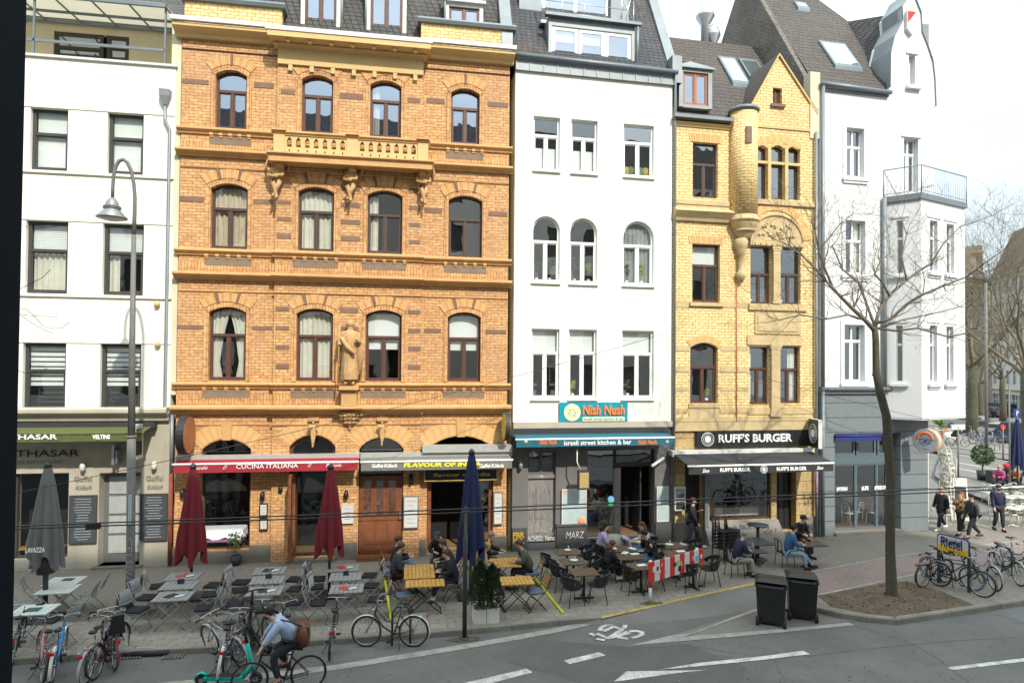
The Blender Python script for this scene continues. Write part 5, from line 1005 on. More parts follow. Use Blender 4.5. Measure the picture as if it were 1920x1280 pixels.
mb=MB(); mb.box(oD[0],oD[1],.38,.42,0,oD[3]); b.part('door',mb,'charcoal'); mb=MB(); mb.box(oD[1]-.02,oD[1]+.12,-.12,.06,0,oD[3]); b.part('post',mb,'zinc_dark')
mb=MB(); mb.box(oE[0],oE[1],.36,.42,oE[2],oE[3])
for i in range(3):xx=oE[0]+.05+(oE[1]-oE[0]-.1)*i/3; mb.box(xx,xx+.16,.33,.36,oE[2]+.1,oE[3]-.1)
b.part('door',mb,'black_plastic'); b.part('step',MB().box(oE[0]-.05,oE[1]+.1,-.12,.36,-.02,.24),'plinth_stone')
xa,xb=b.X(1320,1000),b.X(1464,1000); zz=b.Z(1390,976); mb=MB(); mb.add([(xa,-.02,zz),(xb-.12,-.02,zz),(xb,-.42,-.02),(xa,-.42,-.02),(xa,.1,zz),(xb-.12,.1,zz),(xb,.1,-.02),(xa,.1,-.02)],[(0,1,2,3),(0,4,5,1),(1,5,6,2),(3,7,4,0)],False); b.part('sill_slab',mb,col('concrete',(.23,.22,.20),.9,.25,2)and 'concrete')
text('graffiti','vgsph. NOE SWEN',b.root,(b.X(1396,985),-.17,zz-.18),.26,'spray_black',rot=(R(66),0,0),width=1.75,off=-.004); graffiti(b,'spray_orange',1424,1454,988,1000,.36,21,6,.025); graffiti(b,'spray_black',1507,1522,925,950,0,22,5,.011); graffiti(b,'spray_black',1508,1525,975,998,.05,23,6,.012)
mb=MB(); mb.box(XR4-.62,XR4-.02,-.03,.1,-.02,b.Z(1515,968)); mb.box(0,oD[0]-.02,-.03,.1,-.02,b.Z(1275,980)); b.part('plinth',mb,'plinth_stone')
b.part('rain_pipe',MB().tube([(XR4-.12,-.12,.05),(XR4-.12,-.12,b.Z(1530,250))],.05,8),'zinc'); col('sticker_mix',(.35,.25,.30),.7,.6,18); b.part('sticker_cover',MB().tube([(XR4-.12,-.12,1.1),(XR4-.12,-.12,3.0)],.062,8),'sticker_mix')
o,q=board(b,'shop_sign',(1307,1520,807,837),'sign_black',.14,th=.13); text('lettering',"RUFF'S BURGER",o,(b.X(1416,821,.15),-.155,b.Z(1416,821.5,.15)),.40,'text_white',width=b.X(1485,821)-b.X(1348,821),off=.012)
def roundel(px,py,out,r,par,m='text_white',bld=None):
 bb=bld or b; x,z=bb.L(px,py,out); m2=MB()
 for rr,t_ in((r,.012),(r*.72,.008)):m2.tube([(x+rr*math.cos(a),-out-.006,z+rr*math.sin(a))for a in[i*math.pi/12 for i in range(24)]],t_,4,closed=True)
 m2.tube([(x,-out-.001,z),(x,-out-.01,z)],r*.5,14,smooth=False); m2.build('emblem',m,par); text('lettering','RUFFS BURGER',par,(x,-out-.01,z+r*.85),r*.17,m)
roundel(1327,823,.145,.24,o)
aw,x0,x1,za,zv=awning("wide black awning with white lettering over the burger shop",'awning',b,1291,1562,845,871,886,1.45,'awning_black',casz=.09,cas='offwhite')
for px in(1378,1484):vtext(b,aw,"RUFF'S BURGER",px,880.5 if px<1400 else 878.5,1.45,.17,'text_white',width=b.X(px+28,880,1.45)-b.X(px-28,880,1.45),off=.006)
for px,py in((1323,882.5),(1537,877)):vtext(b,aw,'Sion',px,py,1.45,.17,'text_white',width=.26,shear=.4,off=.003)
roundel(1432,879.5,1.465,.13,aw)
x,z=b.L(1529,812,.55); t=thing('shop_sign','black square projecting sign with round emblem at the right corner of the burger shop','sign',b.A+b.ex*x-b.ey*.55+V(0,0,z),b.ang+R(-14)); MB().box(-.07,.07,-.42,.42,-.52,.52).build('sign_box','offwhite',t); MB().box(-.085,-.07,-.42,.42,-.52,.52).build('sign_face','sign_black',t)
m2=MB()
for rr in(.34,.24):m2.tube([(-.09,rr*math.cos(a),rr*math.sin(a))for a in[i*math.pi/12 for i in range(24)]],.012,4,closed=True)
m2.tube([(-.086,0,0),(-.10,0,0)],.15,14,smooth=False); m2.build('emblem','text_white',t); MB().tube([(0,.35,.3),(0,.6,.3)],.02,6).build('bracket','steel',t)
q=b.rect(1264,1284,912,956,.15); t=thing('vending_machine','grey wall-mounted vending machine left of the burger shop door','vending machine',b.A,b.ang); mb=MB(); mb.box(q[0],q[1],-.22,0.02,q[2],q[3]).build('case','offwhite',t); MB().box(q[0]+.04,q[1]-.04,-.235,-.22,q[2]+(q[3]-q[2])*.56,q[3]-.05).build('display','glass_dark',t); MB().box(q[0]+.04,q[1]-.04,-.235,-.22,q[2]+.05,q[2]+(q[3]-q[2])*.38).build('hatch','charcoal',t)
MB().box(oW[0]+.5,oW[1]-.2,.55,1.0,oW[2]+.05,oW[2]+.35).build('counter','offwhite',b.root); MB().box(oW[0]+.3,oW[0]+.6,.7,1.0,oW[2]+.05,oW[2]+.7).build('counter_end',col('orange_wood',(.35,.17,.05))and 'orange_wood',b.root)
for i,(px,h,lf)in enumerate(((1470,.4,'leaf'),(1412,.35,'leaf_dark'))):x=b.X(px,560); potplant(b,x,RM[0][2]+.05,h,'small potted plant behind the %s pane of the double window under the carved arch'%('right' if i==0 else 'left'),leaf=lf,seed=30+i)
x=b.X(1330,740); potplant(b,x,q_['L'][2]+.06,.35,'potted plant in the arched brown window above the burger shop awning',leaf='leaf_yellow',seed=37)
# ================================================================ B5: white corner house
A5=B4.A+B4.ex*(XR4+.10); B5=Bld('corner_house','white corner house with curved gable, oriel and balcony over a grey shop front','house',A5,R(2.2)); b=B5
XC=b.X(1752,700); xgl=b.X(1664,150); zgut=b.Z(1600,171); zb5=b.Z(1600,733)
rw_={'T':b.rect(1587,1619,241,332),'M':b.rect(1585,1621,414,514),'L':b.rect(1583,1620,609,716)}
gw=b.rect(1704,1716,104,162); dw=b.rect(1695,1722,260,360)
gpx=[(1754,200),(1752,150),(1748,115),(1738,85),(1728,60),(1726,25),(1716,0),(1708,-16),(1700,0),(1690,15),(1692,40),(1676,70),(1669,100),(1668,165)]
gp=[b.L(x,y)for x,y in gpx]
hs=[arch(*rw_[k],0)for k in rw_]+[arch(*gw,0),arch(*dw,0)]
out_=[(0,zb5),(XC,zb5),(XC,gp[0][1])]+gp+[(xgl,zgut),(0,zgut)]
mb=MB(); mb.wall(out_,hs,0,.28); b.part('wall',mb,'cool_stucco')
mb=MB(); n=len(gp)
vs=[(x,-.06,z)for x,z in gp]+[(x,1.1,z)for x,z in gp]+[(x,-.06,z+.06)for x,z in gp]+[(x,1.1,z+.06)for x,z in gp]
mb.add(vs,[(i,i+1,n+i+1,n+i)for i in range(n-1)]+[(2*n+i,3*n+i,3*n+i+1,2*n+i+1)for i in range(n-1)]+[(i,2*n+i,2*n+i+1,i+1)for i in range(n-1)],False); b.part('gable_coping',mb,'zinc')
mb=MB(); mb.wall([(x-.05,z-.05)for x,z in out_[2:-2]],[arch(gw[0],gw[1],gw[2],gw[3],0)],1.0,.1); b.part('gable_back',mb,'cool_stucco')
for k in rw_:window(b,*rw_[k],0,y=.16,frame='white_paint',tr=.63 if k!='L' else .72,top2=True,fw=.05,sill=None,glass='glass_dark' if k!='T' else 'glass',cur='right' if k=='M' else None)
window(b,*gw,0,y=.2,frame='white_paint',tr=1,mull=False,fw=.05,glass='glass_dark'); window(b,*dw,0,y=.2,frame='white_paint',tr=.72,top2=True,fw=.05,glass='glass')
mb=MB()
for r in list(rw_.values()):
 for s_ in(0,1):mb.box(r[0]-.16 if s_==0 else r[1]+.01,r[0]-.01 if s_==0 else r[1]+.16,-.035,.004,r[2]-.05,r[3]+.16)
 mb.box(r[0]-.01,r[1]+.01,-.035,.004,r[3]+.005,r[3]+.16); mb.box(r[0]-.2,r[1]+.2,-.10,.004,r[2]-.16,r[2]-.055); mb.box(r[0]-.16,r[1]+.16,-.06,.004,r[2]-.26,r[2]-.165)
for r in(gw,dw):mb.box(r[0]-.12,r[1]+.12,-.05,.004,r[3]+.04,r[3]+.14)
mb.box(gw[0]-.16,gw[1]+.2,-.16,.004,gw[2]-.14,gw[2]-.02); b.part('window_trim',mb,'cool_stucco')
col('crest_red',(.62,.03,.03)); q=b.rect(1700,1717,22,66,.1); xm_=(q[0]+q[1])/2; zq=q[2]+.22; mb=MB(); mb.prism([(q[0],q[3]),(q[0],zq),(xm_,q[2]),(q[1],zq),(q[1],q[3])],-.14,0); mb.mat(1).prism([(q[0]+.03,q[3]-.03),(q[1]-.03,q[3]-.03),(q[0]+.03,zq+.25)],-.16,-.14); b.part('crest',mb,['cool_stucco','crest_red'])
mb=MB(); mb.tube([(-.05,-.16,zgut+.08),(xgl+.02,-.16,zgut+.02)],.09,8); mb.box(0,xgl,-.08,0,zgut-.12,zgut-.02); b.part('gutter',mb,'zinc_dark')
mb=MB(); mb.tube([(.06,-.14,zgut),(.06,-.12,zb5)],.07,8); mb.mat(1).tube([(.06,-.12,zb5),(.06,-.12,.05)],.07,8); b.part('rain_pipe',mb,['zinc','zinc_dark'])
xo=b.X(1660,600); mb=MB(); mb.tube([(xo-.12,-.1,b.Z(1660,373)),(xo-.12,-.1,zb5+.1)],.09,8); b.part('rain_pipe',mb,'zinc')
zR=b.Z(1440,-40,-4.5); sl5=(zR-zgut-.1)/4.58
def on5(px,py):
 d=ray(px,py); dy,dz,dx=d.dot(b.ey),d.z,d.dot(b.ex); o5_=CP-b.A; y0_,z0_=o5_.dot(b.ey),o5_.z; t_=(zgut+.1+sl5*(y0_-.02)-z0_)/(dz-sl5*dy); return V(o5_.dot(b.ex)+dx*t_,y0_+dy*t_,z0_+dz*t_)
v1,v2=on5(1590,42),on5(1545,8); v3=v1+(v2-v1)*((4.6-v1.y)/(v2.y-v1.y)); mb=MB(); c5=[V(-.15,.02,zgut+.1),V(xgl,.02,zgut+.1),v1,v3,V(-.15,4.6,zR)]
mb.add(c5+[q-V(0,0,.15)for q in c5]+[V(-.15,10.8,zgut),V(v3.x+2,10.8,zgut)],[(0,1,2,3,4),(9,8,7,6,5),(0,5,6,1),(1,6,7,2),(2,7,8,3),(3,11,10,4)],False); b.part('roof',mb,'roof_brown')
xk=b.X(1712,0); zk=gp[7][1]-.4; mb=MB(); mb.add([(xgl-.02,.12,zgut+.22),(xk,.9,zk),v1+V(0,0,.03),(XC,.9,gp[0][1]-1),(XC,8,gp[0][1]-1),(xk,8,zk),v3],[(0,1,2),(1,3,4,5),(1,5,6,2)],False); b.part('gable_roof',mb,'roof_dark')
f_=lambda y:zgut+.1+(zR-zgut-.1)*(y-.02)/4.58
mb=MB()
for(px0,px1,ya,yb_)in((1552,1596,.75,1.75),(1497,1513,3.2,3.5)):
 xa,xb=b.X(px0,120,-1.3 if ya<2 else-3.3),b.X(px1,120,-1.3 if ya<2 else-3.3); mb.mat(0)
 mb.add([(xa-.08,ya,f_(ya)+.14),(xb+.08,ya,f_(ya)+.14),(xb+.08,yb_,f_(yb_)+.14),(xa-.08,yb_,f_(yb_)+.14),(xa-.08,ya,f_(ya)),(xb+.08,ya,f_(ya)),(xb+.08,yb_,f_(yb_)),(xa-.08,yb_,f_(yb_))],[(0,1,2,3),(0,4,5,1),(1,5,6,2),(3,2,6,7),(0,3,7,4)],False)
 mb.mat(1).add([(xa,ya+.08,f_(ya+.08)+.155),(xb,ya+.08,f_(ya+.08)+.155),(xb,yb_-.08,f_(yb_-.08)+.155),(xa,yb_-.08,f_(yb_-.08)+.155)],[(0,1,2,3)],False)
b.part('skylight',mb,['zinc_dark','glass_sky'])
mb=MB(); mb.add([(-.38,.1,zgut-1.8),(-.38,4.6,zR+.25),(-.38,10.8,zgut),(-.38,10.8,ztL-2),(-.38,.1,ztL-2),(-.16,.1,zgut-1.8),(-.16,4.6,zR+.25),(-.16,10.8,zgut),(-.16,10.8,ztL-2),(-.16,.1,ztL-2),(-.38,.1,zgut+.1),(-.16,.1,zgut+.1)],[(4,0,10,1,2,3),(9,8,7,6,11,5),(10,11,6,1),(1,6,7,2),(4,9,5,0),(0,5,11,10)],False); b.part('fire_wall',mb,'dark_brick')
mb=MB(); mb.box(-.42,-.0,-.05,.35,ztL-.2,zgut+.55); b.part('corner_pier',mb,'cream_stucco')
body(b,0,XC,zgut-.2,11,'cool_stucco',yf=.29,back=1.4,inm='interior_grey')
mb=MB(); mb.box(XC-.02,XC+.25,.5,.7,gp[0][1]-1,b.Z(1757,35)); mb.box(XC-.3,XC+.3,.5,1.4,gp[0][1]+.5,b.Z(1757,33)); b.part('chimney',mb,'zinc')
def W5(x,y):return b.A+b.ex*x+b.ey*y
xw,_=b.L(1660,783)
def dirv(az):return V(math.sin(az),math.cos(az),0)
dl=dirv(R(-43.6)); dr_=dirv(R(71)); P0=W5(xw,-.002)
dd=ray(1728,600); t_=None
d2=V(dd.x,dd.y,0); det=(-dl.x)*(-d2.y)-(-dl.y)*(-d2.x); s_=((CP.x-P0.x)*(-d2.y)-(CP.y-P0.y)*(-d2.x))/det; P1=P0-dl*s_
dd=ray(1809.5,600); d2=V(dd.x,dd.y,0); det=dr_.x*(-d2.y)-dr_.y*(-d2.x); s2=((CP.x-P1.x)*(-d2.y)-(CP.y-P1.y)*(-d2.x))/det; P2=P1+dr_*s2
P3=P2+dl*s_*1.0; P3=V(P3.x,P3.y,0)
def zat(px,py,P):d=ray(px,py); k=(P.x*d.x+P.y*d.y)/(d.x**2+d.y**2); return CAMZ+d.z*k
zo0,zo1=zat(1728,787,P1),zat(1728,372,P1)
face=lambda P,Q:Matrix(((Q-P).normalized().to_tuple()+(0,),(0,0,0,0),(0,0,0,0),(0,0,0,0)))
def fpart(name,P,Q,fn,mats,parent=None):
 a=math.atan2(Q.y-P.y,Q.x-P.x); mb=MB(); fn(mb,(Q-P).length); o=mb.build(name,mats,parent or b.root)
 rel=a-b.ang; v=P-b.A; o.location=(v.dot(b.ex),v.dot(b.ey),0); o.rotation_euler=(0,0,rel); return o
class FB:
 def __init__(s,P,Q):
  s.e=thing('tmp',None,None)if False else bpy.data.objects.new('oriel_face',None); C.objects.link(s.e); s.e.parent=b.root; v=P-b.A; s.e.location=(v.dot(b.ex),v.dot(b.ey),0); s.ang=math.atan2(Q.y-P.y,Q.x-P.x); s.e.rotation_euler=(0,0,s.ang-b.ang)
  s.root=s.e; s.A=P.copy(); s.ex=(Q-P).normalized(); s.ey=V(-s.ex.y,s.ex.x,0); s.len=(Q-P).length
 L=Bld.L; X=Bld.X; Z=Bld.Z; rect=Bld.rect
FL,FR=FB(P0,P1),FB(P1,P2)
for F,wins in((FL,[(1681,1694,413,512),(1680,1693,610,715)]),(FR,[(1744,1758,414,508),(1775,1789,417,510),(1744,1757,610,716),(1775,1788,611,716)])):
 rs=[F.rect(*r)for r in wins]
 if F is FR:zlo=[rs[0][2],rs[0][3],rs[2][2],rs[2][3]]; rs=[(r[0],r[1],zlo[0]if i<2 else zlo[2],zlo[1]if i<2 else zlo[3])for i,r in enumerate(rs)]
 mb=MB(); mb.wall([(0,zo0),(F.len,zo0),(F.len,zo1),(0,zo1)],[arch(*r,0)for r in rs],0,.22); mb.build('oriel_wall','cool_stucco',F.root)
 for r in rs:window(F,*r,0,y=.14,frame='white_paint',tr=.66,mull=False,fw=.04,glass='glass',sashes=False)
 mb=MB()
 for r in rs:mb.box(r[0]-.2,r[1]+.2,-.035,.003,r[3]+.10,r[3]+.17); mb.box(r[0]-.2,r[1]+.2,-.12,.003,r[2]-.18,r[2]-.08); mb.box(r[0]-.15,r[1]+.15,-.05,.003,r[2]-.27,r[2]-.185)
 mb.build('window_trim','cool_stucco',F.root)
loc=lambda P:((P-b.A).dot(b.ex),(P-b.A).dot(b.ey))
ring=[loc(P0),loc(P1),loc(P2),loc(P3),loc(P0+V(0,.9,0))]
mb=MB(); mb.slab(ring,zo0-.02,zo0+.05); mb.slab(ring,zo1-.1,zo1-.02); b.part('oriel_floor',mb,'cool_stucco')
mb=MB(); a_,c_=loc(P2),loc(P3); mb.add([(a_[0],a_[1],zo0),(c_[0],c_[1],zo0),(c_[0],c_[1],zo1),(a_[0],a_[1],zo1)],[(0,1,2,3)],False); b.part('oriel_wall',mb,'cool_stucco')
ce=sum((V(*q,0)for q in ring),V(0,0,0))/5; mb=MB(); mb.slab([tuple((V(*q,0)-ce)*.62+ce)[:2]for q in ring],zo0+.1,zo1-.2); b.part('interior',mb,'interior_grey')
big=[tuple((V(*q,0)-ce)*1.06+ce)[:2]for q in ring]; mb=MB(); mb.slab(big,zo1,zo1+.22); b.part('balcony_slab',mb,'zinc_dark')
mb=MB(); zr_=zo1+.22; rr=[V(*q,0)for q in big[:3]]
for i in range(2):
 p,q=rr[i]*.98+ce*.02,rr[i+1]*.98+ce*.02; n=int((q-p).length/.13)
 for j in range(n+1):c_=p+(q-p)*j/n; mb.tube([(c_.x,c_.y,zr_),(c_.x,c_.y,zr_+1.05)],.02 if j in(0,n)else .0065,5)
 mb.tube([(p.x,p.y,zr_+1.05),(q.x,q.y,zr_+1.05)],.022,5); mb.tube([(p.x,p.y,zr_+.1),(q.x,q.y,zr_+.1)],.012,5)
b.part('balcony_rail',mb,'zinc')
mb=MB(); oS=(b.X(1566,930),b.X(1690,930),.12,b.Z(1620,812)); xe5=b.X(1741,930)
mb.wall([(0,0),(xe5,0),(xe5,zb5),(0,zb5)],[arch(*oS,0)],.02,.5); b.part('ground_wall',mb,'grey_course')
mb=MB(); mb.add([(xe5,.02,0),(xe5+1.2,2.6,0),(xe5+1.2,2.6,zb5),(xe5,.02,zb5)],[(0,1,2,3)],False); b.part('ground_wall',mb,'grey_course')
mb=MB(); cornice(mb,-.02,XC-.3,zb5-.10,.26,.20); b.part('cornice',mb,'grey_course')
o5=oS; zt5=b.Z(1620,856); col('front_grey',(.10,.145,.165),.5); xs5=[b.X(p,900,-.4)for p in(1566,1604.5,1644,1682)]; xs5[0]=oS[0]; xs5[3]=oS[1]-.3
for i in range(3):
 window(b,xs5[i]+.004,xs5[i+1]-.004,oS[2],b.Z(1620,869,-.4),0,y=.40,frame='front_grey',glass='glass_dark',tr=1,mull=False,sashes=False,fw=.05)
 window(b,xs5[i]+.03,xs5[i+1]-.03,b.Z(1620,853,-.4),oS[3]-.02,0,y=.40,frame='front_grey',glass='glass_dark',tr=1,mull=False,sashes=False,fw=.09)
 m_=('#WOMAN','#LIFE','#FREEDOM')[i]; text('lettering',m_,b.root,((xs5[i]+xs5[i+1])/2-(.06 if i else 0),.395,b.Z(1620,915,-.4)),.20,'text_white',width=(.48,.32,.55)[i],off=.008)
mb=MB(); mb.box(xs5[0]-.02,xs5[3]+.02,.38,.46,b.Z(1620,869,-.4)+.004,b.Z(1620,853,-.4)-.004); mb.box(xs5[3],oS[1],.36,.5,0,oS[3]); b.part('shop_frame',mb,'front_grey')
b.part('step',MB().box(oS[0]-.02,oS[1]+.05,-.08,.5,-.02,.11),'plinth_stone'); floor_in(b,oS[0],oS[1],z=.13)
q=b.rect(1568,1655,817,827,.1); b.part('roller_awning',MB().tube([(q[0],-.02,q[3]),(q[1],-.02,q[3])],.07,8).box(q[0],q[1],-.06,-.04,q[2],q[3]),'awning_blue')
t=disc_sign(b,'round white sign with a red-haired face drawing on the corner house',1738,826,.46,.75,col('disc_grey',(.42,.46,.52),.6)and 'disc_grey',rim=col('disc_rim',(.66,.40,.24),.6)and 'disc_rim',th=.26,ang=R(22),writing=None)
mb=MB(); F=-.165
mb.tube([(F-.003,.0+.25*math.cos(a),.08+.23*math.sin(a))for a in[R(d)for d in range(-5,190,12)]],.06,6,flat=.2); mb.build('drawing_hair','text_orange',t); mb=MB()
for y in(-.10,.10):mb.tube([(F-.004,y+.085*math.cos(a),-.0+.085*math.sin(a))for a in[i*.5236 for i in range(12)]],.012,4,closed=True)
mb.box(F-.01,F,-.02,.02,-.16,-.15); mb.build('drawing_glasses','awning_blue',t); text('lettering','mimis',t,(F-.005,0,-.30),.07,'awning_blue',rot=(R(90),0,R(-90)))
# ================================================================ opposite side of the street: the house the photographer looks out of
BO=thing('apartment_building','long apartment row on the near side of the street, behind the open dark window frame','house')
mb=MB(); hz=24.2; xo0,xo1=-60,27; r_=random.Random(2); hs=[]; wins=[]
x=xo0+1.5
while x<xo1-2.5:
 for fl in range(5):
  z=4.4+fl*3.3
  if not(-3<x<3 and fl<2):hs.append(arch(x,x+1.3,z,z+2.0,0)); wins.append((x,z))
 x+=2.9
hs.append([(-1.2,5.0),(1.6,5.0),(1.6,7.6),(-1.2,7.6)])
mb.wall([(xo0,0),(xo1,0),(xo1,hz-4),(xo0,hz-4)],hs,-.5,-.3); col('near_stucco',(.50,.47,.42)); o=mb.build('wall','near_stucco',BO)
mb=MB(); mb.box(xo0,xo1,-.95,-.9,0,hz-4)if False else None
mb.box(xo0,xo0+.2,-10,-.8,0,hz-4); mb.box(xo1-.2,xo1,-10,-.8,0,hz-4); mb.box(xo0+.2,xo1-.2,-10,-9.8,0,hz-4); mb.box(xo0+.2,xo1-.2,-9.8,-.81,hz-4.2,hz-4.01); mb.build('side_wall','near_stucco',BO)
mb=MB()
for(x,z)in wins:mb.box(x,x+1.3,-.78,-.74,z,z+2.0)
mb.build('window','charcoal',BO)
mb=MB(); lay_roof(mb,xo0,xo1,-.5,hz-4,-3.5,hz); lay_roof(mb,xo0,xo1,-10,hz-4,-7,hz); mb.box(xo0,xo1,-7,-3.5,hz-.2,hz-.1); mb.build('roof','roof_brown',BO)
t=thing('window_sash','dark open window frame upright at the left edge of the view','window frame',(0,0,0))
mat('sash_dark',(.006,.010,.016),.9,.3,3,spec=.1); px_=CP+ray(36,640)*(.85/ray(36,640).y); mb=MB(); mb.box(px_.x-.055,px_.x,-.48,.85,5.2,7.6); mb.build('stile','sash_dark',t); MB().box(px_.x-.075,px_.x-.055,-.48,.8,5.2,7.6).build('glazing_bead','sash_dark',t)
# ================================================================ ground
RZ=-.12
def gp_(pts,z=0.):return[G(x,y,z)for x,y in pts]
def flat(name,pts,z,m,kind='structure',z_of=None):
 tri=tessellate_polygon([[Vector((p.x,p.y,0))for p in pts]]); mb=MB(); mb.add([(p.x,p.y,z if z_of is None else z_of[i])for i,p in enumerate(pts)],tri,False)
 o=mb.build(name,m); o['kind']=kind;
 me=o.data
 for p in me.polygons:
  if p.normal.z<0:p.flip()
 return o
mb=MB(); mb.add([(-300,-100,-.2),(500,-100,-.2),(500,600,-.2),(-300,600,-.2)],[(0,1,2,3)]); tag(mb.build('ground','asphalt_light'),kind='structure')
kerb_px=[(0,1237),(25,1235),(232,1222),(400,1213),(600,1200),(805,1186),(960,1172),(1048,1163),(1130,1158)]
yel_px=[(1130,1158),(1200,1141),(1300,1118),(1380,1101),(1440,1088)]
isl_px=[(1527,1139),(1575,1150),(1625,1157),(1682,1162),(1737,1154),(1830,1140),(1920,1126)]
K=gp_(kerb_px); Yl=gp_(yel_px); Il=gp_(isl_px)
K=[V(-40,K[0].y+.3,0)]+K; Il=Il+[Il[-1]+(Il[-1]-Il[-2])*6]
flat('road',[V(-300,-60,0),V(300,-60,0),V(300,12,0),Il[-1]+V(0,.5,0),Il[0]+V(0,1.5,0),Yl[-1]+V(0,.5,0),Yl[0]+V(0,.4,0),K[0]+V(0,.3,0),V(-300,15.9,0)],RZ,'asphalt')
side=[V(-60,24,0),V(-60,K[0].y,0)]+K+Yl[1:]+[G(1529,1117)]+Il+[V(60,Il[-1].y,0),V(60,24,0)]
sw_=flat('pavement',side,0,'paving_small')
slab_=[(0,1172),(232,1162),(475,1151),(642,1142),(880,1126),(960,1116),(1135,1106),(1290,1092)]
flat('slab_paving',[V(-40,G(0,1172).y+.3,0)]+gp_(slab_)+[p+V(0,.10,0)for p in Yl[::-1]][1:]+[p+V(0,.14,0)for p in K[::-1]],.004,'paving')
rp=Yl+[G(1529,1117),Il[0]]+gp_([(1420,1143),(1300,1160),(1180,1172),(1075,1170)],RZ)
zs=[.0]*(len(Yl)+1)+[-.02]+[RZ+.003]*4; zs[0]=-.02
flat('cycle_ramp',rp,0,'asphalt_light',z_of=zs)
flat('bin_bay',gp_([(1420,1141),(1527,1139),(1575,1150),(1610,1162),(1380,1188),(1230,1200)],RZ),RZ+.004,'asphalt_light')
flat('cycle_path',gp_([(1440,1088),(1660,1046),(1757,1033),(1860,1019),(1990,1004),(2050,1040),(1740,1072),(1695,1082),(1529,1117)]),.004,'cycle_paving')
for pts in([(1440,1087),(1660,1045),(1757,1032.5),(1990,1003)],[(1529,1116),(1695,1081),(1740,1071)]):
 a=gp_(pts); mb=MB()
 for p,q in zip(a,a[1:]):n=V(-(q-p).y,(q-p).x,0).normalized()*.04; mb.add([p-n,q-n,q+n,p+n],[(0,1,2,3)])
 mb.v=[(v[0],v[1],.009)for v in mb.v]; tag(mb.build('path_edge','road_paint_worn'),kind='structure')
def kerbline(pts,name,w_=.15,z1=.004,z0=-.16,inner=1,seg=1.0):
 mb=MB()
 for p,q in zip(pts,pts[1:]):
  d=q-p; L_=d.length; n=max(1,round(L_/seg)); nn=V(-d.y,d.x,0).normalized()*w_*inner
  for i in range(n):
   a,c=p+d*(i/n)+d.normalized()*.006,p+d*((i+1)/n)-d.normalized()*.006; e=nn*.15
   mb.add([(a.x,a.y,z0),(c.x,c.y,z0),(c.x+nn.x,c.y+nn.y,z0),(a.x+nn.x,a.y+nn.y,z0),(a.x,a.y,z1-.03),(c.x,c.y,z1-.03),(c.x+nn.x,c.y+nn.y,z1),(a.x+nn.x,a.y+nn.y,z1),(a.x+e.x,a.y+e.y,z1),(c.x+e.x,c.y+e.y,z1)],[(0,1,5,4),(4,5,9,8),(8,9,6,7),(0,4,8,7,3),(1,2,6,9,5)],False)
 o=mb.build(name,'kerb_stone'); o['kind']='structure'
kerbline(K[1:],'kerb',z1=.012); kerbline(Il,'kerb',z1=.03)
soil=gp_([(1533,1117),(1600,1104),(1660,1092),(1700,1089),(1765,1108),(1826,1133),(1745,1148),(1683,1155),(1628,1150),(1560,1137)])
ce_=sum(soil,V(0,0,0))/len(soil); mb=MB(); n=len(soil); vs=[]
for j,f in enumerate((1,.8,.55,.3)):vs+=[(ce_.x+(p.x-ce_.x)*f,ce_.y+(p.y-ce_.y)*f,.008+.05*(1-f)+rnd.uniform(-.008,.012)*(j>0))for p in soil]
vs.append((ce_.x,ce_.y,.07)); fs=[(j*n+i,j*n+(i+1)%n,(j+1)*n+(i+1)%n,(j+1)*n+i)for j in range(3)for i in range(n)]+[(3*n+i,3*n+(i+1)%n,4*n)for i in range(n)]
mb.add(vs,fs,True); tag(mb.build('soil_bed','soil'),kind='structure')
r_=random.Random(4); mb=MB()
for i in range(260):
 t,u=r_.random()**.5,r_.randrange(n); p=soil[u]+(soil[(u+1)%n]-soil[u])*r_.random(); p=ce_+(p-ce_)*t; s_=r_.uniform(.008,.035); mb.mat(r_.choice((0,0,1))); mb.lathe([(0,0),(s_,s_*.4),(0,s_*.8)],(p.x,p.y,.02+.04*(1-t)),5)
mb.mat(1); [mb.add([(x_,y_,.05),(x_+.03,y_+.01,.055),(x_+.04,y_+.04,.05),(x_+.01,y_+.03,.06)],[(0,1,2,3)],False)for x_,y_ in[(ce_.x+r_.uniform(-1.6,1.6),ce_.y+r_.uniform(-.5,.5))for _ in range(40)]]
tag(mb.build('litter',['soil','road_paint_worn']),kind='stuff')
mb=MB()
for i in range(420):
 p=G(r_.uniform(60,1900),r_.uniform(1165,1278),RZ+.006); s_=r_.uniform(.008,.028); mb.mat(r_.choice((0,1))); z=RZ if p.y<15 else 0
 mb.lathe([(0,0),(s_,s_*.3),(0,s_*.5)],(p.x,p.y,z+.002),5)
tag(mb.build('gravel',['road_paint_worn','kerb_stone']),kind='stuff')
MZ=RZ+.010
def mark(name,pts,m='road_paint',z=MZ):return flat(name,gp_(pts,z),z,m)
def stripe_px(name,pts,w_,m='road_paint',z=MZ,zz=None):
 a=gp_(pts,z); mb=MB()
 for i in range(len(a)-1):
  p,q=a[i],a[i+1]; n=V(-(q-p).y,(q-p).x,0).normalized()*w_/2; mb.add([(v.x,v.y,z)for v in(p-n,q-n,q+n,p+n)],[(0,1,2,3)])
 return tag(mb.build(name,m),kind='structure')
stripe_px('road_marking',[(260,1288),(470,1268),(630,1250),(800,1223),(960,1196),(1060,1177),(1126,1161)],.25,'road_paint_worn')
o=stripe_px('yellow_marking',[(1126,1157),(1200,1140.5),(1300,1117.5),(1380,1100.5),(1445,1087)],.14,'yellow_paint',z=.008)
mark('road_marking',[(1180,1209.5),(1255,1191),(1300,1185),(1425,1136),(1427,1142),(1330,1176),(1280,1194),(1255,1203)],'road_paint_worn',z=MZ+.004)
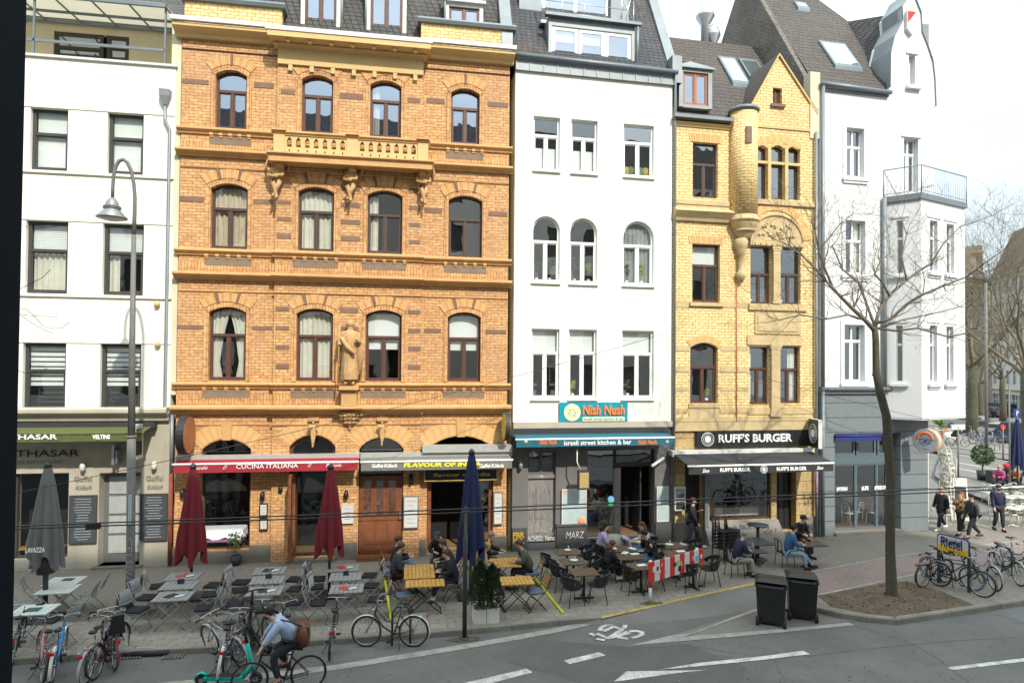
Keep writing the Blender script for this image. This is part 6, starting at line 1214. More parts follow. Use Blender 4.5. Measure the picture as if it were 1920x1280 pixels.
mark('road_marking',[(1255,1203),(1285,1192.5),(1440,1180),(1590,1166),(1603,1171),(1440,1187)],'road_paint_worn')
mark('road_marking',[(1057.5,1237),(1122.5,1221.8),(1136,1227.5),(1067.5,1244)])
mark('road_marking',[(850,1284),(987,1252.5),(999,1259.5),(905,1284)])
mark('road_marking',[(1151,1277),(1175,1257.5),(1272,1256),(1329,1255),(1283,1259),(1170,1274.5)])
mark('road_marking',[(1235,1254.5),(1305,1242.5),(1440,1228),(1506,1218.8),(1519,1225.5),(1440,1235),(1300,1249)],z=MZ+.004)
mark('road_marking',[(1777,1250),(1860,1240),(1990,1224),(1990,1231),(1787,1255)])
for pts in([(1600,1172),(1700,1200),(1765,1238),(1830,1290)],[(1510,1230),(1620,1216),(1790,1200),(1990,1190)],[(1300,1210),(1450,1235),(1480,1290)],[(1860,1150),(1900,1160),(1990,1200)]):stripe_px('road_seam',pts,.03,'asphalt_patch',z=RZ+.004)
mark('road_patch',[(1040,1200),(1180,1212),(1290,1206),(1400,1250),(1380,1290),(1130,1290),(950,1240)],'asphalt_patch',z=RZ+.004)
def sym(pts,w_=.055,closed=False):
 a=[G(960+x/4,960+y/4,MZ)for x,y in pts]; mb=MB(); N=len(a)
 for i in range(N if closed else N-1):
  p,q=a[i],a[(i+1)%N]; n=V(-(q-p).y,(q-p).x,0).normalized()*w_; e=(q-p).normalized()*.02; mb.add([(v.x,v.y,MZ+.0003*i)for v in(p-n-e,q-n+e,q+n+e,p+n-e)],[(0,1,2,3)])
 return mb
mb=MB()
for s_ in([(655,885),(670,862),(710,843),(770,834),(825,834),(850,845),(845,862),(810,878)],[(885,890),(930,888),(972,896),(978,912),(950,928),(905,940)],[(865,895),(815,915),(795,935),(865,947)],[(690,890),(765,855),(825,880),(720,945),(640,910)],[(720,945),(880,905)],[(765,855),(690,890)],[(640,950),(690,958)],[(590,910),(620,925)]):m2=sym(s_); SI=globals().get('SI',0)+1; mb.add([(v[0],v[1],v[2]+.0012*SI)for v in m2.v],m2.f)
tag(mb.build('bicycle_marking','road_paint'),kind='structure')
p=G(428,1133); flat('cover_patch',gp_([(410,1124),(462,1122),(456,1143),(400,1144)]),.008,'plinth_stone'); MBx=MB().lathe([(.24,0),(.24,.006),(0,.006)],(p.x,p.y,.009),24); tag(MBx.build('manhole_cover','kerb_stone'),'round worn manhole cover between the first two groups of grey tables','manhole cover')
for(pxa,pxb,lb)in((232,268,'left drain grate at the kerb behind the parked bicycles'),(310,345,'right drain grate at the kerb behind the parked bicycles')):
 a,c=G(pxa,1229,RZ),G(pxb,1227,RZ); mb=MB(); n=7
 for i in range(n):x=a.x+(c.x-a.x)*i/(n-1); mb.box(x-.012,x+.012,a.y-.20,a.y+.18,RZ+.002,RZ+.03)
 mb.box(a.x-.05,c.x+.05,a.y+.18,a.y+.22,RZ+.002,RZ+.03); mb.mat(1).box(a.x-.03,c.x+.03,a.y-.2,a.y+.18,RZ+.001,RZ+.006); tag(mb.build('drain_grate',['kerb_stone','charcoal']),lb,'drain')
a=G(232,1223,-.06); c=G(318,1220,-.06); tag(MB().tube([a-V(0,.06,0),c-V(0,.06,0)],.07,8).build('hose_pipe','charcoal'),'dark pipe lying along the kerb above the drain grates','pipe')
for px,py,r,nm in((240,1148,.55,'moss_patch'),(871,1198,.30,'soil_patch'),(1222,1131,.25,'moss_patch')):
 z=0 if px!=871 else RZ; p=G(px,py,z); pts=[V(p.x+r*(1+.25*math.sin(i*2.3))*math.cos(i*.52)*1.2,p.y+r*.55*(1+.2*math.cos(i*1.7))*math.sin(i*.52),0)for i in range(12)]; flat(nm,pts,z+.012,'moss' if nm[0]=='m' else 'soil')
# ================================================================ street furniture
lp=G(243.5,1142); t=thing('street_lamp','tall grey street lamp with curved neck and bell-shaped shade','street lamp',lp)
def rel(px,py):q=Yp(px,py,lp.y); return q-lp
mb=MB(); z1=rel(246,765).z; mb.tube([(0,0,0),(rel(245,1050).x,0,1.0),(rel(246.5,820).x,0,rel(246,820).z)],[.105,.105,.10],14); mb.tube([rel(246.5,820),rel(248,640),rel(251,440)],[.088,.072,.055],14);
mb.tube([rel(*p)for p in((251,440),(252.5,400),(253,370),(251,345),(246,320),(239,305),(231,299),(223,302),(217,312),(213,330),(211.5,350),(211,371))],[.052,.048,.046,.045,.045,.045,.045,.045,.045,.042,.042,.042],10)
mb.tube([rel(246.5,820),rel(246.5,816)],.12,14); mb.build('pole','pole_grey',t)
hp=rel(210.5,372); k=.0182; lh=MB(); lh.lathe([(.04,.02),(.08,0),(.14,-.10),(.165,-.19),(.165,-.21)],tuple(hp),18); lh.build('lamp_cap','lamp_metal',t)
MB().lathe([(.21,-.23),(.21,-.21),(.15,-.21),(.15,-.255),(.215,-.255),(.215,-.27),(.18,-.27),(.19,-.31),(.365,-.50),(.365,-.515)],tuple(hp),22).build('lamp_shade','lamp_metal',t)
MB().lathe([(.31,-.51),(.22,-.56),(0,-.59)],tuple(hp),18).build('lens','offwhite',t)
MB().box(-.02,.04,-.17,-.10,2.2,2.95).build('sticker','menu_light',t); text('graffiti','CELSIVAL',t,(.0,-.135,1.2),.20,'chalk',rot=(R(90),R(90),0),width=1.3,off=-.006)
p=G(871,1197,RZ); t=thing('sign_pole','thin dark pole standing at the road edge in front of the blue parasol','pole',p); q=Yp(873,957,p.y)-p; MB().tube([(0,0,0),(q.x*.6,0,q.z*.6),q],.055,10).build('pole','pole_dark',t); MB().tube([q+V(-.07,0,-.6),q+V(-.08,-.05,0),q+V(0,-.05,.12),q+V(.08,-.05,0),q+V(.09,0,-.55)],.022,6).build('bracket','pole_dark',t); MB().lathe([(.13,0),(.1,.04),(.06,.05)],n=12).build('base','pole_dark',t)
col('parasol_grey',(.155,.15,.145),.85,.1); col('parasol_red',(.17,.013,.02),.85,.1); col('parasol_blue',(.013,.02,.07),.85,.12)
def parasol(label,pb,top,bot,w_,m,pole=.035,polm='pole_dark',plate=True,shift=0.,wt=8):
 w_*=.78; p=G(*pb); t=thing('parasol',label,'parasol',p); zt=Yp(*top,p.y).z; zb_=Yp(*bot,p.y).z; H=zt-zb_
 MB().tube([(0,0,0),(0,0,zt+.03)],pole,10).build('pole',polm,t)
 n=48; rows=14; vs=[]
 for j in range(rows+1):
  u=j/rows; r=w_*(.20+.80*(u**.75))*(1 if u<.88 else 1-(u-.88)*.5)
  for i in range(n):
   a=2*math.pi*i/n; f=1+(.07+.22*u)*math.sin(a*wt+.4*math.sin(a*3))+.04*math.sin(a*3+u*4); tip=.16*H*max(0,(u-.80)/.2)*(.5+.5*math.sin(a*wt/2+1.0)); f+=rnd.uniform(-.018,.018)+.05*math.sin(a*2+j*.5)*u; vs.append((r*f*math.cos(a),r*f*.85*math.sin(a),zt-(H-.14*H)*u-tip))
 mb=MB(); mb.add(vs,[(j*n+i,j*n+(i+1)%n,(j+1)*n+(i+1)%n,(j+1)*n+i)for j in range(rows)for i in range(n)],True); mb.build('canopy',m,t)
 MB().lathe([(.03,0),(w_*.26,0),(w_*.24,.06),(.05,.10),(.0,.14)],(0,0,zt-.01),14).build('cap','charcoal',t)
 if plate:MB().box(-.35,.35,-.35,.35,0,.06).build('base','pole_dark',t)
 return t
t=parasol('closed grey parasol with small white lettering beside the white tables',(84,1161),(87,874),(86,1063),.45,'parasol_grey',pole=.06,wt=9); zz=Yp(84,1020,t.location.y).z; text('lettering','LAVAZZA',t,(.02,-.53,zz),.16,'text_white',width=.42,off=.004); MB().tube([(0,0,zz-.7),(0,0,zz-.1)],.20,12).build('sleeve','charcoal',t)
parasol('closed dark red parasol nearest the lamp post, in front of the restaurant window',(358,1120),(358,876),(360,1055),.43,'parasol_red',pole=.04)
parasol('closed dark red parasol in front of the half-open brown door',(617,1116),(617,877),(617,1043),.42,'parasol_red',pole=.04)
parasol('closed navy blue parasol behind the cypress planter',(882,1118),(883,849),(880,1052),.44,'parasol_blue',pole=.045,polm='pole_grey')
a,c=G(1222,1131),G(1309,1102); t=thing('barrier','red and white striped barrier board with stickers in front of the black tables','barrier',a); d=c-a; L_=d.length; ang=math.atan2(d.y,d.x); t.rotation_euler=(0,0,ang)
zt_,zb_=1.12,.58; xx0=-.14; n=11; wb=(L_+.34)/n; col('reflect_red',(.55,.03,.02),.5); col('reflect_white',(.60,.60,.58),.5,.15)
mb=MB()
for i in range(n):mb.mat(i%2); xs=xx0+wb*i; mb.add([(xs,-.03,zb_),(xs+wb,-.03,zb_),(xs+wb,-.03,zt_),(xs,-.03,zt_),(xs,.0,zb_),(xs+wb,.0,zb_),(xs+wb,.0,zt_),(xs,.0,zt_)],[(0,1,2,3),(7,6,5,4),(3,2,6,7),(0,4,5,1),(0,3,7,4),(1,5,6,2)],False)
mb.build('board',['reflect_red','reflect_white'],t)
for x in(.0,L_):mb=MB(); mb.tube([(x,.05,0),(x,.05,.42)],.045,10); mb.mat(1).tube([(x,.05,.42),(x,.05,.6)],.046,10); mb.mat(0).tube([(x,.05,.6),(x,.05,1.14)],.045,10); mb.build('post',['reflect_white','reflect_red'],t)
r_=random.Random(12); cs=['sticker_blue','gold','offwhite','sign_black','menu_light','reflect_red']
for i in range(14):x=r_.uniform(0,L_+.1); z=r_.uniform(zb_+.05,zt_-.16); s_=r_.uniform(.04,.075); MB().box(x,x+s_*1.5,-.034-.001*i,-.031,z,z+s_*2).build('sticker',r_.choice(cs),t)
def wbin(p,rz,label):
 t=thing('wheelie_bin',label,'bin',p,rz,'black wheelie bins at the road edge'); t.scale=(1.22,1.15,1.04); mb=MB()
 mb.add([(-.25,-.30,.06),(.25,-.30,.06),(.25,.27,.06),(-.25,.27,.06),(-.29,-.36,.95),(.29,-.36,.95),(.29,.36,.95),(-.29,.36,.95)],[(0,3,2,1),(0,1,5,4),(1,2,6,5),(2,3,7,6),(3,0,4,7)],False); mb.box(-.31,.31,-.39,.38,.95,.985); mb.box(-.20,.20,-.345,-.33,.35,.36).box(-.22,-.19,-.35,-.31,.2,.9).box(.19,.22,-.35,-.31,.2,.9); mb.build('container','black_plastic',t)
 mb=MB(); mb.add([(-.31,-.40,.99),(.31,-.40,.99),(.31,.34,1.05),(-.31,.34,1.05),(-.24,-.28,1.05),(.24,-.28,1.05),(.24,.22,1.10),(-.24,.22,1.10)],[(0,1,5,4),(1,2,6,5),(2,3,7,6),(3,0,4,7),(4,5,6,7),(0,3,2,1)],False); mb.build('lid','black_plastic',t)
 MB().tube([(-.22,.38,1.0),(-.22,.46,.98),(.22,.46,.98),(.22,.38,1.0)],.018,6).build('handle','black_plastic',t)
 for x in(-.26,.26):MB().tube([(x-.03,.30,.10),(x+.03,.30,.10)],.10,14).build('wheel','rubber',t)
 text('lettering','AWB',t,(-.05,-.350,.78),.07,'chalk'); MB().box(.06,.17,-.345,-.338,.62,.74).build('sticker','kerb_stone',t)
wbin(G(1452,1169,RZ)+V(0,.15,0),R(148),'left one of the two black wheelie bins, slightly nearer the road'); wbin(G(1507,1157,RZ)+V(0,.1,.0),R(152),'right one of the two black wheelie bins, nearer the tree bed')
p=G(911,1164); t=thing('planter','white planter box of two cubes beside the dark pole','planter',p)
for x in(-.33,.0):mb=MB(); mb.box(x-.0,x+.315,-.17,.17,0,.36).mat(1).box(x+.02,x+.295,-.15,.15,.355,.372); mb.build('box',['offwhite','soil'],t)
def conifer(label,p,H,r0,seed,n=1500):
 r_=random.Random(seed); t=thing('cypress',label,'shrub',p,0,'cypresses in the white planter'); MB().tube([(0,0,0),(0,0,H*.8)],.03,6,r1=.01).build('stem','bark',t); mb=MB()
 for i in range(n):
  z=H*r_.random()**.9; rr=r0*(1-(z/H)**2.8)*(.75+.25*r_.random())*(1+.15*math.sin(z*9)); a=r_.uniform(0,6.28); c=V(rr*math.cos(a),rr*math.sin(a),z); s_=r_.uniform(.03,.075)
  d=(V(math.cos(a),math.sin(a),1.4)+V(r_.uniform(-.5,.5),r_.uniform(-.5,.5),0)).normalized()*s_; e=V(-math.sin(a),math.cos(a),r_.uniform(-.3,.3))*s_*.35; mb.mat(r_.choice((0,0,1))); mb.add([c-e,c+e,c+d],[(0,1,2)],False)
 mb.build('foliage',['leaf_dark','leaf'],t)
conifer('left small cypress in the white planter',p+V(-.15,0,.37),1.12,.30,1,2600); conifer('right small cypress in the white planter',p+V(.15,0,.37),1.02,.30,2,2600)
for lb,a,c in(('yellow rail left of the wooden tables, behind the parked bicycle',(719,1100),(733,1163)),('yellow rail right of the wooden tables, reaching to the kerb',(1002,1084),(1056,1151))):
 A_,B_=G(*a),G(*c); tag(MB().tube([A_+V(0,0,.03 if a[0]>900 else .45),B_+V(0,0,.03)],.035,6).build('yellow_rail',col('tape_yellow',(.62,.58,.02))and 'tape_yellow'),lb,'rail')
def slat_table(name,label,p,w_,d_,top,leg,n=7,h=.74,rz=0,group=None,cross=True,edge=True,ped=False):
 t=thing(name,label,'table',p,rz,group); mb=MB(); s_=w_/n
 for i in range(n):mb.box(-w_/2+s_*i+.006,-w_/2+s_*(i+1)-.006,-d_/2,d_/2,h-.022,h)
 mb.box(-w_/2,w_/2,-d_/2+.05,-d_/2+.09,h-.045,h-.022).box(-w_/2,w_/2,d_/2-.09,d_/2-.05,h-.045,h-.022)
 if edge:mb.box(-w_/2-.008,-w_/2+.004,-d_/2,d_/2,h-.03,h-.002).box(w_/2-.004,w_/2+.008,-d_/2,d_/2,h-.03,h-.002)
 mb.build('table_top',top,t)
 if ped:mb=MB(); mb.tube([(0,0,0.03),(0,0,h-.04)],.035,10); mb.box(-.2,.2,-.2,.2,h-.05,h-.035); mb.tube([(-.28,0,.03),(.28,0,.03)],.03,6).tube([(0,-.28,.03),(0,.28,.03)],.03,6); mb.build('pedestal',leg,t)
 else:
  for y in(-d_/2+.08,d_/2-.08):
   for s2 in(-1,1):MB().tube([(-s2*w_*.42,y,0.015),(s2*w_*.42,y+.015*s2,h-.04)],.014,5).build('leg',leg,t)
  [MB().tube([(k_*w_*.42,-d_/2+.08,.015),(k_*w_*.42,d_/2-.08,.015)],.012,5).build('stretcher',leg,t)for k_ in(-1,1)]
 return t
col('slat_white',(.52,.56,.53),.5); col('slat_grey',(.235,.25,.245),.5); col('slat_pine',(.50,.28,.07),.45,.25); col('slat_walnut',(.13,.085,.05),.5,.35,4); col('green_metal',(.02,.03,.025),.4); col('chair_grey',(.26,.28,.28),.5); col('cushion_black',(.018,.018,.022),.9); col('cushion_blue',(.11,.14,.21),.9)
def folding_chair(label,frame,slat,cushion,group):
 t=thing('folding_chair',label,'chair',(0,0,0),0,group); mb=MB()
 for i in range(5):mb.box(-.20+.085*i,-.20+.085*i+.07,-.20,.20,.44,.455)
 mb.build('seat',slat,t)
 if cushion:MB().lathe([(.05,0),(.27,.0),(.285,.025),(.27,.05),(.05,.055)],(0,0,.457),4).build('cushion',cushion,t).rotation_euler=(0,0,R(45))
 mb=MB()
 for i in range(4):z=.60+.075*i; x=-.265-.035*i; mb.box(x-.008,x+.006,-.19,.19,z,z+.055)
 mb.build('backrest',slat,t)
 for y in(-.205,.205):
  MB().tube([(.24,y,.01),(.10,y,.22),(-.12,y,.42),(-.24,y,.55),(-.31,y,.74),(-.36,y,.90)],.011,5).build('back_frame',frame,t); MB().tube([(-.26,y*.93,.01),(-.08,y*.93,.22),(.2,y*.93,.44)],.011,5).build('leg',frame,t)
 for x_,y_,z_ in((.24,.205,.02),(-.26,.19,.02),(-.36,.205,.90)):MB().tube([(x_,-y_,z_),(x_,y_,z_)],.010,5).build('stretcher',frame,t)
 return t
def arm_chair(label,m,group):
 t=thing('armchair',label,'chair',(0,0,0),0,group); n=14; vs=[]
 for j,(z,r)in enumerate(((.46,.24),(.58,.275),(.70,.29),(.82,.285))):
  for i in range(n+1):a=R(68)+R(224)*i/n; dip=(abs(i-n/2)/(n/2))**2*.16*(j/3); vs.append((r*math.cos(a)-.02*j*(.6),r*math.sin(a)*.98,z-dip))
 mb=MB(); mb.add(vs,[(j*(n+1)+i,j*(n+1)+i+1,(j+1)*(n+1)+i+1,(j+1)*(n+1)+i)for j in range(3)for i in range(n)if not(j==1 and i%2)],True); mb.tube(vs[3*(n+1):],.016,6); mb.build('backrest',m,t)
 MB().lathe([(0,0),(.22,.0),(.25,.02),(.22,.035),(0,.02)],(0.01,0,.435),16).build('seat',m,t)
 for x,y in((.2,.2),(.2,-.2),(-.2,.2),(-.2,-.2)):MB().tube([(x*1.25,y*1.15,0),(x*.85,y*.9,.45)],.013,5).build('leg',m,t)
 return t
chairs=[]
fc=folding_chair('','chair_grey','slat_grey','cushion_black','grey folding chairs with black cushions'); fcw=folding_chair('','green_metal','slat_pine','cushion_blue','wooden folding chairs with blue cushions'); ac=arm_chair('','black_plastic','black armchairs at the slatted tables'); fcp=folding_chair('','chair_grey','slat_grey',None,'bare grey folding chairs at the white tables')
used=set()
def put(proto,p,rz,label):
 if proto.name in used:return dup(proto,p,rz,label)
 used.add(proto.name); KIDS[proto.name]=[(c,list(c.children))for c in proto.children]; proto.location=p; proto.rotation_euler=(0,0,rz); proto['label']=label; return proto
H=.74
tp=lambda px,py,z=H:V(G(px,py,z).x,G(px,py,z).y,0)
tw=slat_table('garden_table','far white slatted table beside the grey parasol',tp(121,1088),.78,.66,'slat_white','chair_grey',group='white slatted tables')
tA=[tw,dup(tw,tp(109,1103.5),0,'middle white slatted table touching the far one'),dup(tw,tp(64,1142),0,'nearest white slatted table, apart from the other two')]
tg=slat_table('garden_table','',tp(344,1079.5),.80,.64,'slat_grey','chair_grey',group='grey slatted tables'); gl=[]
rowsn=('far','middle','nearest')
groups_=(('right of the lamp post',[(346,1079),(336,1096),(325,1117)]),('in the middle group',[(506,1069),(502,1086),(497,1107)]),('by the second red parasol',[(645,1063.5),(648,1080),(650,1102.5)]))
first=True
for gn,pts in groups_:
 for i,q in enumerate(pts):
  lb='%s grey slatted table %s'%(rowsn[i],gn)
  if first:tg['label']=lb; first=False; o=tg; KIDS[tg.name]=[(c,[])for c in tg.children]
  else:o=dup(tg,tp(*q),0,lb)
  gl.append((o,tp(*q),gn,i))
cn=0
for(o,p,gn,i)in gl:
 for s_,sn in((-1,'left'),(1,'right')):
  if i==2 and 'tangle' in gn and s_==0:continue
  jit=rnd.uniform(-.07,.07); dx=.70+rnd.uniform(-.04,.08); q=p+V(s_*dx,jit-(.12 if i==2 else 0),0); put(fc,q,(0 if s_<0 else math.pi)+rnd.uniform(-.25,.25),'grey folding chair %s of the %s table %s'%(sn,rowsn[i],gn)); cn+=1
put(fc,tp(498,1140,.5)+V(0,0,0),R(90),'grey folding chair with its back to the bicycles at the middle tables')
for(p,rz,lb)in((tp(41,1118,.6),R(10),'bare grey folding chair left of the white tables'),(tp(73,1100,.6),R(20),'grey folding chair behind the grey parasol pole'),(tp(171,1107,.5),R(190),'bare folding chair right of the far white table'),(tp(152,1122,.5),R(185),'bare folding chair right of the middle white table'),(tp(113,1160,.6),R(165),'bare folding chair right of the nearest white table')):put(fcp,p,rz,lb)
col('blanket_grey',(.24,.25,.27),.95,.2,14); col('blanket_cream',(.50,.46,.40),.95,.2,14); col('blanket_rose',(.42,.32,.31),.95,.2,14)
def blanket(p,m,lb,rz=0):
 mb=MB(); n=8; vs=[]
 for j,(x,z)in enumerate(((.045,.60),(.035,.78),(.0,.925),(-.035,.78),(-.05,.50))):
  for i in range(n+1):u=i/n; vs.append((x+.012*math.sin(u*19+j),-.19+.38*u+.02*math.sin(j),z-(.06*math.sin(u*9)if j in(0,4)else 0)))
 mb.add(vs,[(j*(n+1)+i,j*(n+1)+i+1,(j+1)*(n+1)+i+1,(j+1)*(n+1)+i)for j in range(4)for i in range(n)],True); o=mb.build('blanket',m,None,p,rz); tag(o,lb,'blanket')
bl=[c for c in C.objects if c.name.startswith('folding_chair')and c.type=='EMPTY' and c.get('label')]
wh={'far table right of':('blanket_rose','blanket_rose'),'middle table right of':('blanket_grey','blanket_rose'),'nearest table right of':('blanket_grey',None),'far table in the middle':('blanket_grey','blanket_grey'),'middle table in the middle':('blanket_grey','blanket_cream'),'far table by the second':('blanket_cream','blanket_cream'),'middle table by the second':('blanket_grey',None)}
cw={'blanket_rose':'pale rose','blanket_grey':'grey','blanket_cream':'cream'}
for c in bl:
 for k_,(l_,r__)in wh.items():
  if k_ in c['label']:
   m=l_ if 'chair left' in c['label']else r__
   if m:rz=c.rotation_euler[2]; q=V(*c.location)+V(math.cos(rz),math.sin(rz),0)*(-.35); blanket(q,m,'%s blanket over the chair %s of the %s'%(cw[m],'left' if 'chair left' in c['label']else 'right',c['label'].split(' of the ',1)[1]),rz)
def flatitem(name,label,cat,p,w_,d_,m,rz=0,z=.745,th=.006,lift=0):
 mb=MB(); mb.box(-w_/2,w_/2,-d_/2,d_/2,0,th); o=mb.build(name,m,None,V(p.x,p.y,z),rz); return tag(o,label,cat)
col('menu_red',(.42,.05,.04)); col('menu_green',(.03,.09,.08)); col('menu_dark',(.03,.028,.03)); col('plate_white',(.70,.70,.70),.4)
for i,(j,mm,cc)in enumerate(((0,'menu_red','red'),(2,'menu_dark','brown'),(3,'menu_dark','dark'),(5,'menu_dark','dark'),(6,'menu_red','red'),(8,'menu_red','red'))):
 o,p,gn,k_=gl[j]; flatitem('menu_card','%s menu folder on the %s grey table %s'%(cc,rowsn[k_],gn),'menu',p+V(-.06,.02,0),.30,.21,mm,R(35+20*i)); flatitem('paper_sheet','white leaflet by the menu on the %s grey table %s'%(rowsn[k_],gn),'paper',p+V(.15,-.04,0),.19,.09,'plate_white',R(30),z=.753)
for j in(1,4,7):
 o,p,gn,k_=gl[j]; q=V(p.x,p.y+.12,.741); t=thing('cutlery_caddy','dark condiment caddy on the middle grey table '+gn,'caddy',q); MB().box(-.07,.07,-.05,.05,0,.10).build('box','menu_dark',t); MB().lathe([(.025,0),(.02,.2),(.0,.22)],(.02,0,.05),8).build('bottle','glass_dark',t)
flatitem('place_mat','green mat on the far white table','place mat',tp(128,1086),.26,.2,'menu_green'); flatitem('place_mat','green mat on the nearest white table','place mat',tp(62,1142.5),.30,.24,'menu_green')
wt=slat_table('garden_table','long pine table with five seated people',tp(786,1070),.80,1.20,'slat_pine','green_metal',n=8,group='pine slatted tables')
wt2=slat_table('garden_table','short pine table pushed against the near end of the long one',tp(797,1092),.98,.55,'slat_pine','green_metal',n=9,group='pine slatted tables')
wt3=slat_table('garden_table','pine table by the blue parasol where a couple reads the menu',tp(947,1053.5),.80,.85,'slat_pine','green_metal',n=8,group='pine slatted tables'); wt4=slat_table('garden_table','empty pine table right of the cypress planter',tp(968,1087),.85,.66,'slat_pine','green_metal',n=8,group='pine slatted tables')
for(px,py,z,rz,lb)in((757,1113,.5,5,'wooden folding chair with blue cushion at the near left corner of the pine table'),(735,1074,.5,0,'wooden folding chair under the bearded man'),(738,1056,.5,0,'wooden folding chair under the person behind the bearded man'),(850,1090,.5,185,'wooden folding chair under the nearer man in black'),(846,1070,.5,180,'wooden folding chair under the farther man in black'),(820,1043,.5,-100,'wooden folding chair under the man shading his cap'),(897,1075,.5,0,'wooden folding chair under the person with the menu'),(905,1050,.5,0,'wooden folding chair under the grey-haired man by the blue parasol'),(996,1071,.5,180,'wooden folding chair under the woman in olive'),(1003,1106,.5,190,'wooden folding chair with blue cushion beside the right yellow rail'),(928,1108,.5,10,'wooden folding chair hidden behind the cypress planter')):put(fcw,tp(px,py,z),R(rz),lb)
bt=slat_table('bistro_table','',tp(1095,1071),.70,.66,'slat_walnut','black_metal',n=9,ped=True,group='dark slatted pedestal tables'); KIDS[bt.name]=[(c,[])for c in bt.children]
bts=[(1095,1071,'nearest of the left row of dark slatted tables, with nothing on it'),(1075,1051.5,'middle one of the left row of dark slatted tables, with a plate'),(1063,1033.5,'farthest of the left row of dark slatted tables, against the graffiti pier'),(1161,1028,'dark slatted table between the woman in lilac and the woman in white'),(1178,1042,'dark slatted table with three paper menus'),(1202,1060.5,'dark slatted table behind the left post of the barrier'),(1258,1022,'farthest dark slatted table on the right, with a white plate'),(1268,1036,'dark slatted table on the right with a paper napkin'),(1300,1052,'dark slatted table behind the right half of the barrier')]
bt['label']=bts[0][2]
for q in bts[1:]:dup(bt,tp(q[0],q[1]),0,q[2])
for(px,py,rz,lb)in((1073,1101,20,'black armchair left of the nearest dark slatted table'),(1121,1096,165,'black armchair right of the nearest dark slatted table'),(1050,1076,10,'black armchair left of the middle dark slatted table'),(1033,1060,5,'black armchair left of the farthest dark slatted table'),(1107,1066,170,'black armchair with a jacket right of the middle dark slatted table'),(1094,1045,180,'black armchair with a bag right of the farthest dark slatted table'),(1124,1034,-5,'black armchair under the woman in lilac'),(1136,1060,0,'black armchair under the child in black'),(1186,1080,10,'black armchair left of the table behind the barrier post'),(1216,1029,180,'black armchair under the woman in the white blouse'),(1228,1046,185,'black armchair under the man in the black cap'),(1245,1060,0,'black armchair left of the table behind the barrier board'),(1300,1032,180,'black armchair right of the napkin table'),(1330,1066,175,'black armchair standing right of the barrier'),(1228,1073,165,'black armchair right of the table behind the barrier post'),(1289,1075,100,'black armchair half hidden behind the barrier board')):
 put(ac,tp(px,py,.45),R(rz),lb)
for px,py,w_,lb in((1064,1031,.2,'white napkin plate on the farthest left dark table'),(1076,1050,.24,'white napkin plate on the middle left dark table'),(1255,1020.5,.26,'white plate on the farthest right dark table')):
 p=tp(px,py); o=MB().lathe([(0,0),(w_*.35,0),(w_*.5,.018),(w_*.48,.02),(0,.008)],n=16).build('plate','plate_white',None,V(p.x,p.y,.742)); tag(o,lb,'plate')
 o=MB().lathe([(.03,0),(.035,.09),(.03,.09),(.02,.01)],n=10).build('drinking_glass','glass_clear',None,V(p.x+.05,p.y+.06,.765)); tag(o,lb.replace('white napkin plate','drinking glass').replace('white plate','drinking glass'),'glass')
for px,py,rz,lb in((1148,1028,10,'white paper menu on the far left corner of the women\'s table'),(1172,1036,50,'open white paper menu in the middle of the women\'s table'),(1190,1038,10,'white paper menu on the near right corner of the women\'s table'),(1203,1059,10,'white napkin on the table behind the left barrier post'),(1276,1033,8,'white napkin on the right dark table'),(1186,1028,-60,'white paper slip in the hands of the woman in white')):flatitem('paper_sheet',lb,'paper',tp(px,py),.27,.17,'plate_white',R(rz),z=.744)
def plain_table(label,p,w_,d_,h=.74,rd=False,rz=0):
 t=thing('pedestal_table',label,'table',p,rz); mb=MB()
 if rd:mb.lathe([(0,h-.03),(w_/2,h-.03),(w_/2,h),(0,h)],n=24)
 else:mb.box(-w_/2,w_/2,-d_/2,d_/2,h-.03,h)
 mb.build('table_top',col('table_dark',(.06,.066,.07),.35)and 'table_dark',t); MB().tube([(0,0,.03),(0,0,h-.03)],.035,10).tube([(-.28,0,.025),(.28,0,.025)],.028,6).tube([(0,-.28,.025),(0,.28,.025)],.028,6).build('pedestal','charcoal',t); return t
plain_table('square dark table behind the grey-haired man in navy',tp(1417,1014),.85,.9); plain_table('dark table where the grey-haired man in navy eats',tp(1412,1032.5),.80,.42); plain_table('dark table shared by the two men with beer bottles',tp(1517,1018.5),.95,.62)
p=tp(1421,1016); q=Yp(1421,980,p.y); t=thing('standing_table','tall round standing table behind the square dark table','table',V(Yp(1421,990,p.y+.6).x,p.y+.6,0)); MB().lathe([(0,-.03),(.32,-.03),(.34,0),(0,0)],(0,0,1.15),22).build('table_top','table_dark',t); MB().tube([(0,0,.02),(0,0,1.14)],.05,10).lathe([(.3,0),(.3,.02),(.06,.05)],n=16).build('pedestal','charcoal',t)
for px,py,lb in((1507,1017,'left brown beer bottle on the dark table'),(1517,1014,'right brown beer bottle on the dark table')):
 p=tp(px,py); t=thing('beer_bottle',lb,'bottle',V(p.x,p.y,.741)); MB().lathe([(0,0),(.033,0),(.033,.15),(.014,.20),(.013,.26),(0,.26)],n=10).build('glass',col('beer_brown',(.05,.015,.005),.15)and 'beer_brown',t); MB().lathe([(.034,.05),(.034,.12)],n=10).build('paper_label','text_orange',t)
p=tp(1411,1031); tag(MB().lathe([(0,0),(.03,0),(.033,.12),(.014,.18),(.013,.23),(0,.23)],n=10).build('lemonade_bottle',col('pale_bottle',(.45,.36,.18),.2)and 'pale_bottle',None,V(p.x,p.y,.741)),'pale bottle on the table of the man in navy','bottle')
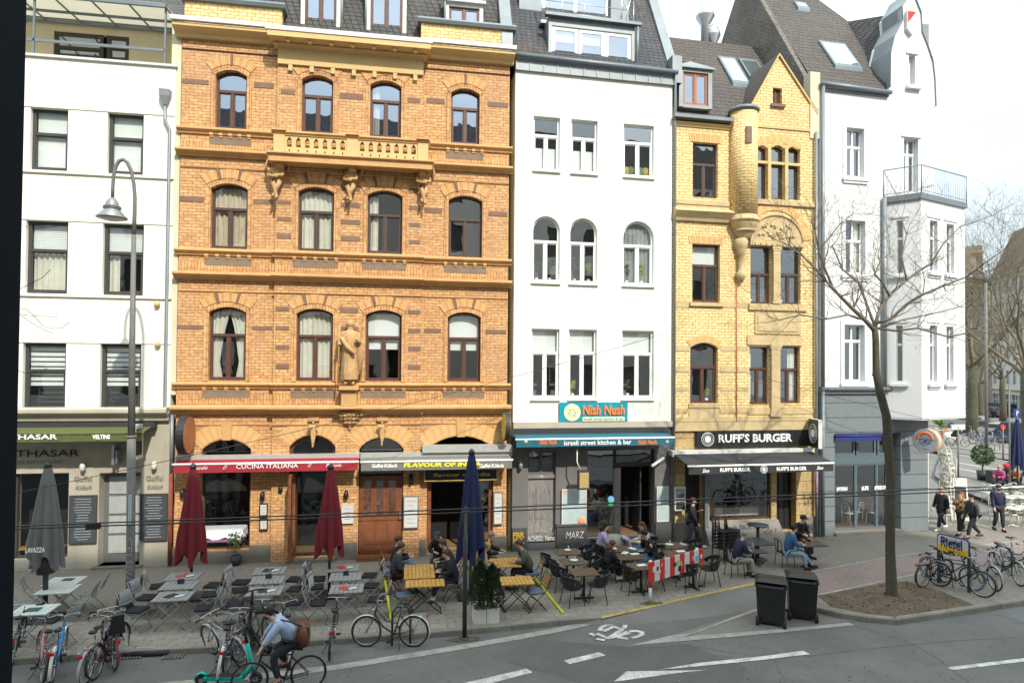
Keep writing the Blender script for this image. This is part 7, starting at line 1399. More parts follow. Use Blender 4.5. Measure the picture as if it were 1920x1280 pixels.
def bistro_chair(label,group,m='black_metal'):
 t=thing('metal_chair',label,'chair',(0,0,0),0,group); MB().box(-.2,.2,-.2,.2,.44,.455).build('seat',m,t)
 MB().tube([(-.2,-.18,.45),(-.24,-.19,.70),(-.27,-.15,.86),(-.27,.15,.86),(-.24,.19,.70),(-.2,.18,.45)],.013,5).box(-.262,-.25,-.03,.03,.46,.85).build('backrest',m,t)
 for x,y in((.18,.18),(.18,-.18),(-.2,.18),(-.2,-.18)):MB().tube([(x*1.2,y*1.15,0),(x,y,.44)],.013,5).build('leg',m,t)
 return t
mc=bistro_chair('','black metal chairs stacked beside the burger shop door'); KIDS[mc.name]=[(c,[])for c in mc.children]; used.add(mc.name); p0=tp(1353,1052,0); p1=tp(1374,1050,0); kk=0
for st,(pp,hn)in enumerate(((p0,6),(p1,6))):
 for i in range(hn):
  q=pp+V(.015*i,.02*i,.105*i); lb='black metal chair, %s of the %s stack beside the burger shop door'%(('bottom','second from bottom','third from bottom','third from top','second from top','topmost')[i],('left','right')[st])
  if kk==0:mc.location=q; mc.rotation_euler=(0,0,R(-60)); mc['label']=lb
  else:dup(mc,q,R(-60+st*25),lb)
  kk+=1
for px,py,rz,lb in((1378,1052,0,'black metal chair under the grey-haired man in navy'),(1472,1034,0,'black metal chair under the man in the denim jacket'),(1497,1012,-80,'black metal chair under the man in the black cap with a beer')):dup(mc,tp(px,py,.45),R(rz),lb,'black metal chairs at the burger tables')
p=tp(1283,1012,0); tag(MB().box(-.2,.2,-.2,.2,0,.75).box(-.22,.22,-.22,.22,.75,.80).build('waste_bin','black_plastic',None,p),'black square waste bin left of the walking man in black','bin')
p=Yp(416,1000,22.3); t=thing('dining_table','table with white cloth set inside the open restaurant window','table',V(p.x,22.12,.26)); mb=MB()
mb.box(-.72,.72,-.4,.4,.70,.74); mb.build('table_top','slat_walnut',t); mb=MB(); n=30; vs=[]
for i in range(n):
 a=2*math.pi*i/n; ca,sa=math.cos(a),math.sin(a); k_=1/max(abs(ca),abs(sa)); vs+=[(.76*ca*k_,.44*sa*k_,.745),(.80*ca*k_+.02*math.sin(i*2.2),.47*sa*k_,.52+.05*math.sin(i*1.9))]
mb.add(vs,[(2*i,2*((i+1)%n),2*((i+1)%n)+1,2*i+1)for i in range(n)]+[tuple(2*i for i in range(n))],False); mb.build('tablecloth','tablecloth_white',t)
MB().box(-.78,.78,-.46,.46,.42,.50).build('underlay','tablecloth_purple',t)
for x in(-.65,.65):MB().box(x-.03,x+.03,-.38,-.32,0,.7).build('leg','door_wood',t)
p=G(458,1040); t=thing('potted_plant','leafy green plant in a pot on the ledge right of the restaurant window','plant',V(p.x,21.45,0)); MB().lathe([(.14,0),(.17,.30),(.15,.3),(0,.28)],n=12).build('pot','charcoal',t); m2=MB(); sprig(m2,V(0,0,.28),.75,90,random.Random(3),.28); m2.build('foliage','leaf',t)
def cable(lb,a,c,sag,r,Y0,Y1):
 A_,B_=Yp(*a,Y0),Yp(*c,Y1); pts=[A_+(B_-A_)*(i/24)+V(0,0,-sag*4*(i/24)*(1-i/24))for i in range(25)]; tag(MB().tube(pts,r,5).build('cable','black_plastic'),lb,'cable')
cable('upper of the two thick black cables across the street',(-60,989),(2000,905),.02,.010,9,9); cable('lower of the two thick black cables across the street',(-60,994),(2000,911),.03,.010,9,9)
cable('thin wire from the left edge up to the white house',(-60,942),(1247,625),.25,.009,17,21.4); cable('thin wire from the yellow house down past the tree to the corner',(1400,700),(1800,800),.05,.008,21.5,21)
for px,py in((175,986),):p=Yp(px,py,9); tag(MB().box(p.x-.08,p.x+.08,8.97,9.03,p.z-.035,p.z+.03).build('cable_clamp','black_plastic'),'black clamp joining the two thick cables at the left','clamp')
def stool(label,p):
 t=thing('wooden_stool',label,'stool',p,.3,'wooden stools in the window of the left cafe'); MB().box(-.19,.19,-.19,.19,.46,.50).build('seat','orange_wood',t)
 for x,y in((.15,.15),(.15,-.15),(-.15,.15),(-.15,-.15)):MB().tube([(x*1.2,y*1.2,0),(x,y,.46)],.018,5).build('leg','orange_wood',t)
for px,lb in((40,'wooden stool farthest left in the window of the left cafe'),(74,'wooden stool in the middle of the left cafe window'),(108,'wooden stool right in the left cafe window beside the chalkboard')):q=Yp(px,1040,22.1); stool(lb,V(q.x,22.15,.10))
t=thing('street_tree','thin bare twigs reaching in at the left edge before the white house','tree',V(Yp(-170,600,12).x,12,RZ)); o_=V(*t.location); MB().tube([(0,0,0),(0,0,4),(.2,0,8)],[.16,.12,.07],8).build('trunk','bark',t); mb=MB()
for pts in([(-120,640),(-20,575),(36,580),(48,579),(62,590),(80,611),(100,616),(118,614),(130,604)],[(-20,575),(40,592),(70,612),(100,626)],[(30,588),(60,592),(108,594)],[(-60,600),(30,545),(52,535),(80,520),(95,505)],[(-60,480),(30,420),(60,427),(110,424)],[(-60,700),(20,690),(50,700),(90,690)]):mb.tube([Yp(x,y,12)-o_ for x,y in pts],[.03 if pts[0][0]<-50 else .008]+[.0055]*(len(pts)-1),4)
mb.tube([(.15,0,6.2),Yp(-120,640,12)-o_],.03,5); mb.tube([(.2,0,7.6),Yp(-60,600,12)-o_],.03,5); mb.tube([(.2,0,7.9),Yp(-60,480,12)-o_],.03,5); mb.tube([(.15,0,5.8),Yp(-60,700,12)-o_],.03,5); mb.build('crown','bark',t)
# ================================================================ bicycles
for n_,c_ in dict(bike_black=(.02,.02,.022),bike_silver=(.33,.34,.36),bike_pink=(.42,.17,.19),bike_blue=(.03,.22,.52),bike_purple=(.16,.03,.07),bike_green=(.04,.09,.07),bike_orange=(.5,.18,.04),scooter_teal=(.0,.42,.33),tyre_blue=(.05,.20,.42),bike_grey=(.13,.14,.15)).items():mat(n_,c_,.35,.1,9)
mat('chrome',(.40,.41,.42),.25,.1,9,metal=.85); mat('saddle_black',(.025,.022,.02),.6,.2,9); mat('rear_red',(.45,.02,.015),.35,0)
def spoked(r=.335,hub='x',n=18):
 mb=MB()
 for i in range(n):a=2*math.pi*i/n; s_=.03*(1 if i%2 else-1); mb.tube([(.018*math.cos(a+1),s_,.018*math.sin(a+1)),((r-.03)*math.cos(a),0,(r-.03)*math.sin(a))],.0022,3,cap=False)
 mb.tube([(0,-.05,0),(0,.05,0)],.018,8); return mb
def ringm(r,t,n=32,k=6):return MB().tube([(r*math.cos(2*math.pi*i/n),0,r*math.sin(2*math.pi*i/n))for i in range(n)],t,k,closed=True)
_M={}
def make_bike(kind,guard=True,basket=False,childseat=False,rack=True,R_=.345):
 t=thing('bicycle',None,'bicycle'); rh,fh=V(-.53,0,R_),V(.55,0,R_); bb=V(-.08,0,.28); st=V(-.24,0,.80); ht=V(.33,0,.86); hb=V(.37,0,.70)
 for nm,c_ in(('wheel',fh),('wheel',rh)):
  if 'tyre' not in _M:_M['tyre']=ringm(R_-.015,.018).mesh('tyre','rubber'); _M['rim']=ringm(R_-.042,.012,28,5).mesh('rim','chrome'); _M['spokes']=spoked(R_).mesh('wheel','chrome')
  w_=bpy.data.objects.new('wheel',_M['spokes']); C.objects.link(w_); w_.parent=t; w_.location=c_
  for q in('tyre','rim'):o=bpy.data.objects.new(q,_M[q]); C.objects.link(o); o.parent=w_
 mb=MB(); r=.016
 if kind=='step':mb.tube([hb+V(.0,0,.02),V(.16,0,.44),V(-.02,0,.33),bb],.020,7); mb.tube([ht-V(.0,0,.02),V(.10,0,.58),V(-.16,0,.52)],.014,6)
 else:mb.tube([hb,bb],.021,7); mb.tube([ht-V(0,0,.06),V(-.225,0,.74)],.016,6)
 mb.tube([bb,st],r,6); mb.tube([ht+V(-.02,0,.06),hb+V(.015,0,-.04)],.021,7)
 for y in(-.055,.055):mb.tube([bb+V(0,y*.5,0),rh+V(0,y,0)],.010,5); mb.tube([V(-.215,y*.4,.70),rh+V(0,y,0)],.009,5)
 mb.build('frame','bike_black',t)
 mb=MB()
 for y in(-.05,.05):mb.tube([hb+V(.02,0,-.03),hb+V(.03,y,-.06),hb+V(.08,y,-.2),fh+V(0,y,0)],.011,5)
 mb.build('fork','bike_black',t)
 mb=MB(); s1=ht+V(-.03,0,.18); mb.tube([ht,s1],.013,6)
 if kind=='step':mb.tube([s1+V(-.20,-.28,.06),s1+V(-.06,-.27,.08),s1+V(.03,-.12,.02),s1,s1+V(.03,.12,.02),s1+V(-.06,.27,.08),s1+V(-.20,.28,.06)],.011,6)
 else:mb.tube([s1+V(-.03,-.30,.0),s1+V(.04,-.12,0),s1+V(.04,.12,0),s1+V(-.03,.30,0)],.012,6)
 hbo=mb.build('handlebar','chrome',t)
 for y in(-1,1):
  e_=s1+(V(-.20,y*.28,.06)if kind=='step' else V(-.03,y*.30,0)); d_=V(-.06,0,0)if kind=='step' else V(0,-y*.09,0)
  MB().tube([e_-d_*.6,e_+d_],.018,7).build('grip','rubber',hbo); MB().tube([e_-d_*.3+V(.05,0,-.03),s1+V(.06,y*.15,-.02)],.005,4).build('brake_lever','charcoal',hbo)
 MB().tube([st,st+V(-.035,0,.14)],.013,6).build('seat_post','chrome',t); sc=st+V(-.04,0,.17); MB().tube([sc+V(-.14,0,.015),sc+V(-.06,0,.02),sc+V(.04,0,.0),sc+V(.14,0,.0)],[.07,.085,.04,.018],8,flat=.38).build('saddle','saddle_black',t)
 mb=MB(); mb.tube([bb+V(0,-.07,0),bb+V(0,.07,0)],.02,7).tube([bb+V(0,.065,0),bb+V(.10,.075,-.13)],.009,5).tube([bb+V(0,-.065,0),bb+V(-.10,-.075,.13)],.009,5); mb.tube([bb+V(.09*math.cos(a),.05,.09*math.sin(a))for a in[i*.5236 for i in range(12)]],.007,4,closed=True); mb.tube([bb+V(0,.05,.09),rh+V(0,.05,.04)],.004,3); mb.tube([bb+V(0,.05,-.09),rh+V(0,.05,-.04)],.004,3); cr=mb.build('crank','charcoal',t)
 for q,y in((bb+V(.10,.12,-.13),1),(bb+V(-.10,-.12,.13),-1)):MB().box(q.x-.045,q.x+.045,q.y-.045,q.y+.045,q.z-.012,q.z+.012).build('pedal','rubber',cr)
 if guard:
  for c_,a0,a1 in((rh,20,205),(fh,-5,120)):
   n=14; mb=MB(); vs=[]
   for i in range(n+1):a=R(a0+(a1-a0)*i/n); vs+=[c_+V((R_+.02)*math.cos(a),-.028,(R_+.02)*math.sin(a)),c_+V((R_+.035)*math.cos(a),0,(R_+.035)*math.sin(a)),c_+V((R_+.02)*math.cos(a),.028,(R_+.02)*math.sin(a))]
   mb.add(vs,[(3*i+k,3*i+k+1,3*i+k+4,3*i+k+3)for i in range(n)for k in(0,1)],True); mb.build('mudguard','bike_silver',t)
 if rack:
  mb=MB()
  for y in(-.06,.06):mb.tube([V(-.25,y,.70),V(-.82,y,.74)],.007,4); mb.tube([V(-.72,y,.74),rh+V(0,y,.02)],.006,4)
  for x in(-.4,-.55,-.7,-.82):mb.tube([V(x,-.06,.735),V(x,.06,.735)],.006,4)
  mb.build('rack','chrome' if kind!='race' else 'charcoal',t); MB().box(-.86,-.83,-.04,.04,.66,.72).build('rear_light','rear_red',t)
 MB().lathe([(.0,-.03),(.032,-.02),(.038,.02),(0,.03)],tuple(ht+V(.07,0,-.04)),8).build('front_light','chrome',t)
 MB().tube([bb+V(-.12,.04,-.0),bb+V(-.16,.20,-.275)],.009,5).build('kickstand','charcoal',t)
 if basket:
  mb=MB(); c_=ht+V(.17,0,.10);
  for z in(-.12,-.02,.08,.12):s_=.13+.02*(z+.12)/.24; mb.tube([c_+V(-s_,-s_*1.2,z),c_+V(s_,-s_*1.2,z),c_+V(s_,s_*1.2,z),c_+V(-s_,s_*1.2,z)],.006,4,closed=True)
  for i in range(16):a=i/16*6.283; ca,sa=math.cos(a),math.sin(a); k_=.13/max(abs(ca),abs(sa)); mb.tube([c_+V(ca*k_,sa*k_*1.2,-.12),c_+V(ca*k_*1.15,sa*k_*1.38,.12)],.004,3)
  mb.build('basket','charcoal',t)
 if childseat:
  mb=MB(); mb.add([(-.42,-.15,.80),(-.42,.15,.80),(-.72,.16,.80),(-.72,-.16,.80),(-.82,-.11,1.22),(-.82,.11,1.22),(-.77,-.09,1.24),(-.77,.09,1.24),(-.66,-.13,.86),(-.66,.13,.86)],[(0,1,2,3),(3,2,5,4),(8,9,7,6),(6,7,5,4),(0,1,9,8),(2,5,7,9,1),(3,0,8,6,4)],False)
  for y in(-.14,.14):mb.tube([(-.45,y,.82),(-.38,y,.60)],.03,6)
  mb.build('child_seat','black_plastic',t)
 return t
protos={}
def bike(kind,p,rz,label,colr=None,lean=0.,group='bicycles parked along the kerb',tyre=None,guard='bike_silver',front=None,**kw):
 over={'frame':colr or 'bike_black','fork':front or colr or 'bike_black'}; kw['guard']=bool(guard); key=(kind,tuple(sorted(kw.items())))
 if guard:over['mudguard']=guard
 if tyre:over['tyre']=tyre
 if key not in protos:
  t=make_bike(kind,**kw); protos[key]=t; KIDS[t.name]=[(c,list(c.children))for c in t.children]
  for c,gs in KIDS[t.name]:
   bn=c.name.split('.')[0]
   if bn in over:c.material_slots[0].link='OBJECT'; c.material_slots[0].material=MATS[over[bn]]
  t.location=p; t['label']=label
  if group:t['group']=group
 else:t=dup(protos[key],p,None,label,group,over)
 t.rotation_euler=(lean,0,rz); return t
def gz(px,py,z=RZ):q=G(px,py,z); return V(q.x,q.y,z)
def between(a,c,z=RZ):
 A_,B_=gz(*a,z),gz(*c,z); d=(B_-A_).normalized(); return A_+d*.53,math.atan2(d.y,d.x)
def bk(kind,a,c,label,colr=None,lean=0.,z=RZ,**k):p,rz=between(a,c,z); return bike(kind,p,rz,label,colr,lean,**k)
bk('step',(775,1212),(688,1212),'black and white city bicycle leaning on the steel hoop near the yellow rail','bike_black',.06,guard='offwhite')
bk('city',(618,1235),(628,1188),'black bicycle seen from behind, parked nose to the kerb alone','bike_black',.08,guard='charcoal')
bk('step',(77,1283),(67,1240),'pink bicycle with red rear light in the left cluster','bike_pink',.12,guard='charcoal')
bk('step',(97,1280),(118,1236),'bright blue bicycle with white mudguard in the left cluster','bike_blue',.06,guard='offwhite')
bk('step',(160,1284),(188,1256),'silver bicycle in front in the second cluster from the left','bike_silver',.05,guard='bike_silver')
bk('step',(180,1272),(218,1238),'purple bicycle behind the silver one in the second cluster','bike_purple',-.06,guard='charcoal')
bk('city',(214,1255),(196,1222),'dark bicycle carrying a black child seat in the second cluster','bike_grey',.0,childseat=True,guard='bike_purple')
bk('city',(20,1252),(34,1222),'black bicycle cut by the window frame at the far left','bike_black',.1,guard='charcoal')
bk('city',(452,1250),(400,1225),'silver bicycle leaning at the left of the tangle behind the scooters','bike_silver',-.22,guard='bike_silver')
bk('step',(410,1276),(432,1215),'dark bicycle with white rear mudguard in the tangle, seen from behind','bike_black',.12,guard='offwhite')
bk('city',(425,1262),(455,1208),'black bicycle in the middle of the tangle','bike_grey',.05,guard='charcoal')
bk('city',(455,1240),(500,1208),'black bicycle at the right of the tangle with its wheel on the kerb','bike_black',-.1,guard='charcoal')
bk('step',(536,1246),(522,1205),'dark bicycle with white fork hidden behind the cyclist','bike_black',.05,guard='offwhite')
GR='bicycles parked around the advertising board'
bk('city',(1718+12,1101),(1778,1090),'black bicycle at the far left behind the advertising board','bike_black',.05,z=0,group=GR,guard='charcoal')
bk('city',(1760,1098),(1822,1114),'black mountain bicycle in front of the advertising board','bike_black',-.08,z=0,group=GR,guard='charcoal')
bk('city',(1748,1086),(1825,1107),'bicycle with bright blue tyre behind the advertising board post','bike_grey',.1,z=0,group=GR,tyre='tyre_blue',guard='charcoal')
bk('step',(1822,1084),(1866,1107),'silver city bicycle with orange reflectors, right of the advertising board','bike_silver',.05,z=0,group=GR)
bk('step',(1868,1076),(1912,1098),'green and silver bicycle near the right edge of the view','bike_green',.05,z=0,group=GR)
bk('step',(1880,1062),(1930,1080),'dark bicycle with basket at the right edge of the view','bike_black',-.05,z=0,group=GR,basket=True,guard='charcoal')
a,c=gz(735,1209),gz(769,1205); tag(MB().tube([a,a+V(0,0,.74),a+(c-a)*.2+V(0,0,.86),a+(c-a)*.8+V(0,0,.86),c+V(0,0,.74),c],.028,8).build('bicycle_stand','pole_dark'),'dark steel hoop stand holding the black and white bicycle','bicycle stand')
def scooter(label,p,rz,m='scooter_teal',lean=0.):
 t=thing('electric_scooter',label,'scooter',p,rz,'electric scooters parked among the bicycles'); t.rotation_euler=(lean,0,rz)
 mb=MB(); mb.box(-.50,.26,-.085,.085,.13,.20); mb.mat(1).box(-.44,.20,-.075,.075,.20,.206); mb.build('deck',[m,'rubber'],t)
 for x,r in((-.56,.115),(.50,.125)):
  w_=MB().tube([(x,-.035,r),(x,.035,r)],r,20,smooth=False).build('wheel','rubber',t); MB().tube([(x,-.038,r),(x,.038,r)],r*.45,12,smooth=False).build('rim','steel',w_)
 MB().tube([(.24,0,.16),(.38,0,.32),(.42,0,.42)],[.06,.05,.045],8).build('neck',m,t)
 mb=MB(); mb.tube([(.47,0,.25),(.42,0,.42),(.33,0,.85)],.042,9).mat(1).tube([(.33,0,.85),(.28,0,1.15)],.03,8); mb.build('stem',[m,'rubber'],t); MB().tube([(.26,-.27,1.16),(.29,-.1,1.18),(.29,.1,1.18),(.26,.27,1.16)],.018,7).build('handlebar','rubber',t)
 MB().tube([(.5,.06,.13),(.47,.05,.32),(.44,.02,.4)],.02,6).tube([(.5,-.06,.13),(.47,-.05,.32),(.44,-.02,.4)],.02,6).build('fork','charcoal',t)
 MB().tube([(-.70,0,.12),(-.66,0,.22),(-.56,0,.27),(-.44,0,.22)],.045,6,flat=.4).build('mudguard',m,t)
 return t
p,rz=between((401,1283),(489,1281)); scooter('teal electric scooter in front of the tangle of bicycles',p-V(.2,0,0),rz,lean=.06)
p,rz=between((462,1240),(478,1226)); scooter('black electric scooter standing behind the teal one',p+V(-.1,.3,0),rz+.9,'black_plastic')
a,c=G(1759,1092),G(1816,1110); za=Yp(1759,1000,a.y).z; d=c-a; t=thing('advertising_board','small white and yellow advertising board on two posts above the parked bicycles','sign',a,math.atan2(d.y,d.x)); L_=d.length; zb_=Yp(1759,1029,a.y).z
ln=((za-zb_)+.0); pts=[(0,zb_),(L_,zb_),(L_,za-.06),(L_-.07,za),(.07,za),(0,za-.06)]; col('board_white',(.52,.54,.60),.5); col('board_yellow',(.68,.52,.02),.5); col('board_blue',(.03,.03,.12),.5)
MB().prism([(x*(L_+.06)/L_-.03,z+(.03 if z>zb_+.01 else-.03))for x,z in pts],.0,.04).build('frame','board_blue',t); MB().prism([(x,z)for x,z in pts],-.012,.0).build('panel','board_white',t); MB().box(.0,L_,-.018,-.012,zb_,zb_+.17).build('strip','board_yellow',t)
text('lettering','Riesel',t,(L_*.46,-.02,(za+zb_)/2+.03),.42,'board_blue',width=L_*.70,off=.006); text('lettering','der parkett',t,(L_*.48,-.02,za-.13),.22,'text_black',width=L_*.62,shear=.2); text('lettering','www.der-parkett-riese.de',t,(L_*.5,-.022,zb_+.085),.08,'text_orange',width=L_*.8)
for x in(.0,L_):MB().box(x-.035,x+.035,.0,.07,0,zb_+.1).build('post','pole_dark',t)
# ================================================================ trees
def tube_branch(mb,pts,r0,r1,n=6):mb.tube(pts,[r0+(r1-r0)*i/(len(pts)-1)for i in range(len(pts))],n)
def grow(mb,p,d,L0,r,lvl,rr,maxl,droop=0.,spread=.75,kids=3,nz_=.22):
 n=5 if lvl<maxl else 4; pts=[p]; q=p.copy(); dd=d.copy(); st=L0/n
 for i in range(n):dd=(dd+V(rr.uniform(-1,1),rr.uniform(-1,1),rr.uniform(-.7,1))*nz_).normalized(); q=q+dd*st; pts.append(q.copy())
 mb.tube(pts,[max(.0036,r*(1-.55*i/n))for i in range(n+1)],5 if lvl<2 else(4 if lvl<3 else 3),cap=False)
 if lvl>=maxl:return
 for k in range(kids+(1 if lvl>1 else 0)):
  u=rr.uniform(.25,1.0)if k else 1.0; i=min(n-1,int(u*n)); b0=pts[i]+(pts[i+1]-pts[i])*(u*n-i if u<1 else 1); ax=V(rr.uniform(-1,1),rr.uniform(-1,1),rr.uniform(-.5,.9)).normalized(); nd_=(dd*(1-spread*.6)+ax*spread).normalized()
  grow(mb,b0,nd_,L0*rr.uniform(.55,.82),r*.55*(1-.3*u),lvl+1,rr,maxl,droop,spread,kids,nz_)
tb=G(1672,1118); t=thing('street_tree','bare street tree with spreading crown in the soil bed','tree',tb); yT=tb.y
def tl(px,py,dy=0.):return Yp(px,py,yT+dy)-tb
mb=MB(); tr=[V(0,0,-.05),V(.0,0,.12),tl(1669,1030),tl(1670,900),tl(1662,780),tl(1650,735),tl(1643,700),tl(1642,640),tl(1640,612)]
mb.tube(tr,[.25,.150,.122,.118,.112,.108,.095,.085,.08],12); mb.tube([tl(1645,704),tl(1636,702)],[.05,.035],6); mb.tube([V(-.02,-.02,.05),V(.25,-.08,-.02)],[.10,.03],6); mb.build('trunk','bark',t)
mb=MB(); rr=random.Random(11)
limbs=[([(1640,620),(1622,600),(1600,580),(1575,555),(1550,528)],-.2,.085),([(1575,555),(1562,540),(1545,500),(1535,470),(1528,430)],-.5,.05),([(1550,528),(1530,505),(1505,480),(1480,460)],.5,.045),([(1535,470),(1555,445),(1575,420),(1600,400)],.2,.03),([(1641,612),(1646,590),(1655,570),(1672,550),(1700,525),(1728,505),(1745,495)],.4,.065),([(1745,495),(1770,455),(1800,425),(1860,405)],.7,.035),([(1641,606),(1670,598),(1700,570),(1730,552),(1770,535),(1810,520)],-.8,.06),([(1810,520),(1840,498),(1880,470)],-1.0,.03),([(1668,556),(1655,530),(1640,515),(1650,490),(1668,475)],.2,.04),([(1643,615),(1680,620),(1720,615),(1780,632),(1830,620)],-1.2,.045),([(1622,600),(1590,590),(1550,598),(1500,590),(1460,600)],-1.1,.04),([(1640,610),(1625,570),(1610,530),(1580,505),(1560,460)],1.3,.05),([(1700,525),(1690,480),(1700,440),(1690,410)],1.0,.035),([(1480,460),(1455,450),(1430,430)],.6,.02),([(1641,618),(1690,600),(1740,590),(1800,575)],1.6,.04)]
for pts,dy,r in limbs:
 r*=.82
 P=[tl(x,y,dy*i/(len(pts)-1))for i,(x,y)in enumerate(pts)]; mb.tube(P,[r*(1-.5*i/(len(P)-1))for i in range(len(P))],7)
 for i in range(1,len(P)):
  d=(P[i]-P[i-1]).normalized()
  for k in range(3 if i<len(P)-1 else 4):
   ax=V(rr.uniform(-1,1),rr.uniform(-1,1),rr.uniform(-.6,1)).normalized(); grow(mb,P[i],(d*.6+ax*.9).normalized(),rr.uniform(.55,1.05),r*.30,1,rr,3,kids=2,nz_=.3)
mb.build('crown','twig',t)
mat('far_twig',(.17,.145,.095),.95,.25,2)
def bare_tree(label,p,H,seed,spread=.6,trunk=.35,lvl=4,lean=V(0,0,1),kids=3,m='bark_pale',nl=6,tk='far_twig',fork=.38):
 rr=random.Random(seed); t=thing('plane_tree',label,'tree',p,0,'bare plane trees across the side street'); fz=H*fork; top=lean*fz; mb=MB(); mb.tube([V(0,0,0),V(.1,0,fz*.3),top*.7+V(-.1,0,0),top],[trunk*1.25,trunk,trunk*.9,trunk*.8],10); mb.build('trunk',m,t); mb=MB()
 for k in range(nl):a=6.283*k/nl+rr.uniform(-.3,.3); grow(mb,top*(.85+.15*rr.random()),V(math.cos(a)*spread,math.sin(a)*spread,rr.uniform(.6,1.1)).normalized(),H*.30,trunk*.38,0,rr,lvl,spread=.62,kids=kids,nz_=.18)
 mb.build('crown',tk,t); return t
# ================================================================ side street and the far background
BG='background'
def Gd(px,d,z=0.):
 v=ray(px,700); k=d/math.hypot(v.x,v.y); return V(v.x*k,v.y*k,z)
flat('side_street',gp_([(1762,858),(1790,850),(2100,885),(2500,960),(2300,985),(1990,972),(1880,950),(1770,905),(1752,890)]),.006,'asphalt_light')
flat('far_road',[Gd(1700,62),Gd(2300,50),Gd(2400,160),Gd(1700,190)],.006,'asphalt_light')
flat('traffic_island',gp_([(1755,842),(1768,838),(1895,852),(1990,862),(2060,850),(1960,815),(1900,802),(1830,785),(1780,784),(1752,800)]),.05,'paving'); flat('grass_patch',gp_([(1760,806),(1800,800),(1822,790),(1800,784),(1760,786)]),.062,'grass')
stripe_px('road_marking',[(1760,848),(1800,852),(1860,860),(1990,880)],.22,z=.012); stripe_px('road_marking',[(1798,867),(1830,873),(1870,880)],.16,z=.012); stripe_px('road_marking',[(1783,875),(1820,882),(1868,893)],.16,z=.012)
def far_block(label,pl,pr,dl,dr_,H,floors,wm,rm,roofh,bays,z0=3.6,name='apartment_building',ww=1.1,shop='sandstone'):
 a,c=Gd(pl,dl),Gd(pr,dr_); L_=(c-a).length; t=thing(name,label,'house',a,math.atan2((c-a).y,(c-a).x)); hs=[]; step=L_/bays; fh=(H-z0)/floors
 for i in range(bays):
  xx=step*(i+.5)
  for f in range(floors):hs.append(arch(xx-ww/2,xx+ww/2,z0+fh*f+fh*.22,z0+fh*f+fh*.8,.0))
  hs.append(arch(xx-ww*.9,xx+ww*.9,.1,z0-.8,0))
 mb=MB(); mb.wall([(0,0),(L_,0),(L_,H),(0,H)],hs,0,.3); mb.box(-.1,.2,.3,12,0,H).box(L_-.2,L_+.1,.3,12,0,H).box(.2,L_-.2,11.8,12,0,H); mb.build('wall',wm,t)
 for h_ in hs:x0,x1,z0_,z1_=h_[0][0],h_[1][0],h_[0][1],h_[2][1]; m2=MB(); m2.add([(x0,.2,z0_),(x1,.2,z0_),(x1,.2,z1_),(x0,.2,z1_)],[(0,1,2,3)]); m2.mat(1).box((x0+x1)/2-.05,(x0+x1)/2+.05,.12,.19,z0_,z1_).box(x0,x1,.12,.19,z0_+(z1_-z0_)*.65,z0_+(z1_-z0_)*.65+.08); m2.build('window',['far_glass','offwhite'],t)
 mb=MB(); cornice(mb,-.1,L_+.1,H-.3,.5,.5); cornice(mb,0,L_,z0-.3,.35,.3); mb.build('cornice',shop,t); mb=MB(); lay_roof(mb,-.1,L_+.1,-.2,H+.1,3.0,H+roofh); lay_roof(mb,-.1,L_+.1,12,H,9,H+roofh); mb.box(-.1,L_+.1,3,9,H+roofh-.2,H+roofh-.05); mb.build('roof',rm,t)
 MB().box(.3,L_-.3,3,3.1,0,H).build('interior','interior_dark',t); return t
mat('far_glass',(.10,.12,.13),.15,.5,.5,spec=.8); mat('far_beige',(.40,.36,.28),.9,.15,.5); mat('far_white',(.50,.49,.46),.9,.12,.5); mat('far_tan',(.34,.25,.15),.9,.15,.5); mat('far_roof',(.17,.125,.09),.9,.3,.4,fine=.2,bscale=6)
far_block('far grey stone apartment house behind the plane trees',1800,1858,128,137,20.5,4,'far_beige','far_roof',6.5,4)
far_block('far beige stone apartment house at the right edge behind the trees',1860,2000,128,108,21,5,'far_white','far_roof',7.5,10)
far_block('far brown brick building glimpsed left of the trees beside the oriel',1795,1843,165,165,31,7,'far_tan','far_roof',2,5)
far_block('low far row closing the side street left behind the corner house',1640,1798,145,130,17,4,'far_beige','far_roof',5,12)
bare_tree('large bare plane tree on the traffic island, left of the other',V(*G(1822,818)),23,3,trunk=.48,nl=7,lvl=5,kids=3,lean=V(.04,0,1),fork=.30)
bare_tree('bare plane tree at the right edge behind the parked cars',Gd(1925,66),22,8,trunk=.42,nl=7,lvl=5,kids=3,fork=.3)
bare_tree('smaller bare tree far down the side street',Gd(1838,96),17,5,trunk=.32,nl=6,lvl=4,kids=3,fork=.3)
bare_tree('bare tree behind the oriel far down the street',Gd(1880,100),19,15,trunk=.35,nl=6,lvl=4,kids=4,fork=.3)
def post(label,px,d,ztop,r,m='pole_grey',name='lamp_post',cat='post',arm=0):p=Gd(px,d); t=thing(name,label,cat,p); mb=MB(); mb.tube([(0,0,0),(0,0,ztop)],r,8); (mb.tube([(0,0,ztop),(-.2,0,ztop+.7),(-.8,0,ztop+1),(-1.3,0,ztop+.6)],r*.7,6)if arm else None); mb.build('pole',m,t); (MB().lathe([(.1,.2),(.35,-.1),(0,-.15)],(-1.35,0,ztop+.4),10).build('lamp_shade','lamp_metal',t)if arm else None); return t
post('tall grey curved lamp post behind the parked bicycles across the side street',1849,56,12.5,.11,name='street_lamp',cat='street lamp',arm=1)
t=post('grey post with white sign back beside the background cyclist',1796,46,3.0,.05); MB().box(-.45,.45,-.03,.03,2.85,3.15).build('plate','offwhite',t)
t=post('thin post with red band above the navy cafe parasol',1892,40,5.6,.04); MB().lathe([(.07,0),(.13,.04),(.13,.14),(.06,.18)],(-.2,0,1.6),12).build('hazard_lamp','crest_red',t)
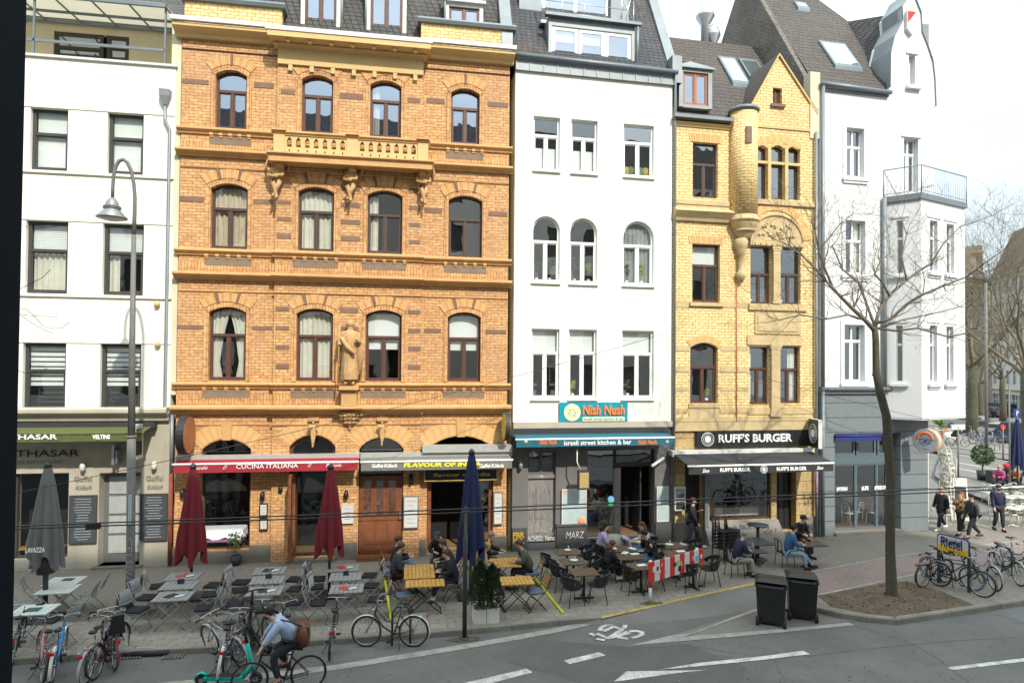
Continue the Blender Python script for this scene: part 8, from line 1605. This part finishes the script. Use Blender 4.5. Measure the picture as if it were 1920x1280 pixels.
t=post('blue parking sign at the right edge of the background',1906,58,3.6,.05); MB().box(-.32,.32,-.04,.04,3.0,3.64).build('plate','awning_blue',t); text('lettering','P',t,(0,-.05,3.32),.5,'offwhite')
t=post('small red and white no-entry post among the parked cars',1880,58,2.4,.05); MB().tube([(0,-.03,2.3),(0,.03,2.3)],.2,14,smooth=False).build('disc','reflect_red',t)
mat('car_silver',(.28,.29,.29),.3,.05,3,metal=.4); mat('car_dark',(.05,.055,.06),.25,.05,3); mat('car_black',(.015,.016,.02),.2,.05,3); mat('car_white',(.42,.41,.37),.3,.04,3); mat('car_blue',(.03,.06,.12),.25,.05,3); mat('car_brown',(.13,.10,.085),.3,.05,3); mat('car_glass',(.02,.025,.03),.05,0); mat('lamp_red',(.40,.02,.02),.3,0)
def car(label,p,rz,m,L_=4.3,W_=1.76,H_=1.48,van=False):
 t=thing('parked_car',label,'car',p,rz,'cars parked in the side street'); h=L_/2
 if van:pr=[(-h,.35),(-h,1.0),(-h+.05,H_-.05),(-h+.2,H_),(h-1.3,H_),(h-.7,1.05),(h-.08,.92),(h,.55),(h,.3)]
 else:pr=[(-h,.35),(-h,.85),(-h+.12,.95),(-h+.62,H_-.08),(-h+1.0,H_),(h-1.9,H_-.02),(h-1.15,.98),(h-.15,.82),(h,.6),(h,.3)]
 n=len(pr); mb=MB(); vs=[]
 for y,k_ in((-W_/2,.0),(-W_/2+.10,0),(W_/2-.10,0),(W_/2,0)):
  for x,z in pr:ins=.14 if abs(y)>W_/2-.05 and z>.96 else 0; yy=y; vs.append((x*(.985 if abs(y)>W_/2-.05 else 1),yy*(1-.16*max(0,(z-.9)/(H_-.9))),z-(.02 if abs(y)>W_/2-.05 else 0)))
 mb.add(vs,[(j*n+i,j*n+(i+1)%n,(j+1)*n+(i+1)%n,(j+1)*n+i)for j in range(3)for i in range(n)]+[tuple(range(n)),tuple(range(3*n,4*n))[::-1]],False); mb.build('body',m,t)
 gx0,gx1=(-h+.25,h-1.35)if van else(-h+.72,h-1.75)
 for s_ in(-1,1):
  yb=s_*(W_/2*(1-.16*.1)+.004); yt_=s_*(W_/2*(1-.16*.88)+.012); mb=MB(); mb.add([(gx0-.12,yb,1.0),(gx1+.45,yb,1.0),(gx1,yt_,H_-.13),(gx0+.1,yt_,H_-.13)],[(0,1,2,3)],False); mb.build('side_window','car_glass',t)
 mb=MB(); xa,za,xb,zb_=(h-.72,1.07,h-1.28,H_-.06)if van else(h-1.2,1.0,h-1.86,H_-.07); mb.add([(xa+.02,-.68,za),(xa+.02,.68,za),(xb+.02,.6,zb_),(xb+.02,-.6,zb_)],[(0,1,2,3)],False); mb.build('windscreen','car_glass',t)
 mb=MB(); xa,za,xb,zb_=(-h-.01,1.02,-h+.04,H_-.12)if van else(-h+.13,1.0,-h+.58,H_-.14); mb.add([(xa-.015,.66,za),(xa-.015,-.66,za),(xb-.015,-.58,zb_),(xb-.015,.58,zb_)],[(0,1,2,3)],False); mb.build('rear_window','car_glass',t)
 for s_ in(-1,1):
  MB().box(-h-.02,-h+.04,s_*.58,s_*.82,.70,.88).build('rear_light','lamp_red',t); MB().box(h-.1,h+.01,s_*.5,s_*.8,.60,.74).build('headlight','offwhite',t)
  for x in(-h+.8,h-.85):w_=MB().tube([(x,s_*(W_/2-.2),.32),(x,s_*(W_/2+.01),.32)],.32,18,smooth=False).build('wheel','rubber',t); MB().tube([(x,s_*(W_/2-.1),.32),(x,s_*(W_/2+.02),.32)],.19,12,smooth=False).build('rim','steel',w_)
 MB().box(-h-.03,-h,-.26,.26,.5,.61).build('number_plate','offwhite',t); MB().box(-h-.04,h+.03,-W_/2+.1,W_/2-.1,.28,.45).build('bumper','charcoal',t)
for px,d,rz,m,van,lb in((1815,86,118,'car_silver',0,'silver car partly hidden by the oriel, left of the plane tree trunk'),(1837,79,112,'car_brown',0,'grey brown car right behind the plane tree trunk'),(1867,76,108,'car_white',0,'beige white car facing away, right of the grey brown car'),(1868,112,100,'car_black',1,'black van parked farther down the side street'),(1845,110,104,'car_dark',0,'dark car in the far row behind the plane tree'),(1906,71,105,'car_blue',1,'dark blue van behind the navy parasol at the right edge'),(1817,108,110,'car_dark',0,'dark car far left between the oriel and the plane tree')):car(lb,Gd(px,d),R(rz),m,van=bool(van),H_=1.9 if van else 1.48)
G2='bicycles parked on the traffic island'
for px,py,rz,cl,lb in((1768,822,20,'bike_black','bicycle at the left end of the traffic island by the shrub'),(1825,829,-20,'bike_black','dark bicycle left in the row on the traffic island'),(1838,833,-30,'bike_blue','blue bicycle in the row on the traffic island'),(1852,834,-35,'bike_silver','silver white bicycle in the row on the traffic island'),(1868,833,-25,'bike_black','black bicycle at the right of the row on the traffic island'),(1822,822,60,'bike_silver','white bicycle leaning at the plane tree trunk')):p=G(px,py); bike('step',V(p.x,p.y,.05),R(rz),lb,cl,.05,group=G2)
for px,py,lb in((1782,834,'grey rounded bin on the traffic island left of the cyclist'),):p=G(px,py); tag(MB().lathe([(.42,0),(.45,.75),(.40,.95),(.2,1.05),(0,1.07)],n=16,sx=1.2).build('litter_bin','offwhite',None,V(p.x,p.y,.05)),lb,'bin')
p=G(1771,824); tag(MB().lathe([(.18,0),(.16,.5),(.08,.9),(0,.95)],n=10).build('traffic_cone','text_orange',None,V(p.x,p.y,.05)),'orange marker beside the grey bin on the island','marker')
for px,py in((1838,842),(1873,846)):
 p=G(px,py); tag(MB().tube([(-.4,0,0),(-.4,0,.8),(.4,.3,.8),(.4,.3,0)],.03,6).build('bicycle_stand','zinc_dark',None,V(p.x,p.y,.05)),'low steel hoop at the kerb of the island, %s of the two'%('left' if px<1850 else 'right'),'bicycle stand')
p=G(1766,800); t=thing('shrub','yellow green shrub at the left end of the traffic island','shrub',V(p.x,p.y,.05)); m2=MB(); r_=random.Random(6)
def leafball(mb,c,r,n,rr,s0=.05,s1=.12,sz=1.):
 for i in range(n):
  v=V(rr.gauss(0,1),rr.gauss(0,1),rr.gauss(0,1)).normalized()*r*rr.uniform(.45,1)**.5; v.z*=sz; q=c+v; s_=rr.uniform(s0,s1); a=V(rr.uniform(-1,1),rr.uniform(-1,1),rr.uniform(-1,1)).normalized()*s_; e=V(rr.uniform(-1,1),rr.uniform(-1,1),rr.uniform(-1,1)).normalized()*s_*.6; mb.add([q-a,q+e,q+a,q-e],[(0,1,2,3)],False)
leafball(m2,V(0,0,.8),1.0,500,r_,.08,.2,.7); m2.build('foliage','leaf_yellow',t); MB().tube([(0,0,0),(0,0,.6)],.05,5).build('stem','bark',t)
def bent_chair(label,group):
 t=thing('cafe_chair',label,'chair',(0,0,0),0,group); MB().lathe([(0,0),(.2,0),(.205,.02),(0,.025)],(0,0,.45),12).build('seat','slat_cream',t)
 MB().tube([(-.17,-.17,.02),(-.18,-.17,.46),(-.24,-.16,.75),(-.27,-.09,.88),(-.27,.09,.88),(-.24,.16,.75),(-.18,.17,.46),(-.17,.17,.02)],.017,6).tube([(-.22,-.16,.55),(-.26,.12,.84)],.011,5).tube([(-.22,.16,.55),(-.26,-.12,.84)],.011,5).build('backrest','slat_cream',t)
 for y in(-.16,.16):MB().tube([(.15,y,.45),(.19,y*1.1,0)],.016,6).build('leg','slat_cream',t)
 return t
col('slat_cream',(.62,.61,.52),.5); cc=bent_chair('','white cafe chairs'); KIDS[cc.name]=[(c,[])for c in cc.children]; used.add(cc.name); first=True
sp=G(1776,986); k=0
for tower,(px,hn)in enumerate(((1776,14),)):
 for i in range(hn):
  lb='white cafe chair, number %s from the ground in the stack by the corner house'%('one two three four five six seven eight nine ten eleven twelve thirteen fourteen'.split()[i])
  q=V(sp.x+.06*math.sin(i*1.4),sp.y+.05*math.cos(i),.19*i); rz=R(200+(i%2)*180+rnd.uniform(-15,15))
  if first:cc.location=q; cc.rotation_euler=(0,0,rz); cc['label']=lb; cc['group']='white cafe chairs stacked by the corner house'; first=False
  else:dup(cc,q,rz,lb,'white cafe chairs stacked by the corner house')
def ctable(label,p,group='white cafe tables'):
 t=thing('cafe_table',label,'table',p,R(20),group); MB().box(-.35,.35,-.35,.35,.71,.74).build('table_top','slat_cream',t); MB().tube([(0,0,.02),(0,0,.72)],.03,8).tube([(-.25,0,.02),(.25,0,.02)],.025,5).tube([(0,-.25,.02),(0,.25,.02)],.025,5).build('pedestal','slat_cream',t); return t
G3='white cafe chairs on the terrace at the right edge'; pos=['first','second','third','fourth']; j=0
for r_i,(py,pxs)in enumerate(((940,(1873,1898,1925)),(962,(1886,1912,1940)),(985,(1896,1925)))):
 for c_i,px in enumerate(pxs):
  p=G(px,py); rn=('back','middle','front')[r_i]; ctable('white cafe table, %s from the left in the %s terrace row'%(pos[c_i],rn),V(p.x,p.y,0))
  for s_ in(-1,1):q=p+V(s_*.62,rnd.uniform(-.1,.1),0); dup(cc,V(q.x,q.y,0),(0 if s_<0 else math.pi)+rnd.uniform(-.4,.4),'white cafe chair %s of the %s table in the %s terrace row'%('left' if s_<0 else 'right',pos[c_i],rn),G3)
p=G(1869,905); t=thing('planter','black planter box with a leafy shrub at the cafe terrace','planter',V(p.x,p.y,0)); MB().box(-.5,.5,-.22,.22,0,.7).build('box','charcoal',t); t=thing('shrub','round green shrub behind the black planter box at the terrace','shrub',V(p.x,p.y+.9,0)); m2=MB(); leafball(m2,V(0,0,1.45),.6,900,random.Random(9),.05,.11); m2.build('foliage','leaf',t); MB().tube([(0,0,0),(0,0,1.2)],.04,6).build('trunk','bark',t); MB().lathe([(.25,0),(.32,.55),(.28,.55),(0,.5)],n=12).build('pot','charcoal',t)
parasol('closed navy parasol on the cafe terrace at the right edge',(1908,935),(1908,788),(1908,880),.42,'parasol_blue',pole=.04)
p,q=G(1806,972),0; t=thing('menu_stand','white A-board with chalkboard panel leaning by the stacked chairs','sign',V(G(1796,972).x,G(1796,972).y,0),R(-25));
for s_ in(0,1):o=MB().box(-.33,.33,-.02,.02,0,1.75).build('panel','offwhite',t); o.rotation_euler=(R(-9 if s_==0 else 9),0,0); o.location=(0,-.28 if s_==0 else .28,0)
o=MB().box(-.27,.27,-.03,-.021,.35,1.40).build('chalkboard','chalk_black',t); o.rotation_euler=(R(-9),0,0); o.location=(0,-.28,0)
for i,px in enumerate((1577,1598,1622,1650)):p=Yp(px,950,23.6); dup(cc,V(p.x,23.15+.25*(i%2),.13),R(90*i+20),'pale chair inside the grey shop front, %s from the left'%pos[i],'pale chairs inside the grey shop')
# ================================================================ people
def S(px,py,z=.5):q=G(px,py,z); return V(q.x,q.y,0)
def W(px,py):q=G(px,py); return V(q.x,q.y,0)
tabarm=dict(elbL=(.16,.24,.80),wriL=(.40,.12,.79),elbR=(.16,-.24,.80),wriR=(.40,-.14,.79))
person('bearded man with glasses in dark jacket at the left of the pine table',S(740,1078),R(8),joints('sit',lean=.10,nod=.3,arms=dict(elbL=(.10,.24,.72),wriL=(.34,.12,.70),elbR=(.10,-.22,.72),wriR=(.36,-.05,.66))),'charcoal_cloth','maroon','black_shoe','hair_brown',beard=True)
person('person with brown hair and blue jeans behind the bearded man',S(742,1062),R(5),joints('sit',lean=.02,legs=dict(kneL=(.48,.1,.56),kneR=(.5,-.1,.60))),'black_cloth','blue_jeans','black_shoe','hair_brown')
person('man in cap shading his face at the far end of the pine table',S(826,1046),R(-110),joints('sit',lean=.24,nod=.5,arms=dict(elbL=(.34,.22,.80),wriL=(.36,.14,1.14),elbR=(.30,-.26,.80),wriR=(.42,-.05,.80))),'black_cloth','dark_jeans','black_shoe','hair_dark',cap='charcoal_cloth')
person('young man in dark shirt, the farther one on the right of the pine table',S(848,1068),R(182),joints('sit',lean=.20,nod=.3,arms=tabarm),'charcoal_cloth','dark_jeans','white_shoe','hair_brown')
person('man in black jacket with white shoes, nearest on the right of the pine table',S(852,1090),R(178),joints('sit',lean=.16,nod=.2,arms=dict(elbL=(.14,.24,.78),wriL=(.40,.10,.80),elbR=(.12,-.24,.78),wriR=(.38,-.10,.80)),legs=dict(ankL=(.58,.1,.12),ankR=(.55,-.08,.10))),'black_cloth','dark_jeans','white_shoe','hair_brown')
person('grey-haired man in black behind the blue parasol',S(905,1052),R(-8),joints('sit',lean=.18,nod=.2,arms=dict(elbL=(.28,.2,.86),wriL=(.56,.08,.82),elbR=(.2,-.24,.8),wriR=(.5,-.15,.8))),'black_cloth','dark_jeans','black_shoe','hair_grey',skin='skin')
person('person in khaki jacket reading a menu behind the cypresses',S(897,1077),R(10),joints('sit',lean=.14,nod=.6,arms=tabarm),'khaki_cloth','dark_jeans','black_shoe','hair_blond')
person('woman with tied brown hair in olive jacket with her hand at her mouth',S(992,1070),R(172),joints('sit',lean=.20,nod=.3,arms=dict(elbL=(.18,.24,.80),wriL=(.42,.12,.80),elbR=(.22,-.16,.82),wriR=(.30,-.06,1.16))),'olive_cloth','dark_jeans','black_shoe','hair_brown',hlen=0)
person('woman with long black hair in lilac top at the dark slatted tables',S(1125,1032),R(-5),joints('sit',lean=.10,nod=.2),'lilac_cloth','dark_jeans','black_shoe','hair_dark',hlen=.22,skin='skin_pale')
person('child with brown hair in a black jacket and white sneakers',S(1140,1058),R(10),joints('sit',lean=.10,nod=.2,h=1.5,legs=dict(ankL=(.40,.12,.14),ankR=(.36,-.05,.14))),'black_cloth','dark_jeans','white_shoe','hair_brown',hlen=.10)
person('woman in white blouse reading at the dark slatted tables',S(1212,1030),R(175),joints('sit',lean=.06,nod=.5),'cream_cloth','blue_jeans','black_shoe','hair_brown',hlen=.16,skin='skin_pale')
person('man in black cap and jacket with hand on his chin beside the woman in white',S(1226,1048),R(178),joints('sit',lean=.22,nod=.2,arms=dict(elbL=(.16,.24,.80),wriL=(.40,.12,.80),elbR=(.30,-.2,.82),wriR=(.34,-.06,1.12))),'black_cloth','blue_jeans','black_shoe','hair_dark',cap='black_cloth')
col('khaki_grey',(.27,.26,.21),.9,.2,8); p=tp(1150,1009,.9); t=thing('stroller','beige covered stroller with a lilac scarf standing behind the women','stroller',V(p.x,p.y+.1,0)); mb=MB(); mb.lathe([(0,-.30),(.25,-.28),(.36,-.10),(.34,.12),(.20,.27),(0,.31)],(0,0,.72),18,sx=1.35,sy=.8,wob=.04); mb.build('cover','khaki_grey',t); MB().tube([(.25,-.2,.98),(.42,-.25,.90),(.52,-.22,.62),(.5,-.2,.45)],[.10,.12,.10,.07],8,flat=.6).build('scarf','lilac_cloth',t)
for x in(-.3,.3):MB().tube([(x,-.22,.3),(x*1.1,-.24,.12)],.015,5).build('leg','black_metal',t); MB().tube([(x*1.1,-.25,.12),(x*1.1,-.20,.12)],.11,14,smooth=False).build('wheel','rubber',t)
person('grey-haired man in navy jacket and beige trousers eating at the dark table',S(1380,1050),R(0),joints('sit',lean=.18,nod=.4),'navy_cloth','beige_trousers','black_shoe','hair_grey',fat=1.12)
person('man in blue denim jacket with outstretched legs, seen from behind',S(1478,1036),R(-12),joints('sit',lean=.12,arms=tabarm,legs=dict(ankL=(.78,.12,.10),kneL=(.46,.12,.52),kneR=(.45,-.1,.5),ankR=(.50,-.10,.10))),'denim_jacket','pale_jeans','black_shoe','hair_dark')
person('man with black cap facing the street at the beer table',S(1497,1012),R(-80),joints('sit',lean=.14,nod=.2,arms=tabarm),'black_cloth','dark_jeans','black_shoe','hair_dark',cap='black_cloth',skin='skin_pale')
person('man in black jacket walking past the burger shop door with white shoes',W(1297,1027),R(-25),joints('walk',lean=.03,arms=dict(wriL=(.26,.10,1.30),elbL=(.06,.25,1.14))),'black_cloth','charcoal_cloth','white_shoe','hair_brown')
person('blond woman in long black coat walking in white sneakers',W(1766,994),R(190),joints('walk',lean=.03,h=1.68),'black_cloth','dark_jeans','white_shoe','hair_blond',hlen=.14,coat=.28,skin='skin_pale')
person('red-haired woman in checked jacket and wide black trousers',W(1803,1002),R(195),joints('walk',lean=.04,h=1.66,arms=dict(elbR=(.10,-.24,1.16),wriR=(.26,-.10,1.36))),'plaid','black_cloth','black_shoe','hair_red',hlen=.25,skin='skin_pale',wide=1.3)
person('person in dark hoodie with hair bun and red shoes walking in front',W(1826,1010),R(172),joints('walk',lean=.08,h=1.66),'charcoal_cloth','dark_jeans','maroon','hair_dark')
person('man in navy jacket over white shirt walking beside the cafe terrace',W(1872,994),R(-110),joints('walk',lean=.0,h=1.78,legs=dict(kneL=(.12,.09,.53),ankL=(.16,.09,.09),kneR=(.02,-.09,.5),ankR=(-.14,-.10,.10))),'navy_cloth','dark_jeans','black_shoe','hair_brown',beard=True)
p=S(1916,905,.5);
for px,py,tc_,hc_,lb in((1893,897,'charcoal_cloth','hair_brown','guest in grey leaning forward at the far cafe terrace'),(1876,903,'magenta_cloth','hair_blond','guest in magenta at the far cafe terrace'),(1904,904,'rust_cloth','hair_brown','guest in rust brown at the far cafe terrace'),(1926,890,'navy_cloth','hair_dark','guest cut by the right edge at the far cafe terrace')):
 person(lb,S(px,py),R(200),joints('sit',lean=.1),tc_,'dark_jeans','black_shoe',hc_,fine=False)
p,rz=between((578,1293),(492,1305)); bc=bike('race',p,rz,'dark racing bicycle being ridden in the foreground','bike_black',0.,group=None,guard=False,rack=False,tyre='rubber')
ride=joints('sit',lean=.0);
RJ=dict(pel=(-.27,0,1.02),spi=(-.16,0,1.20),che=(.02,0,1.38),nec=(.13,0,1.46),hipL=(-.24,.09,.99),hipR=(-.24,-.09,.99),kneL=(.14,.10,.78),ankL=(.02,.11,.30),kneR=(.10,-.10,.88),ankR=(-.14,-.11,.54),shoL=(.03,.19,1.41),shoR=(.03,-.19,1.41),elbL=(.20,.24,1.20),wriL=(.32,.25,1.05),elbR=(.20,-.24,1.20),wriR=(.32,-.25,1.05),jaw=(.22,0,1.52),cra=(.24,0,1.61),top=(.23,0,1.67))
for k_,v in RJ.items():ride[k_]=V(*v)
cy=person('cyclist in blue grey sweater and dark trousers riding left',p,rz,ride,'blue_shirt','dark_jeans','brown_shoe','hair_dark',beard=True)
q=Matrix.Rotation(rz,4,'Z')@V(-.42,.06,1.16); t=thing('shoulder_bag','brown leather shoulder bag on the back of the cyclist','bag',p+q,rz); col('leather',(.12,.04,.022),.5,.3,9); MB().lathe([(0,-.24),(.18,-.22),(.24,-.05),(.2,.15),(0,.22)],n=12,sx=.6).build('bag_body','leather',t); MB().box(-.11,.11,-.17,.17,.05,.17).build('flap','leather',t); MB().tube([(.0,.1,.15),(.22,.16,.30),(.42,.05,.32),(.50,-.12,.22)],.018,5).build('strap','black_plastic',t)
p=G(1795,838); p=V(p.x,p.y,.05); bike('step',p,R(-25),'light bicycle ridden along the far side of the side street','bike_silver',0.,group=G2); q=joints('sit')
for k_,v in RJ.items():q[k_]=V(*v)
q={k_:(v+V(-.02,0,-.02)if k_!='hd' else v)for k_,v in q.items()}
person('cyclist in dark clothes on the far side of the side street',p,R(-25),q,'black_cloth','black_cloth','black_shoe','hair_dark',fine=False,fat=1.15)
# ================================================================ one mesh per separate piece
def split_pieces(o,tol=.03):
 me=o.data; n=len(me.vertices); par=list(range(n))
 def fd(a):
  while par[a]!=a:par[a]=par[par[a]]; a=par[a]
  return a
 for e in me.edges:
  a,c=fd(e.vertices[0]),fd(e.vertices[1])
  if a!=c:par[a]=c
 isl={}
 for i in range(n):isl.setdefault(fd(i),[]).append(i)
 if len(isl)<2:return
 ks=list(isl); bx=[]
 for k in ks:cs=[me.vertices[i].co for i in isl[k]]; bx.append([min(c[a]for c in cs)for a in range(3)]+[max(c[a]for c in cs)for a in range(3)])
 gr=list(range(len(ks)))
 def gf(a):
  while gr[a]!=a:a=gr[a]
  return a
 for i in range(len(ks)):
  for j in range(i):
   if all(max(bx[i][a],bx[j][a])-min(bx[i][a+3],bx[j][a+3])<=tol for a in range(3)):gr[gf(i)]=gf(j)
 cl={}
 for i,k in enumerate(ks):cl.setdefault(gf(i),set()).update(isl[k])
 if len(cl)<2:return
 nm=o.name.split('.')[0]; polys=[(tuple(p.vertices),p.material_index,p.use_smooth)for p in me.polygons]; first=True; cos=[tuple(v.co)for v in me.vertices]; ml=list(me.materials)
 for vs in cl.values():
  idx={v:i for i,v in enumerate(sorted(vs))}; sel=[p for p in polys if p[0][0]in vs]; m2=bpy.data.meshes.new(nm); m2.from_pydata([cos[v]for v in sorted(vs)],[],[[idx[v]for v in p[0]]for p in sel])
  for mm in ml:m2.materials.append(mm)
  m2.polygons.foreach_set('material_index',[p[1]for p in sel]); m2.polygons.foreach_set('use_smooth',[p[2]for p in sel]); m2.update()
  if first:o.data=m2; first=False
  else:q=bpy.data.objects.new(nm,m2); C.objects.link(q); q.parent=o.parent; q.matrix_local=o.matrix_local
SPLIT=set('stone_band soldier_course brown_band plinth skylight window_trim balcony_pier balcony_bracket eave_block string_course cable_anchor relief_panel window_arch stone_mullion attic_wall cornice gutter terrace_rail eaves awning_arm side_wall stair_tower chimney emblem grip floor brown_band door_frame sill balustrade roof drawing_glasses fascia terrace_floor'.split())
for o in[o for o in C.objects if o.type=='MESH' and o.parent and o.name.split('.')[0]in SPLIT and len(o.data.vertices)<9000]:split_pieces(o)
for o in[o for o in C.objects if o.type=='MESH' and o.name.split('.')[0]=='window' and o.parent and o.parent.name.startswith('apartment')]:split_pieces(o)
